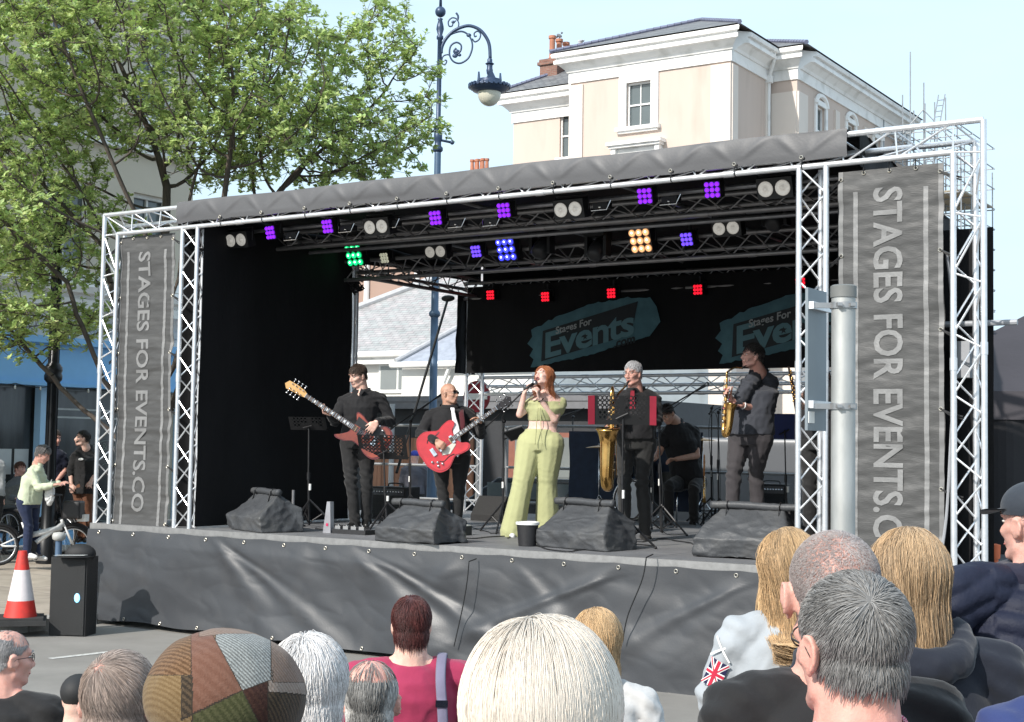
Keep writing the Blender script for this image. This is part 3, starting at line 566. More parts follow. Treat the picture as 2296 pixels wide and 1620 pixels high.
truss('header_truss', 'long aluminium front header truss running above the whole stage opening', [((uL, 0, H + .24), (uR, 0, H + .24)), ((uL + .24, 0, H), (uR - .24, 0, H)), ((uL + .12, .21, H + .12), (uR - .12, .21, H + .12))], G1)
truss('truss_post', 'outer left front truss post beside the left STAGES banner', [((uL, 0, -.02), (uL, 0, H + .24)), ((uL + .24, 0, -.02), (uL + .24, 0, H)), ((uL + .12, .21, -.02), (uL + .12, .21, H + .12))], G1)
truss('truss_post', 'outer right front truss post, the tallest in view, right of the big banner', [((uR - .24, 0, -.02), (uR - .24, 0, H)), ((uR, 0, -.02), (uR, 0, H + .24)), ((uR - .12, .21, -.02), (uR - .12, .21, H + .12))], G1)
truss('truss_post', 'inner left front truss post between the left banner and the black side drape', [((0, 0, -.02), (0, 0, H)), ((.24, 0, -.02), (.24, 0, H)), ((.12, .21, -.02), (.12, .21, H))], G1)
truss('truss_post', 'inner right front truss post partly behind the sign pole', [((7.404, 0, -.02), (7.404, 0, H)), ((7.644, 0, -.02), (7.644, 0, H)), ((7.52, .21, -.02), (7.52, .21, H))], G1)
truss('truss_post', 'mid-depth left truss post at the end of the black side drape', [((.0, 2.78, 0), (.0, 2.78, 3.3)), ((.24, 2.78, 0), (.24, 2.78, 3.3)), ((.12, 2.99, 0), (.12, 2.99, 3.3))], G1)
truss('truss_post', 'back left truss post behind the guitarist, beside the logo backdrop', [((-.12, 5.87, 0), (-.12, 5.87, 3.2)), ((.17, 5.87, 0), (.17, 5.87, 3.2)), ((.02, 6.08, 0), (.02, 6.08, 3.2))], G1)
truss('roof_truss', 'mid-depth overhead truss carrying the large green, blue and amber lamps', [((.0, 2.6, 3.3), (7.8, 2.6, 3.3)), ((.0, 2.6, 3.06), (7.8, 2.6, 3.06)), ((0, 2.85, 3.18), (7.8, 2.85, 3.18))], G1, mats=(M_dalu, M_dalu))
truss('roof_truss', 'forward overhead truss just behind the front row of lamps', [((.2, 1.3, 3.48), (7.8, 1.3, 3.48)), ((.2, 1.3, 3.3), (7.8, 1.3, 3.3)), ((.2, 1.5, 3.4), (7.8, 1.5, 3.4))], G1, mats=(M_dalu, M_dalu))
truss('roof_truss', 'rear overhead truss with the small red lamps above the backdrop', [((-.1, 5.75, 3.36), (7.26, 5.75, 3.36)), ((-.1, 5.75, 3.13), (7.26, 5.75, 3.13)), ((-.1, 5.97, 3.25), (7.26, 5.97, 3.25))], G1, mats=(M_dalu, M_dalu))
truss('roof_truss', 'left side overhead truss running front to back above the black drape', [((.12, .1, 3.42), (.12, 5.8, 3.42)), ((.12, .1, 3.16), (.12, 5.8, 3.16)), ((-.1, .1, 3.28), (-.1, 5.8, 3.28))], G1, mats=(M_dalu, M_dalu))
truss('rear_truss', 'low horizontal truss below the logo backdrop across the back of the stage', [((.1, 5.9, 1.97), (7.3, 5.9, 1.97)), ((.1, 5.9, 1.73), (7.3, 5.9, 1.73)), ((.1, 6.1, 1.85), (7.3, 6.1, 1.85))], G1, pitch=.3)
# cross bars and pipes under the roof
m = MB()
for z, v in ((3.42, .7), (3.33, 1.9), (3.45, 2.2), (3.4, 4.2)): m.cyl((.2, v, z), (7.75 - .1 * v, v, z), .024, seg=8)
for u in (1.6, 3.5, 5.4, 7.1): m.cyl((u, .2, 3.5), (u, 5.7, 3.48), .024, seg=8)
sth('lighting_bar', 'thin steel pipes crossing under the black stage roof', 'lighting bar', [('lighting_bar', m, mat('dull_steel', (.25, .25, .26), .45, .7, .2, 9), True)])
# platform
M_deck = mat('stage_ply', (.155, .157, .165), .6, 0, .2, 2.2, .15, 40, dirt=((.22, .22, .22), 1.1))
m = MB()
for i in range(10):
    for j in range(5): m.box((-1.3 + 1.04 * (i + .5), .0 + 1.22 * (j + .5), -.045), (1.034, 1.214, .09))
e = MB(); e.box((3.82, -.03, -.05), (10.3, .05, .1)); lg = MB()
for u in np.linspace(-1.2, 8.8, 8):
    for v in (.3, 3, 5.8): lg.cyl((u, v, -HD + .01), (u, v, -.1), .03)
sth('stage_platform', 'raised black plywood stage deck with an aluminium front edge', 'stage', [('deck', m, M_deck, False), ('edge_rail', e, mat('edge_alu', (.30, .30, .30), .5, .6, .15, 20), False), ('legs', lg, M_alu, True)])
# skirt
def fold(u, z, g=0):
    """hanging sheet: drapes radiating from pinned points, sagging swags and small creases"""
    d = np.zeros_like(u)
    for k, (pu, pz, dx, w_, a) in enumerate([(-.9, 0, -.1, .30, .03), (.55, 0, 1.2, .20, .075), (.62, -.1, 2.1, .16, .05), (1.9, 0, .35, .3, .04), (2.45, 0, 1.45, .24, .08), (2.5, -.05, 2.5, .16, .06), (4.1, 0, -.8, .25, .05), (4.6, -.1, .9, .22, .05), (5.9, 0, -1.5, .28, .07), (6.0, -.1, -2.6, .16, .05), (7.1, 0, -.9, .3, .07), (7.2, -.1, -2.0, .16, .045), (8.5, 0, -1.1, .24, .06)]):
        t = np.clip(-(z - pz) / 1.1, 0, 1); c = pu + dx * t ** .8; wv = w_ * 1.5 * (.14 + 1.0 * t); x = (u - c) / wv; a = a * .42
        d += a * np.exp(-x * x) * np.minimum(1, t * 4) - a * .5 * np.exp(-((x - 1.5) ** 2)) * np.minimum(1, t * 4)
    P = np.stack([u, z * 1.6, z * 0], 1)
    d += .014 * wob(P + .7 * z[:, None], .55, 3, 1) + .004 * wob(P, 1.7, 5, 2) + .007 * (np.abs(wob(P + .4 * z[:, None], .9, 9, 2)) ** .5) + .004 * np.abs(wob(P * [1, .5, 1], 1.6, 12, 2)) ** .5
    return d
def skirt_pt(s, t):
    u = uL - .02 + (uR - uL + .04) * s; hgt = 1.02 + .10 * np.clip((u - 2.5) / 4, 0, 1)
    z = -.055 - hgt * t; f = fold(u, z) * np.minimum(1, t * 6 + .08)
    z = z - .03 * np.sin(u * 5.2) * t * .4 - .012 * np.abs(np.sin((u - .2) * pi / .61)) * (1 - t)
    return np.stack([u, -.075 - f - .10 * t, z], 1)
m = MB(); m.grid(skirt_pt, 420, 60)
g = R8(2); rings = MB(); tt = MB()
def ring(mb, P, r=.016, th=.004, ax=(0, 1, 0)):
    x, y, d = frame(ax); a = np.linspace(0, 2 * pi, 13); mb.sweep(np.array([np.asarray(P) + r * (cos(q) * x + sin(q) * y) for q in a]), th, 5, cap=False)
for i in range(18):
    s = (i + .35) / 18; p = skirt_pt(np.array([s]), np.array([.035]))[0]; ring(rings, p - [0, .008, 0])
    p = skirt_pt(np.array([s]), np.array([.975]))[0]; ring(rings, p - [0, .008, 0], .015)
M_tarp = mat('dark_pvc_tarp', (.043, .046, .052), .44, 0, .08, 1.4, .10, 55, spec=.5, dirt=((.055, .057, .062), 3), bd=.008)
M_eye = mat('brass_eyelet', (.62, .58, .5), .35, .8, .1, 20)
sth('stage_skirt', 'long creased dark grey vinyl skirt hanging below the front edge of the stage', 'tarpaulin', [('sheet', m, M_tarp, True), ('eyelets', rings, M_eye, True)])
m = MB(); m.grid(lambda s, t: np.stack([uL - .05 + .02 * np.sin(9 * s), -.05 + 5.9 * s, -.04 - 1.07 * t], 1), 40, 8)
sth('side_skirt', 'dark vinyl skirt closing the left end of the stage', 'tarpaulin', [('x', m, M_tarp, True)])
m = MB(); m.grid(lambda s, t: np.stack([uR + .05 + .02 * np.sin(9 * s), -.05 + 5.9 * s, -.04 - 1.07 * t], 1), 40, 8)
sth('side_skirt', 'dark vinyl skirt closing the right end of the stage', 'tarpaulin', [('x', m, M_tarp, True)])
# cables down the skirt
M_cab = mat('black_cable', (.012, .012, .013), .5, 0, 0)
for pts, lb_ in ((((1052, 1255), (1048, 1300), (1038, 1360), (1018, 1450)), 'thin black cable hanging down the skirt behind the maroon shirt'), (((1450, 1245), (1440, 1300), (1408, 1380), (1396, 1440)), 'thin black cable hanging down the skirt right of centre')):
    P = smooth([sp(x, y, -.24) for x, y in pts], 20); P[0, 1] = -.12; m = MB(); m.sweep(P, .006, 5); sth('cable', lb_, 'cable', [('x', m, M_cab, True)])
# front valance
def val(s, t, off=0):
    u = -.06 + (7.84 - -.06) * s; z0 = 3.69 + .006 * np.sin(u * 3); hgt = .25 * (1 - .06 * np.abs(np.sin(u * pi / .62)) ** .7)
    ph = (u / .62) % 1; x = np.minimum(ph, 1 - ph) * 2
    V = .010 * np.exp(-((ph - .0 - (1 - t) * .5) / (.03 + .07 * (1 - t))) ** 2) + .009 * np.exp(-((ph - 1 + (1 - t) * .36) / (.03 + .08 * (1 - t))) ** 2) + .01 * np.exp(-((ph - .02 - (1 - t) * .16) / .05) ** 2) * t
    V += .006 * wob(np.stack([u, t * .3, t * 0], 1), .7, 8, 1)
    z = z0 - hgt * t; y = -.035 - V * np.sin(np.clip(t * 1.3, 0, 1) * pi) ** .6 - .012 * np.sin(t * pi); return np.stack([u, y - off, z], 1)
m = MB(); m.grid(val, 520, 16); m.grid(lambda s, t: np.stack([-.06 + 7.9 * s, -.035 + .5 * t, 3.675 + .02 * np.sin(t * 3)], 1), 60, 4)
ey = MB(); bun = MB()
for i in range(1, 13):
    u = i * .62; ey_p = np.array([u, -.05, 3.475]); ring(ey, ey_p, .014, .004)
    a = np.linspace(0, 2 * pi, 17); bun.sweep(np.stack([u + .006 * np.sin(a * 2), .0 - .034 * np.cos(a) - .003, 3.428 + .052 * np.sin(a) * 1.0], 1), .005, 5, cap=False); bun.ell((u + .02, -.04, 3.465), (.014, .012, .012), seg=6, rings=4)
M_val = mat('grey_pvc_valance', (.095, .095, .10), .5, 0, .08, 1.5, .08, 40, spec=.45)
sth('valance', 'creased grey vinyl valance strip laced along the front header truss', 'tarpaulin', [('sheet', m, M_val, True), ('eyelets', ey, M_eye, True), ('bungees', bun, M_cab, True)])
# roof canopy
M_drape = mat('black_drape', (.0095, .0095, .0105), .8, 0, .3, 1.2, .2, 20, spec=.2, stretch=(1, 1, .3))
m = MB(); m.grid(lambda s, t: np.stack([-.08 + (8.0 - .82 * t) * s, .3 + 5.9 * t, 3.66 - .03 * np.sin(t * pi * 5) ** 2], 1), 30, 30); m.grid(lambda s, t: np.stack([-.1 + .01 * np.sin(40 * s), .02 + 6.15 * s, 3.67 - .26 * t - .03 * np.sin(s * 14) ** 2 * t], 1), 60, 3)
m.grid(lambda s, t: np.stack([7.93 - .82 * s + .01 * np.sin(40 * s), .02 + 6.15 * s, 3.67 - .3 * t], 1), 60, 3); m.grid(lambda s, t: np.stack([-.08 + 7.18 * s, 6.2 + 0 * s, 3.66 - .5 * t], 1), 20, 3)
sth('stage_roof', 'black fabric canopy covering the top of the stage', 'canopy', [('x', m, M_drape, False)])
def drape(name, label, p0, p1, z0, z1, amp=.03, per=.35, n=80, seed=1):
    p0, p1 = np.array(p0, float), np.array(p1, float); L = np.linalg.norm(p1 - p0); d = (p1 - p0) / L; q = np.array([-d[1], d[0]]); m = MB()
    def fn(s, t):
        w_ = amp * np.sin(s * L / per * 2 * pi + 1.5 * np.sin(s * 7 + seed)) * (.3 + .7 * t) + .015 * wob(np.stack([s * L, t * 2, t * 0], 1), .8, seed)
        return np.stack([p0[0] + d[0] * s * L + q[0] * w_, p0[1] + d[1] * s * L + q[1] * w_, z1 + (z0 - z1) * t], 1)
    m.grid(fn, n, 20); return sth(name, label, 'drape', [('x', m, M_drape, True)])
drape('side_drape', 'tall black side drape filling the left wing of the stage', (.27, .06), (.24, 2.74), .02, 3.42, .008, .6)
drape('side_drape', 'tall black side drape along the right side of the stage', (7.86, .3), (7.08, 5.8), .02, 3.5)
drape('side_drape', 'narrow black drape strip behind the inner right post', (7.70, .12), (7.78, .5), .0, 3.36, .01, .2, 20)
drape('side_drape', 'narrow grey-black drape strip beside the left banner', (-.16, .12), (-.02, .35), .0, 3.42, .01, .2, 20)
drape('side_drape', 'black drape hanging behind the right banner and outer right post', (8.15, .5), (8.9, .5), -1.0, 2.85, .015, .5, 40)
m = MB(); m.cyl((8.0, .45, 2.05), (9.1, .45, 2.05), .024, seg=8); m.box((8.66, .42, 1.75), (.16, .12, .3)); m.sweep(smooth([(8.63, .1, 2.6), (8.64, .3, 1.9), (8.66, .1, 1.1), (8.64, .05, .5), (8.6, .02, .15)], 30), .012, 6)
sth('power_box', 'grey electrical box with a hanging white cable behind the outer right post', 'electrical box', [('box', m, mat('grey_box', (.3, .31, .33), .5, 0, .05), True)])
# back wall drapes, logo backdrops
drape('backdrop', 'plain black backdrop panels above the low rear truss', (-.02, 5.72), (7.28, 5.72), 2.03, 3.3, .012, .9, 120, 4)
drape('backdrop', 'black drape flap folded around the back left truss post', (-.12, 5.6), (-.15, 6.1), 2.03, 3.2, .02, .2, 20)
M_teal = mat('teal_print', (.055, .14, .17), .7, 0, .1, 6, dirt=((.08, .19, .22), 3)); M_dk = mat('dark_print', (.013, .018, .022), .7, 0, .1); M_lt = mat('light_print', (.33, .35, .35), .7, 0, .1)
def logo(u0, label):
    y = 5.685; sk = lambda P: np.c_[P[:, 0] + u0, np.full(len(P), y), P[:, 0] * .21 + P[:, 1] + 2.05]
    g = R8(7); top = []; xs = np.linspace(0, 1.9, 34)
    up_ = .58 + .10 * np.sin(xs / 1.9 * pi) + np.where((xs > .2) & (xs < 1.6), .02, 0) + g.uniform(-.015, .015, 34); lo_ = .0 + .05 * np.abs(xs - .9) + g.uniform(-.012, .012, 34)
    P = np.concatenate([np.c_[xs, up_], [[2.0, .42], [2.06, .2]], np.c_[xs[::-1], lo_[::-1]], [[.05, .15], [-.02, .22], [.04, .3], [-.06, .4], [.02, .48]]])
    m1 = MB(); n = len(P); V = sk(P); m1.add(V, [[tuple(range(n))]])
    m2 = MB(); Q = np.array([(.18, .09), (1.62, .13), (1.72, .56), (.2, .52)]); V2 = sk(Q); V2[:, 1] -= .006; m2.add(V2, [[(0, 1, 2, 3)]])
    V_, F_ = text('Events', .52, .0, bold=.014, spacing=.95); V_ = V_[:, :2]; V_[:, 0] = (V_[:, 0] - V_[:, 0].min()) / np.ptp(V_[:, 0]) * 1.42 + .25; V_[:, 1] = (V_[:, 1] - V_[:, 1].min()) / np.ptp(V_[:, 1]) * .37 + .11
    m3 = MB(); W = sk(V_); W[:, 1] -= .012; m3.add(W, F_)
    V_, F_ = text('Stages For', .14, .0, bold=.003); V_ = V_[:, :2]; V_[:, 0] = (V_[:, 0] - V_[:, 0].min()) / np.ptp(V_[:, 0]) * .58 + .42; V_[:, 1] = V_[:, 1] + .525 - .06
    m4 = MB(); W = sk(V_ * [1, 1]); W[:, 1] -= .014; m4.add(W, F_)
    V_, F_ = text('.com', .17, .0, bold=.006); V_ = V_[:, :2] + [1.52, .06]; W = sk(V_); W[:, 1] -= .015; m5 = MB(); m5.add(W, F_)
    st_ = MB(); c = (.90, .27); pp = [(c[0] + (.05 if i % 2 == 0 else .02) * sin(i * pi / 5), c[1] + (.05 if i % 2 == 0 else .02) * cos(i * pi / 5)) for i in range(10)]; W = sk(np.array(pp)); W[:, 1] -= .017; st_.add(W, [[tuple(range(10))]])
    sth('logo_print', label, 'printed logo', [('splash', m1, M_teal, False), ('plate', m2, M_dk, False), ('wordmark', m3, mat('teal_letters', (.10, .21, .24), .7, 0, .08), False), ('strapline', m4, M_lt, False), ('suffix', m5, M_dk, False), ('star', st_, M_dk, False)])
logo(1.12, 'teal Stages For Events logo print on the backdrop behind the singer')
logo(4.05, 'teal Stages For Events logo print on the backdrop behind the tall saxophonist at right')
# wing banners
M_ban = mat('grey_mesh_banner', (.066, .066, .066), .5, 0, .12, 1.2, .25, 26, spec=.35, dirt=((.09, .09, .09), 2.2), stretch=(1, 1, 5), bd=.008)
M_bt = mat('banner_white_print', (.20, .20, .20), .5, 0, .06, 5, .2, 30, dirt=((.15, .15, .15), 3))
def banner(u0, u1, zt, zb, label, seed, txt_u, txt_w, z_text0, ll):
    def srf(u, z, off=0.):
        s = (u - u0) / (u1 - u0); t = (zt - z) / (zt - zb)
        P = np.stack([s * .9, t * 3.4, s * 0], 1); y = .05 - .018 * wob(P, .5, seed) - .007 * wob(P * [1, 3, 1], 1.2, seed + 1) - .0025 * wob(P * [1, 5, 1], 2.6, seed + 2)
        for q in np.linspace(.1, .9, 4): y = y + .02 * np.exp(-((t - q) / .02) ** 2) * (np.abs(s - .5) * 2) ** 3
        return np.stack([u, y - off, z], 1)
    m = MB(); m.grid(lambda s, t: srf(u0 + (u1 - u0) * s + .012 * np.sin(t * 22) * (s - .5), zt + (zb - zt) * t), 60, 240)
    p = MB(); L = zt - zb
    for uu in (u0 + .15, u1 - .14): p.grid(lambda s, t: srf(uu - .02 + .04 * s, zt - .18 + (zb - zt + .2) * t, .004), 2, 240)
    h = MB()
    for uu in (u0 + .02, u1 - .02): h.grid(lambda s, t: srf(uu - .02 + .04 * s, zt + (zb - zt) * t, .003), 2, 240)
    V_, F_ = text('STAGES FOR EVENTS.CO', 1., 0., bold=.022, align='LEFT'); x = V_[:, 0] - V_[:, 0].min(); yv = V_[:, 1] - V_[:, 1].min()
    x = x / x.max() * ll; yv = yv / yv.max() * txt_w; W = srf(txt_u - txt_w / 2 + yv, z_text0 - x, .006); tx = MB(); tx.add(W, F_)
    ey = MB(); bg_ = MB()
    for q in np.linspace(.02, .98, 6):
        zz_ = zt + (zb - zt) * q
        for uu, sg in ((u0 + .025, -1), (u1 - .025, 1)): 
            c = srf(np.array([uu]), np.array([zz_]), .008)[0]; ring(ey, c, .014, .004)
            e_ = c + [sg * .17, .02, -.06 if sg > 0 else -.1]; bg_.sweep([c, (c + e_) / 2 + [0, 0, -.01], e_], .008, 5); bg_.sweep([c, (c + e_) / 2 + [0, 0, -.03], e_ + [0, 0, -.02]], .006, 5)
    for q in (.25, .5, .75): c = srf(np.array([u0 + (u1 - u0) * q]), np.array([zt - .025]), .008)[0]; ring(ey, c, .014, .004); bg_.sweep([c, c + [0, 0, .08]], .006, 5)
    sth('banner', label, 'banner', [('sheet', m, M_ban, True), ('hem', h, mat('banner_hem', (.16, .16, .16), .5, 0, .1), True), ('stripes', p, M_bt, True), ('lettering', tx, M_bt, True), ('eyelets', ey, M_eye, True), ('bungees', bg_, M_cab, True)])
banner(-1.07, -.17, 3.36, -.04, 'narrow grey banner with sideways white lettering on the left wing of the stage', 11, -.645, .2, 3.17, 3.02)
banner(7.74, 8.62, 3.33, -.02, 'wide grey banner with sideways white lettering on the right wing of the stage', 21, 8.165, .25, 3.17, 3.12)
# rear guard rail and its cloth
m = MB()
for u0_, u1_ in ((-2.2, -.12), (.4, 2.3), (2.35, 4.3), (4.35, 6.3)):
    m.sweep(smooth([(u0_, 6.2, .0), (u0_, 6.2, 1.1), (u0_ + .1, 6.2, 1.25), (u1_ - .1, 6.2, 1.25), (u1_, 6.2, 1.1), (u1_, 6.2, 0)], 40), .022, 8); m.cyl((u0_, 6.2, .66), (u1_, 6.2, .66), .02); m.cyl((u0_, 6.2, .15), (u1_, 6.2, .15), .02)
sth('guard_rail', 'grey tubular guard rail along the back edge of the stage', 'railing', [('rails', m, mat('galv_tube', (.28, .29, .3), .5, .6, .1, 9), True)])
drape('rail_banner', 'dark blue cloth tied to the rear guard rail behind the singer', (1.5, 6.15), (3.6, 6.15), .12, 1.2, .01, .5, 40, 9).data.materials[0] = mat('navy_cloth', (.018, .03, .06), .8, 0, .2)
for t_, zz_, hh in (('Stages For', .98, .1), ('Events', .6, .3)):
    V_, F_ = text(t_, 1., 0., bold=.01); V_[:, 0] *= 1.3 * (hh / .3 if hh < .2 else 1) * (.32 if hh > .2 else .32); V_[:, 1] *= hh / .75
    m = MB(); m.add(np.c_[V_[:, 0] + 2.5, np.full(len(V_), 6.11), V_[:, 1] + zz_], F_); sth('rail_lettering', 'faint blue %s lettering on the cloth of the rear guard rail' % t_, 'lettering', [('x', m, mat('blue_print', (.035, .06, .10), .8, 0, .1), False)])
m = MB(); a, b = np.array([-.36, 5.7, 3.15]), np.array([.39, 3.5, 1.0]); m.sweep([a, b + [.05, 0, -.4]], .02, 6); m.ell(a, (.12, .06, .05)); sth('strap', 'taut black strap slanting down from the back left roof corner', 'strap', [('x', m, M_cab, True)])
g = R8(9); m = MB(); c0 = np.array([.3, 2.75, 3.02])
for i in range(9): pts = [c0 + [0, 0, .08]] + [c0 + g.normal(0, .055, 3) + [0, 0, -.02 * j] for j in range(4)] + [c0 + [0, 0, .05]]; m.sweep(smooth(pts, 20), .008, 5)
sth('cable_coil', 'tangle of black cable hanging from the left end of the middle roof truss', 'cable', [('x', m, M_cab, True)])
# ---------------------------------------------------------------- stage lamps
M_hous = mat('lamp_housing', (.010, .010, .011), .5, .2, .2, 30)
def emis(n, c, s):
    m = mat(n, tuple(v * .3 for v in c), .2, 0, 0, emit=c, es=s); return m
def led(u, v, z, size, em, label, group, yaw=.25, tilt=.28, deep=.12):
    t = sthing('stage_light', label, 'stage light', u, v, z, group); t.rotation_euler = (tilt * 0, 0, -YAW + yaw)
    R = np.array([[1, 0, 0], [0, cos(tilt), -sin(tilt)], [0, sin(tilt), cos(tilt)]])   # faces -v, tipped down
    f = lambda V: V @ R.T
    m = MB(); m.box((0, deep / 2, 0), (size, deep, size)); hs = m.build('housing', M_hous, t, tr=f)
    m = MB(); l2 = MB(); k = size / 3.1
    for i in (-1, 0, 1):
        for j in (-1, 0, 1): m.cyl((i * k, -.008, j * k), (i * k, -.022, j * k), k * .40, k * .33, 14); l2.cyl((i * k, .004, j * k), (i * k, -.01, j * k), k * .47, seg=14)
    l2.build('reflectors', emis(em.name + '_rim', [c * .35 for c in em.node_tree.nodes['Principled BSDF'].inputs['Emission Color'].default_value[:3]], 1.2), hs, tr=f); [m.ell((i * k + .008, -.026, j * k + .008), (.013, .008, .013), None, 8, 5, 1) for i in (-1, 0, 1) for j in (-1, 0, 1) if size > .2]; m.build('lenses', [em, emis('hot_led', (1, 1, 1), 1.6)], hs, True, tr=f)
    m = MB(); s = size / 2 + .02; m.sweep([(-s, deep / 2, 0), (-s, deep / 2, size * .75), (s, deep / 2, size * .75), (s, deep / 2, 0)], .008, 6); m.cyl((0, deep / 2, size * .75), (0, deep / 2, size * .75 + .08), .02); m.build('bracket', M_black, t)
    return t
E_v = emis('violet_led', (.26, .02, 1.), 1.05); E_g = emis('green_led', (.01, .75, .22), 1.3); E_b = emis('blue_led', (.05, .06, 1.), 1.5); E_a = emis('amber_led', (1., .48, .21), 1.0); E_r = emis('red_led', (1., .01, .03), 1.0); E_i = emis('indigo_led', (.14, .06, 1.), 1.3); E_w = mat('unlit_led_glow', (.5, .5, .45), .3, 0, 0, emit=(.8, .8, .6), es=.2)  # E_w: lenses of the unlit lamp carry a faint added glow
ordn = ['first', 'second', 'third', 'fourth', 'fifth', 'sixth']
for i, (x, y) in enumerate([(607, 522), (735, 508), (977, 489), (1130, 472), (1446, 440), (1597, 426)]):
    u, v, z = sp(x, y, .45); led(u, v, z, .155, E_v, '%s violet nine-lens lamp from the left in the front row' % ordn[i].capitalize(), 'violet lamps in the front row', yaw=-.15 + .05 * i)
for (x, y, s, em, lb_) in [(794, 573, .28, E_g, 'large green nine-lens lamp above the bassist'), (862, 579, .13, E_w, 'small unlit nine-lens lamp right of the large green one'), (1068, 564, .15, E_i, 'small indigo nine-lens lamp left of the large blue one'), (1135, 560, .28, E_b, 'large blue nine-lens lamp above the singer'), (1436, 540, .28, E_a, 'large amber nine-lens lamp on the middle truss'), (1540, 537, .15, E_i, 'small indigo nine-lens lamp right of the large amber one')]:
    u, v, z = sp(x, y, 2.45); led(u, v, z, s, em, lb_, 'lamps on the middle truss', yaw=-.1, tilt=.35)
for i, (x, y) in enumerate([(1100, 662), (1223, 666), (1371, 658), (1565, 650), (1795, 635)]):
    u, v, z = sp(x, y, 5.6); led(u, v, z, .14, E_r, '%s small red nine-lens lamp from the left along the rear truss' % ordn[i].capitalize(), 'red lamps on the rear truss', yaw=-.1, tilt=.1)
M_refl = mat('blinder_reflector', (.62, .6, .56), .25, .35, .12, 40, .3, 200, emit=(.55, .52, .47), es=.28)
def blinder(x, y, v, label, s=1.):
    u, v, z = sp(x, y, v); t = sthing('blinder_light', label, 'stage light', u, v, z, 'twin round blinder lamps')
    R = np.array([[1, 0, 0], [0, cos(.3), -sin(.3)], [0, sin(.3), cos(.3)]]); f = lambda V: V @ R.T * s
    m = MB(); m.box((0, .07, 0), (.34, .13, .19)); h = m.build('housing', M_hous, t, tr=f); m.V
    for q in (-.082, .082):
        m = MB(); Rr = np.array([[1, 0, 0], [0, 0, -1], [0, 1, 0]]); m.lathe([(.072, .004), (.07, .012), (.05, .006), (.02, .004), (.018, .016), (.001, .018)], (q, 0, 0), 20, R=np.array([[1, 0, 0], [0, 0, -1.], [0, 1., 0]])); m.build('reflector', M_refl, h, True, tr=f)
    m = MB(); m.sweep([(-.19, .07, 0), (-.19, .07, .15), (.19, .07, .15), (.19, .07, 0)], .008, 6); m.build('bracket', M_black, t)
for x, y, v, s, lb_ in [(529, 539, .45, 1, 'twin blinder lamp at the far left of the front row'), (843, 509, .45, 1, 'twin blinder lamp between the second and third violet lamps'), (1274, 470, .45, 1, 'twin blinder lamp left of centre-right in the front row'), (1736, 423, .45, 1, 'twin blinder lamp at the far right of the front row'), (976, 565, 2.4, .95, 'twin blinder lamp on the middle truss, left one'), (1628, 512, 2.0, .95, 'twin blinder lamp on the middle truss, right one')]: blinder(x, y, v, lb_, s)
for i, (x, y, v) in enumerate([(652, 533, .5), (775, 515, .5), (875, 505, .5), (1022, 504, .5), (1100, 500, .5), (1345, 465, .5), (1500, 452, .5)]):
    u, v, z = sp(x, y, v); m = MB(); m.box((0, .05, .02), (.16, .1, .06)); m2 = MB(); m2.sweep([(-.1, 0, .04), (-.09, -.01, -.03), (.08, -.01, -.03), (.12, 0, .06)], .006, 6); m2.ell((0, -.01, 0), (.015, .01, .01), seg=6, rings=4)
    t = sthing('floodlight', 'small black floodlight with a silver handle, %s from the left in the front row' % (ordn + ['seventh'])[i], 'stage light', u, v, z, 'small floodlights'); m.build('housing', M_hous, t); m2.build('handle', M_chrome, t)
for i, (x, y) in enumerate([(1215, 555), (1340, 560), (1740, 490)]):
    u, v, z = sp(x, y, 2.4); t = sthing('moving_head_light', ['black moving-head lamp hanging left of the amber lamp, left one', 'black moving-head lamp hanging just left of the amber lamp', 'black moving-head lamp hanging at the right end of the middle truss'][i], 'stage light', u, v, z, 'moving-head lamps')
    m = MB(); m.box((0, 0, .2), (.26, .2, .12)); m.box((-.12, 0, .05), (.04, .12, .26)); m.box((.12, 0, .05), (.04, .12, .26)); m.build('yoke', M_hous, t); m = MB(); m.lathe([(.05, -.14), (.09, -.12), (.1, 0), (.08, .12), (.03, .14)], seg=16, R=np.array([[1, 0, 0], [0, .7, .7], [0, -.7, .7]])); m.build('head', M_blackp, t, True)
# ---------------------------------------------------------------- things in front of and beside the stage
PB = at(1890, 1200, 8.6); PB[2] = 0
po = thing('sign_pole', 'thick galvanised pole carrying grey sign backs in front of the right banner', 'pole', PB, .0)
zpo = lambda y: at(1890, y, 8.6)[2]; kp = 8.6 / FL; rp = 27 * kp
M_galv = mat('galvanised_steel', (.40, .41, .40), .55, .55, .18, 7, .06, 30, dirt=((.50, .51, .50), 5), stretch=(1, 1, .35))
m = MB(); m.lathe([(rp, 0), (rp * .985, zpo(668))], seg=28); m.build('pole', M_galv, po, True, ang=40)
m = MB(); m.lathe([(rp * 1.08, zpo(668)), (rp * 1.08, zpo(643)), (rp * .9, zpo(640))], seg=28); m.build('cap', mat('pole_cap', (.15, .155, .15), .6, 0, .1), po, True, ang=40)
for y in (686, 912):
    m = MB(); m.lathe([(rp * 1.02, zpo(y + 7)), (rp * 1.12, zpo(y + 7)), (rp * 1.12, zpo(y - 7)), (rp * 1.02, zpo(y - 7))], seg=28, cap=False); m.box((-rp * 1.9, -.0, zpo(y)), (rp * 1.8, .02, 12 * kp)); m.box((rp * .5, -rp * 1.1, zpo(y)), (.03, .04, .02)); m.box((-rp * .6, -rp * 1.1, zpo(y)), (.03, .05, .02)); m.build('clamp', mat('clamp_steel', (.38, .38, .38), .4, .8, .1), po, True, ang=30)
m = MB(); Rz = lambda a: np.array([[cos(a), -sin(a), 0], [sin(a), cos(a), 0], [0, 0, 1]])
wd = .30; Rs = Rz(radians(56)); cS = np.array([-52 * kp, .12, 0])
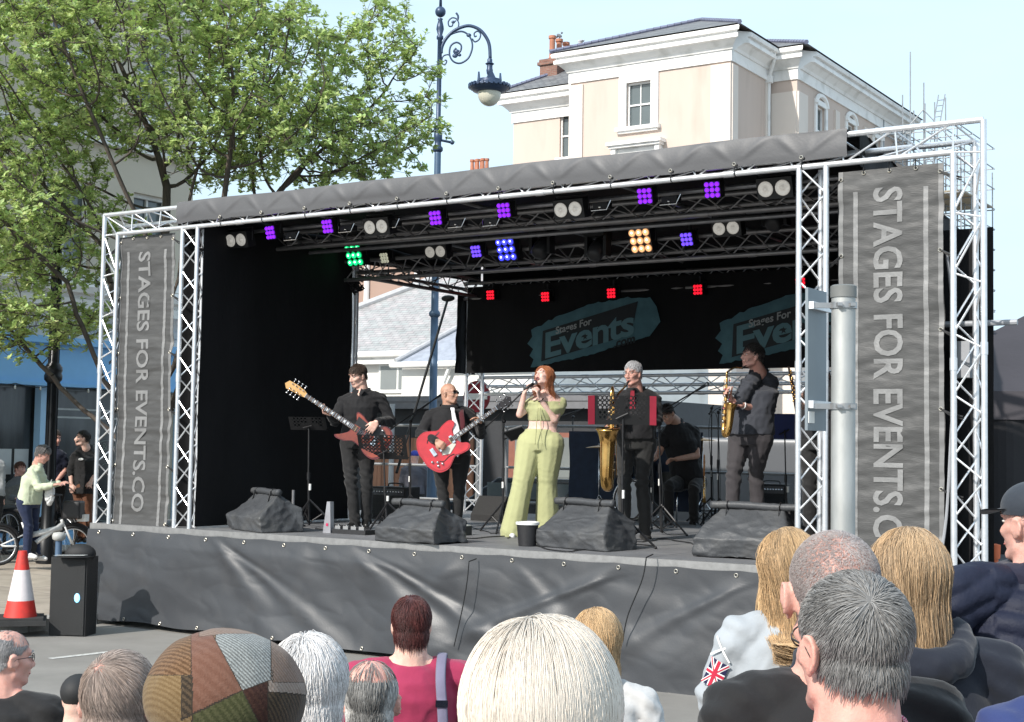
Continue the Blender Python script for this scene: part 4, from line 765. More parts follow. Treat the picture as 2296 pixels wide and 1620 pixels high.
m.box(cS + [0, 0, (zpo(658) + zpo(955)) / 2 - .0], (wd, .018, zpo(635) - zpo(955)), Rs); m.build('sign_panel', mat('sign_back_grey', (.20, .235, .26), .45, .3, .05, 3), po)
for y in (686, 908): m = MB(); m.box(cS + Rs @ np.array([0, -.025, 0]) + [0, 0, zpo(y)], (wd * .95, .035, .045), Rs); m.build('channel', M_alu, po)
m = MB(); m.box(cS + Rs @ np.array([-.1, -.013, 0]) + [0, 0, zpo(937)], (.09, .004, .07), Rs); m.build('sticker', M_white, po)
SK = gz(150, 1427); SK = np.array([*SK[:2], 0])
spk = thing('loudspeaker', 'tall black loudspeaker cabinet standing on the road at the left end of the stage', 'speaker', SK, -.12)
ks = 1 / (FL / SK[1]); hs_ = 174 * ks; ws_ = 84 * ks
m = MB(); m.box((0, .14, hs_ / 2), (ws_, .29, hs_)); m.build('cabinet', mat('speaker_cabinet', (.018, .018, .019), .65, 0, .2, 40, .3, 300), spk)
m = MB(); m.box((0, -.014, hs_ / 2), (ws_ - .03, .012, hs_ - .03)); gr = m.build('grille', mat('speaker_grille', (.022, .023, .024), .55, .3, .12, 3, .4, 400), spk)
m = MB(); m.ell((.11, -.025, hs_ * .49), (.032, .01, .05), seg=16); m.build('badge', mat('blue_badge', (.2, .5, .7), .3, 0, 0, emit=(.22, .6, 1.), es=1.5), gr, True)
m = MB(); m.ell((.05, .12, hs_ + .03), (.17, .11, .11), seg=20, rings=10); m.box((.04, -.03, hs_ + .012), (.34, .2, .012)); cg = m.build('carry_bag', mat('black_nylon', (.013, .013, .014), .7, 0, .2), None, True, loc=SK + [.03, 0, 0]); tag(cg, 'rounded black bag lying on top of the loudspeaker', 'bag')
m = MB(); m.add([(-.13, -.05, hs_ + .026), (.2, -.05, hs_ + .03), (.22, .06, hs_ + .03), (-.1, .04, hs_ + .026)], [[(0, 1, 2, 3)]]); pp_ = m.build('paper_sheet', mat('paper', (.6, .6, .6), .7, 0, .03), None, loc=SK + [-.02, -.06, 0]); tag(pp_, 'white paper sheet lying on the loudspeaker beside the black bag', 'paper')
CB = gz(45, 1398, .125)
cn = thing('traffic_cone', 'red and white traffic cone standing on the kerb at the far left', 'cone', CB, .3)
kc = CB[1] / FL; hc_ = 160 * kc
m = MB(); m.prism([(-.27, -.27), (.27, -.27), (.27, .27), (-.27, .27)], 0, .05); m.prism([(-.24, -.24), (.24, -.24), (.24, .24), (-.24, .24)], .05, .075); m.build('base', mat('cone_base', (.03, .03, .03), .8, 0, .2), cn)
prof = lambda t: (.19 - .145 * t ** .9)
M_cr = mat('cone_red', (.62, .035, .025), .55, 0, .12, 8, dirt=((.35, .04, .03), 5)); M_cw = mat('cone_reflective_white', (.68, .62, .62), .4, 0, .06, 20)
for nm, a_, b_, mt_ in (('lower_sleeve', .08, .32, M_cr), ('white_band', .32, .74, M_cw), ('top_sleeve', .74, 1.0, M_cr)):
    m = MB(); t_ = np.linspace(a_, b_, 6); m.lathe([(prof(q), q * hc_) for q in t_] + ([(.03, hc_ * 1.0)] if b_ == 1 else []), seg=28); m.build(nm, mt_, cn, True, ang=50)
BB = gz(68, 1392, .125) + [.14, .45, 0]
bo = thing('bollard', 'slim navy street bollard with a grey cap just behind the traffic cone', 'bollard', BB, 0)
m = MB(); m.lathe([(.045, 0), (.045, .28), (.055, .3), (.055, .34), (.04, .36), (.036, .86)], seg=20); m.build('post', M_navyl, bo, True, ang=40); m = MB(); m.lathe([(.04, .84), (.07, .86), (.075, .90), (.06, .93), (.01, .94)], seg=20); m.build('cap', mat('bollard_cap', (.42, .42, .4), .5), bo, True)
# gazebo at far right, tilted orange marker
GP = at(2320, 1200, 15.5); GP[2] = 0
ga = thing('gazebo', 'black market gazebo with a peaked roof at the far right beyond the stage', 'gazebo', GP, -YAW + .35)
zg = lambda y: at(2260, y, 14.2)[2]
M_gaz = mat('gazebo_canvas', (.042, .038, .045), .7, 0, .12, 1.5, .15, 12); M_gazd = mat('gazebo_wall', (.022, .021, .024), .8, 0, .2, 1.2, .2, 10)
m = MB(); e_ = 1.7; zt_, ze_ = zg(735), zg(880)
m.add([(-e_, -e_, ze_), (e_, -e_, ze_), (e_, e_, ze_), (-e_, e_, ze_), (0, 0, zt_ + .3)], [[(0, 1, 4), (1, 2, 4), (2, 3, 4), (3, 0, 4)]]); m.build('roof', M_gaz, ga)
m = MB(); 
for a_, b_ in (((-e_, -e_), (e_, -e_)), ((-e_, e_), (-e_, -e_)), ((e_, -e_), (e_, e_))): m.grid(lambda s, t: np.stack([a_[0] + (b_[0] - a_[0]) * s, a_[1] + (b_[1] - a_[1]) * s - .015 * np.abs(np.sin(s * 20)) * t, ze_ - .28 * t], 1), 40, 2)
m.build('valance', M_gaz, ga)
m = MB()
for a_, b_ in (((-e_ + .03, -e_ + .03), (e_, -e_ + .03)), ((-e_ + .03, e_), (-e_ + .03, -e_ + .03))): m.grid(lambda s, t: np.stack([a_[0] + (b_[0] - a_[0]) * s + .03 * np.sin(s * 25), a_[1] + (b_[1] - a_[1]) * s + .03 * np.sin(s * 31), (ze_ - .25) * (1 - t)], 1), 40, 4)
m.build('side_wall', M_gazd, ga)
m = MB()
for x in (-e_, e_):
    for y in (-e_, e_): m.cyl((x, y, 0), (x, y, ze_), .025)
m.build('pole', M_alu, ga)
OM = at(2231, 1300, 12.5); OM[2] = 0
om = thing('marker_post', 'short orange marker post beside the gazebo, left of the capped man', 'post', OM, 0); zo = at(2231, 1222, 12.5)[2]
m = MB(); m.lathe([(.03, 0), (.03, zo - .12), (.045, zo - .12), (.05, zo), (.01, zo + .01)], seg=12); m.build('post', mat('orange_plastic', (.7, .16, .06), .5, 0, .05), om, True, ang=40); m = MB(); m.lathe([(.12, 0), (.12, .05), (.03, .06)], seg=16); m.build('base', MT['cone_base'], om)
# ================================================================ people: helpers
def rotm(yaw=0, pitch=0, roll=0):
    """columns: lateral, forward (face), up; yaw 0 faces the viewer (-Y), + turns to picture right; pitch + looks up; roll + tips to picture right"""
    fwd = np.array([sin(yaw) * cos(pitch), -cos(yaw) * cos(pitch), sin(pitch)]); lat = np.array([cos(yaw), sin(yaw), 0.]); up = np.cross(lat, fwd) * -1
    up = np.cross(fwd, lat); up = up if up[2] > 0 else -up
    l2 = lat * cos(roll) - up * sin(roll); u2 = up * cos(roll) + lat * sin(roll); return np.array([l2, fwd, u2]).T
def skinm(n, c): return mat('skin_' + n, c, .52, 0, .14, 22, .35, 140, spec=.35, sss=.12, dirt=(tuple(np.array(c) * [.98, .84, .81]), 9), bd=.004)
SKP = skinm('pale', (.66, .42, .34)); SKR = skinm('ruddy', (.60, .33, .27)); SKT = skinm('tanned', (.50, .29, .21)); SKF = skinm('fair', (.74, .50, .43)); SKO = skinm('older', (.62, .38, .32))
def cloth(n, c, rough=.8, **k): return mat('cloth_' + n, c, rough, 0, k.pop('var', .1), k.pop('vs', 5), k.pop('bump', .25), k.pop('bs', 28), spec=k.pop('spec', .25), sheen=k.pop('sheen', .15), bd=.012, **k)
C_blk = cloth('black_cotton', (.014, .014, .016)); C_blk2 = cloth('black_trousers', (.018, .018, .019)); C_gry = cloth('charcoal_trousers', (.046, .042, .046)); C_slate = cloth('slate_shirt', (.042, .046, .058))
C_grn = cloth('lime_linen', (.40, .41, .215), var=.05, bump=.3); C_shoe = mat('black_leather', (.012, .012, .012), .4, 0, .1)
M_eyew = mat('eye_white', (.6, .57, .54), .3, 0, 0); M_iris = mat('dark_iris', (.02, .015, .01), .2, 0, 0); M_lip = mat('lips', (.36, .13, .12), .5, 0, .1); M_mouth = mat('open_mouth', (.06, .012, .012), .5, 0, 0); M_lens = mat('dark_lens', (.008, .008, .008), .08, 0, 0, spec=.8); M_frame = mat('thin_frame', (.05, .045, .04), .3, .5, 0)
class Head:
    def __init__(s, c, sc_=1., yaw=0, pitch=0, roll=0, wide=1.): s.c = np.asarray(c, float); s.R = rotm(yaw, pitch, roll); s.k = sc_; s.w = wide
    def T(s, p): p = np.atleast_2d(np.asarray(p, float)) * [s.w, 1, 1]; return (p * s.k) @ s.R.T + s.c
    def t(s, *p): return s.T(p)[0]
    def prims(s, m, neck=None, fem=False, ears=True, detail=False):
        k = s.k; E = lambda c, r: m.ell(s.t(*c), np.array(r) * k, s.R, 18, 12)
        E((0, -.017, .035), (.076 * s.w, .096, .086)); E((0, .02, -.028), (.062 * s.w, .070, .086)); E((0, -.03, -.03), (.066 * s.w, .07, .07))
        j = .92 if fem else 1.
        for q in (-1, 1):
            m.cap(s.t(q * .046 * j, .005, -.068), s.t(q * .018 * j, .066, -.096), .026 * k, .02 * k)
            m.cap(s.t(q * .036, .064, -.022), s.t(q * .05, .03, -.01), .022 * k, .02 * k)
            m.ell(s.t(q * .011, .098, -.034), np.array([.009, .011, .008]) * k, s.R, 10, 6)
            if ears:
                m.ell(s.t(q * .080, -.012, -.008), np.array([.008, .020, .031]) * k, s.R, 14, 10); m.ell(s.t(q * .078, -.004, -.034), np.array([.008, .010, .012]) * k, s.R, 8, 6)
                if detail:
                    a = np.linspace(-.9, 3.9, 14); m.sweep(s.T(np.stack([np.full(14, q * .089), -.014 - .019 * np.cos(a + .4) * -1, -.006 + .030 * np.sin(a + .4)], 1)), .0045 * k, 6); m.cap(s.t(q * .084, .006, -.012), s.t(q * .086, .002, -.022), .006 * k, .006 * k)
        m.ell(s.t(0, .070, -.097), np.array([.022, .018, .018]) * k, s.R, 12, 8)
        m.cap(s.t(0, .086, .012), s.t(0, .108, -.027), .008 * k, .0125 * k, 10)
        m.cap(s.t(-.036, .073, .030), s.t(.036, .073, .030), .013 * k, .013 * k, 10)
        m.cap(s.t(-.014, .088, -.058), s.t(.014, .088, -.058), .0085 * k, .0085 * k, 8); m.cap(s.t(-.012, .084, -.07), s.t(.012, .084, -.07), .009 * k, .009 * k, 8)
        if neck is not None: m.cap(s.t(0, -.022, -.05), neck, .058 * k * (.86 if fem else 1.08), .070 * k * (.86 if fem else 1.12), 14)
    def face(s, par, mouth='closed', eyes='open', brow=(.05, .035, .025), lipc=None, mat_lip=None):
        k = s.k
        m = MB(); m2 = MB(); b = MB(); l = MB()
        for q in (-1, 1):
            if eyes == 'open': m.ell(s.t(q * .030, .0725, .009), np.array([.0125, .008, .0062]) * k, s.R, 12, 8); m2.ell(s.t(q * .030, .0785, .009), np.array([.0055, .004, .0055]) * k, s.R, 10, 6)
            else: m2.sweep(s.T([(q * .018, .0795, .006), (q * .030, .083, .003), (q * .042, .0765, .006)]), .0018 * k, 5)
            b.sweep(s.T([(q * .014, .0885, .030), (q * .03, .0885, .036), (q * .047, .0745, .031)]), np.array([.004, .0042, .002]) * k, 5)
        if mouth == 'open': l.ell(s.t(0, .0925, -.066), np.array([.018, .007, .017]) * k, s.R, 14, 8); l2 = MB(); a = np.linspace(0, 2 * pi, 15); l2.sweep(s.T(np.stack([.020 * np.cos(a), .094 + 0 * a, -.066 + .019 * np.sin(a)], 1)), .0045 * k, 6, cap=False); l2.build('lips', M_lip, par, True)
        else: l.sweep(s.T([(-.022, .087, -.0645), (0, .0965, -.063), (.022, .087, -.0645)]), np.array([.003, .0045, .003]) * k, 6)
        if m.n: m.build('eyes', M_eyew, par, True)
        m2.build('pupils' if eyes == 'open' else 'eyelashes', M_iris, par, True); b.build('eyebrows', mat('brow_%d' % int(brow[0] * 1000), brow, .8, 0, .1), par, True); l.build('mouth', M_mouth if mouth == 'open' else (mat_lip or M_lip), par, True)
    def glasses(s, par, dark=False, r=.021, mt=None):
        k = s.k; m = MB(); l = MB()
        for q in (-1, 1):
            a = np.linspace(0, 2 * pi, 17); m.sweep(s.T(np.stack([q * .031 + r * np.cos(a), .098 - .18 * np.abs(q * .031 + r * np.cos(a)), .008 + r * .78 * np.sin(a)], 1)), .0016 * k, 5, cap=False)
            m.sweep(s.T([(q * (.031 + r), .089, .012), (q * .083, .04, .012), (q * .087, -.005, .006), (q * .086, -.022, -.012)]), .0018 * k, 5)
            if dark: l.ell(s.t(q * .031, .095, .008), np.array([r, .003, r * .78]) * k, s.R, 14, 6)
        m.sweep(s.T([(-.011, .1, .010), (0, .103, .013), (.011, .1, .010)]), .0015 * k, 5)
        g = m.build('glasses', mt or M_frame, par, True)
        if dark: l.build('lenses', M_lens, g, True)
SCALPS = [((0, -.017, .035), (.076, .096, .086)), ((0, .02, -.028), (.062, .070, .086)), ((0, -.03, -.03), (.066, .07, .07))]
def scalp(D):                                                    # ray from inside the skull -> surface point and normal
    o = np.array([0, -.017, .02]); best = np.zeros(len(D)); N = np.zeros_like(D)
    for c, r in SCALPS:
        c, r = np.array(c), np.array(r); a = ((D / r) ** 2).sum(1); q = (o - c) / r; b = 2 * (D / r * q).sum(1); cc = (q ** 2).sum() - 1; disc = np.maximum(b * b - 4 * a * cc, 0); t = (-b + np.sqrt(disc)) / (2 * a)
        P = o + D * t[:, None]; n = (P - c) / r ** 2; n /= np.linalg.norm(n, axis=1)[:, None]; k = t > best; best[k] = t[k]; N[k] = n[k]
    return o + D * best[:, None], N
def hairline(D, front=.50, nape=-.62, ear=-.02): return D[:, 2] > np.interp(D[:, 1], [-1, -.5, -.2, .1, .4, .68, .9], [nape, nape, nape + .15, ear, .22, front - .06, front])
def hair(H, par, m_, N=1500, L=.05, n=6, lift=.35, grav=.25, noise=.25, whorl=(0, -.55, .8), rad=.0009, thick=.012, mask=None, front=.50, nape=-.62, ear=-.02, seed=1, tonevar=.3, clump=.5, wave=0., Lfn=None, shell=.006, comb=None, name='hair', collide=True, extra=(), part=None, tonefn=None, wfreq=3., droop=None, cling=.55, stone=.62, lo=0., floor=None):
    g = R8(seed); D = g.normal(size=(N * 3, 3)); D /= np.linalg.norm(D, axis=1)[:, None]
    ok = hairline(D, front, nape, ear)
    if mask is not None: ok &= (g.uniform(size=len(D)) < mask(D))
    D = D[ok][:N]; N = len(D); P, Nn = scalp(D)
    w0 = nrm(whorl); tg = D - w0
    if part is not None: tg = np.c_[np.sign(D[:, 0] - part) * .9, np.zeros(N) - .15, -.45 * np.ones(N)]
    if comb is not None: tg = comb(D)
    tg = tg - Nn * (tg * Nn).sum(1)[:, None]; tg /= np.linalg.norm(tg, axis=1)[:, None] + 1e-9
    cl = np.stack([wob(P, 12, seed + i) for i in range(3)], 1); rn = g.normal(size=(N, 3))
    d = tg * (1 - lift) + Nn * lift + noise * (cl * clump * 1.6 + rn * (1 - clump)); d /= np.linalg.norm(d, axis=1)[:, None]
    Ln = L * (1 + .25 * g.normal(size=N)).clip(.4, 1.7)
    if Lfn is not None: Ln = Ln * Lfn(D)
    lay = thick * (lo + (1 - lo) * g.uniform(0, 1, N) ** .7); fc = lambda t: min(1, .3 + t) if not lo else min(1, .8 + t); pts = [P + Nn * (.001 if not lo else lay[:, None] * .8)]; ph = cl[:, 0] * 3 + g.uniform(-.4, .4, N); dwn = np.array([0, 0, -1.]) @ H.R
    if droop is not None: dwn = nrm(np.array(droop) @ H.R)
    cur = pts[0]
    for i in range(n):
        t = (i + 1) / n; prev_ = cur.copy(); dd = d + grav * t * dwn * 1.0 + noise * .35 * g.normal(size=(N, 3)) * .5
        if wave: dd = dd + wave * np.stack([np.sin(ph + t * wfreq * 2 * pi), np.cos(ph * 1.3 + t * wfreq * 2 * pi), 0 * ph], 1)
        dd /= np.linalg.norm(dd, axis=1)[:, None]; cur = cur + dd * (Ln / n)[:, None]
        if collide:
            for c, r in extra:
                c, r = np.array(c), np.array(r) + thick * .5; q = (cur - c) / r; k = (q ** 2).sum(1) < 1; sg = np.where(q[:, 1] < .25, -1., 1.); yy = c[1] + sg * r[1] * np.sqrt(np.maximum(0, 1 - q[:, 0] ** 2 - q[:, 2] ** 2)); cur[k, 1] = yy[k]
            for c, r in SCALPS:
                c, r = np.array(c), np.array(r); q = (cur - c) / (r + lay[:, None] * fc(t)); e = np.linalg.norm(q, axis=1); k = e < 1; cur[k] = c + (q[k] / e[k][:, None]) * (r + (lay * fc(t))[k][:, None])
        if cling:
            be = np.full(N, 9e9); tg2 = cur.copy()
            for c, r in SCALPS: c, r = np.array(c), np.array(r); q = (cur - c) / (r + lay[:, None] * fc(t)); e = np.linalg.norm(q, axis=1); k = e < be; be[k] = e[k]; tg2[k] = c + (q[k] / e[k][:, None]) * (r + (lay * fc(t))[k][:, None])
            f_ = (np.clip((cur[:, 2] + .085) / .05, 0, 1) * cling * (be > 1))[:, None]; cur = cur * (1 - f_) + tg2 * f_
        if floor is not None: cur[:, 2] = np.maximum(cur[:, 2], floor + .03 * rn[:, 0].clip(-1, 1))
        mv = cur - prev_; mv /= np.linalg.norm(mv, axis=1)[:, None] + 1e-9; d = d * .35 + mv * .65; d /= np.linalg.norm(d, axis=1)[:, None]; pts.append(cur.copy())
    Pt = np.stack(pts, 1); n1 = n + 1                               # (N, n1, 3) in head space
    Pw = H.T(Pt.reshape(-1, 3)).reshape(N, n1, 3); T = np.gradient(Pw, axis=1); T /= np.linalg.norm(T, axis=2)[..., None] + 1e-9
    A = H.T(Nn) - H.c; A = np.repeat(A[:, None, :], n1, 1); X_ = np.cross(T, A); X_ /= np.linalg.norm(X_, axis=2)[..., None] + 1e-9; Y_ = np.cross(T, X_)
    rr = rad * H.k * np.array([1] * (n1 - 2) + [.8, .3])[None, :, None] * (.7 + .6 * g.uniform(size=(N, 1, 1)))
    V = np.stack([Pw + rr * (cos(a) * X_ * 1.25 + sin(a) * Y_) for a in (0, 2.1, 4.2)], 2).reshape(-1, 3)
    b = (np.arange(N) * n1)[:, None] + np.arange(n)[None, :]; b = b.reshape(-1); Fs = []
    for q in range(3): q2 = (q + 1) % 3; Fs.append(np.stack([b * 3 + q, b * 3 + q2, (b + 1) * 3 + q2, (b + 1) * 3 + q], 1))
    tone = 1 + tonevar * (cl[:, 1] * .6 + g.normal(size=N) * .5); tone = tone.clip(.25, 1.9)[:, None] * np.ones((1, 3))
    if tonefn is not None: tone = tone * tonefn(D, g)
    m = MB(); m.add(V, [np.concatenate(Fs)], 0, None); m.C.append((0, np.repeat(tone, n1 * 3, 0)))
    if shell:
        a, e = np.meshgrid(np.linspace(-pi, pi, 61)[:-1], np.linspace(-pi / 2 + .02, pi / 2 - .001, 40)); Dg = np.stack([np.cos(e) * np.sin(a), np.cos(e) * np.cos(a), np.sin(e)], 2).reshape(-1, 3)
        Pg, Ng = scalp(Dg); okg = hairline(Dg, front + .03, nape + .05, ear + .03)
        if mask is not None: okg &= mask(Dg) > .55
        Vg = H.T(Pg + Ng * shell * (.75 + .25 * wob(Pg, 25, seed)[:, None])); i, j = np.meshgrid(np.arange(60), np.arange(39)); i = i.ravel(); j = j.ravel(); i2 = (i + 1) % 60
        F = np.stack([j * 60 + i, j * 60 + i2, (j + 1) * 60 + i2, (j + 1) * 60 + i], 1); F = F[okg[F].all(1)]
        if len(F): o0 = m.n; m.add(Vg, [F]); m.C.append((o0, np.full((len(Vg), 3), stone)))
    return m.build(name, m_, par, True)
def hairm(n, c, rough=.55): return mat('hair_' + n, c, rough, 0, 0, tone=True, spec=.35, sheen=.1)
def hand(m, w, d, nrm_, k=1., curl=.5, thumb=1, spread=.12, holdr=None):
    """palm + five fingers; w wrist, d finger direction, nrm_ palm normal (fingers bend towards it), thumb side +1/-1"""
    d = nrm(d); pn = nrm(np.asarray(nrm_) - d * (np.asarray(nrm_) @ d)); sd = np.cross(d, pn) * thumb
    for i in range(4):
        a = w + sd * (.018 * 1.0 - i * .012) * k; b = w + d * .082 * k + sd * (.030 - i * .020) * k; m.cap(a, b, .013 * k, .0125 * k, 8)
    for i, ln in enumerate((.070, .080, .075, .058)):
        p = w + d * .084 * k + sd * (.031 - i * .0205) * k; ang = curl * (.7 + .12 * i); f = nrm(d + sd * spread * (1.2 - .8 * i)); r = .0092 * k
        for q, fr in enumerate((.45, .32, .23)):
            f = nrm(f * cos(ang) + pn * sin(ang)); e = p + f * ln * fr * k; m.cap(p, e, r, r * .9, 7); p = e; r *= .9; ang = curl * (1.0 + .1 * q)
            pn2 = pn
    p = w + d * .025 * k + sd * .022 * k; f = nrm(d * .75 + sd * .8 + pn * .25 * (1 + curl)); e = p + f * .040 * k; m.cap(p, e, .0135 * k, .011 * k, 8); f = nrm(d * 1. + sd * .25 + pn * .6 * curl); m.cap(e, e + f * .034 * k, .0105 * k, .0095 * k, 8); m.cap(e + f * .034 * k, e + f * .056 * k + pn * .01 * curl * k, .0098 * k, .008 * k, 8)
def wrinkle(V, N, amp, f=6, seed=1, joints=()):
    q = V - V.mean(0); d = amp * .6 * wob(q, f * .35, seed) + amp * .5 * (1 - 2 * np.abs(wob(q * [1, 1, .75], f * .8, seed + 3, 2)))
    for c, r in joints: e = np.linalg.norm(V - c, axis=1) / r; d += amp * 1.3 * np.exp(-e * e) * np.sin((V - c) @ np.array([.4, .2, 1.]) / r * 9 + 2 * wob(q, 3, seed + 5, 1))
    return V + N * d[:, None]
def rbuild(mb, name, mt, par, vox, sm=2, amp=0, f=6, seed=1, joints=(), rough_fn=None):
    V, Fs, N = remesh(mb, vox, sm)
    if amp: V = wrinkle(V, N, amp, f, seed, joints)
    if rough_fn is not None: V = rough_fn(V, N)
    o = MB(); o.add(V, Fs); return o.build(name, mt, par, True)
def lerp(a, b, t): return np.asarray(a) + (np.asarray(b) - np.asarray(a)) * t
def person(label, J, k=1., skin=SKP, shirt=C_blk, trousers=C_blk2, group=None, ty=0., lean=None, sleeve='long', hd=(0, 0, 0), bulk=1.14, belly=0., fem=False, vox=.0085, hands=None, mouth='closed', eyes='open', brow=(.05, .035, .025), shoe=C_shoe, flare=0., collar=True, short_top=False, headw=1., headk=None, amp=.006, face=True, legs=True, tail=.0, detail=False, skirtf=None, ears=True, cvox=None, feet=(0, 0), quilt=None):
    """J: world joints a = picture-left side, b = picture-right side"""
    base = (np.array(J['aa']) + np.array(J['ab'])) / 2; base[2] = min(J['aa'][2], J['ab'][2]) - .08 * k
    t = thing('person', label, 'person', base, 0, group); Z = lambda V: V - base
    Hd = Head(Z(J['head']), headk or k, *[radians(q) for q in hd], wide=headw); hp = Z(J['hip']); nk = Z(J['neck']); sa, sb = Z(J['sa']) - [0, 0, .028 * k], Z(J['sb']) - [0, 0, .028 * k]
    wv = np.array([cos(ty), sin(ty), 0]); dv = np.array([-sin(ty), cos(ty), 0]); hw = wv if 'hy' not in J else np.array([cos(J['hy']), sin(J['hy']), 0]); hdv = np.array([-hw[1], hw[0], 0])
    sw = (sb - sa); shw = nrm(sw); shw = shw * (1 if shw @ wv >= 0 else -1); B = bulk * k; ch = lerp(hp, nk, .68); wa = lerp(hp, nk, .30)
    def torso(m, e, top=True, low=True):
        s_ = []
        if low: s_ += [(hp + [0, 0, -.07 * k], hw * (.145 * B + e), hdv * (.10 * B + e)), (hp + [0, 0, .02 * k], hw * ((.172 if fem else .162) * B + e), hdv * (.118 * B + e))]
        s_ += [(wa - dv * belly * .5, wv * ((.125 if fem else .148) * B + e), dv * (.098 * B + e + belly)), (lerp(hp, nk, .5) - dv * belly * .3, wv * ((.135 if fem else .160) * B + e), dv * (.107 * B + e + belly * .7)), (ch, wv * (.160 * B + e), dv * ((.125 if fem else .12) * B + e))]
        if top: s_ += [(lerp(ch, nk, .55), shw * (.150 * B + e), dv * (.102 * B + e)), (lerp(ch, nk, .85), shw * (.10 * B + e), dv * (.08 * B + e)), (nk + [0, 0, .01 * k], shw * (.062 * B + e), dv * (.062 * B + e))]
        m.loft(s_, 24)
    arms = {}
    for q in 'ab': arms[q] = (sa if q == 'a' else sb, Z(J['e' + q]), Z(J['w' + q]))
    lg = {q: (hp + hw * (.088 * B * (-1 if q == 'a' else 1)) + [0, 0, -.03 * k], Z(J['k' + q]), Z(J['a' + q])) for q in 'ab'}
    m = MB(); torso(m, -.008)
    for q in 'ab':
        s_, e_, w_ = arms[q]; af = (.85 if fem else 1.) * k * (1 + (bulk - 1) * .5); m.cap(lerp(s_, nk, .35), s_, .045 * af, .05 * af); m.cap(s_, e_, .050 * af, .039 * af); m.cap(e_, w_, .040 * af, .026 * af)
        if legs: h_, n_, a_ = lg[q]; m.cap(h_, n_, .080 * B, .052 * k); m.cap(n_, a_, .052 * k, .035 * k); m.cap(a_, a_ + [0, 0, -.04 * k], .033 * k, .026 * k)
    Hd.prims(m, nk, fem, ears, detail)
    for q in 'ab': m.cap(nk + [0, 0, .03 * k], lerp(nk, arms[q][0], .7) + [0, 0, .0], .045 * k, .045 * k)
    for q in 'ab':
        if hands and q in hands: hnd = hands[q]; hand(m, arms[q][2], hnd[0], hnd[1], k * 1.04, hnd[2], hnd[3])
        elif hands is None: d_ = nrm(arms[q][2] - arms[q][1]); hand(m, arms[q][2], d_, (0, .3, -1) if abs(d_[2]) < .8 else (0, 1, 0), k, .4, 1 if q == 'a' else -1)
    body = rbuild(m, 'body', skin, t, vox, 2)
    if face: Hd.face(t, mouth, eyes, brow)
    # top
    m = MB(); seed = int(abs(base[0] * 97 + base[1] * 31)) % 97
    if shirt is not None:
        if short_top: m.loft([(lerp(hp, nk, .42), wv * .13 * B, dv * .105 * B), (lerp(hp, nk, .55), wv * (.14 * B), dv * (.128 * B)), (ch, wv * .165 * B, dv * .14 * B), (lerp(ch, nk, .35), shw * .165 * B, dv * .12 * B), (lerp(ch, nk, .5), shw * .16 * B, dv * .10 * B)], 24)
        else:
            torso(m, .014 * k, low=False); m.loft([(hp + [0, 0, (.0 - tail) * k], hw * (.168 * B + .012), hdv * (.122 * B + .012 + belly * .8)), (wa - dv * belly * .5, wv * (.15 * B + .016), dv * (.105 * B + .014 + belly))], 24)
        for q in 'ab':
            s_, e_, w_ = arms[q]; af = (.88 if fem else 1.) * k * (1 + (bulk - 1) * .5)
            if not short_top: m.cap(lerp(s_, nk, .5), s_, .062 * af, .070 * af); m.cap(nk + [0, 0, -.005 * k], lerp(nk, s_, .6), .05 * k, .056 * k)
            if sleeve == 'long': m.cap(s_, e_, .070 * af, .058 * af); m.cap(e_, lerp(e_, w_, .93), .058 * af, .042 * af)
            elif sleeve == 'rolled': m.cap(s_, e_, .064 * af, .054 * af); m.cap(e_, lerp(e_, w_, .25), .052 * af, .05 * af)
            elif sleeve == 'puff': m.cap(lerp(s_, e_, .0), lerp(s_, e_, .42), .066 * af, .068 * af)
            elif sleeve == 'short': m.cap(s_, lerp(s_, e_, .55), .066 * af, .064 * af)
        jt = [(arms[q][1], .09 * k) for q in 'ab'] + [(arms[q][0], .1 * k) for q in 'ab'] + [(wa, .1 * k)]
        qf = None if not quilt else (lambda V, N: V + N * (.014 * np.abs(np.sin((V[:, 2] + .05 * np.sin(V[:, 0] * 4) + .6 * np.abs(V[:, 0] - nk[0])* (np.abs(V[:, 0] - nk[0]) > .17)) * pi / quilt)) ** .6)[:, None])
        so_ = rbuild(m, 'shirt' if not quilt else 'jacket', shirt, t, cvox or .011, 2, amp, 7, seed, jt, qf)
        if collar and not short_top:
            c = MB(); n = 25; a = np.linspace(radians(200), radians(520), n); cc_ = nk + [0, 0, .012 * k] - dv * .004
            up_ = np.array([0, 0, .032 * k]); L0_ = np.array([cc_ + shw * .071 * B * cos(q) + dv * .07 * B * sin(q) * 1. + np.array([0, 0, .012 * k]) * sin(q) for q in a])
            V = np.concatenate([L0_, L0_ + up_, L0_ + up_ * .95 + (L0_ - cc_) * .12, L0_ * 1.0 + (L0_ - cc_) * .22 - up_ * .15]); i = np.arange(n - 1)
            c.add(V, [np.concatenate([np.stack([r_ * n + i, r_ * n + i + 1, (r_ + 1) * n + i + 1, (r_ + 1) * n + i], 1) for r_ in range(3)])]); c.build('collar', shirt, t, True)
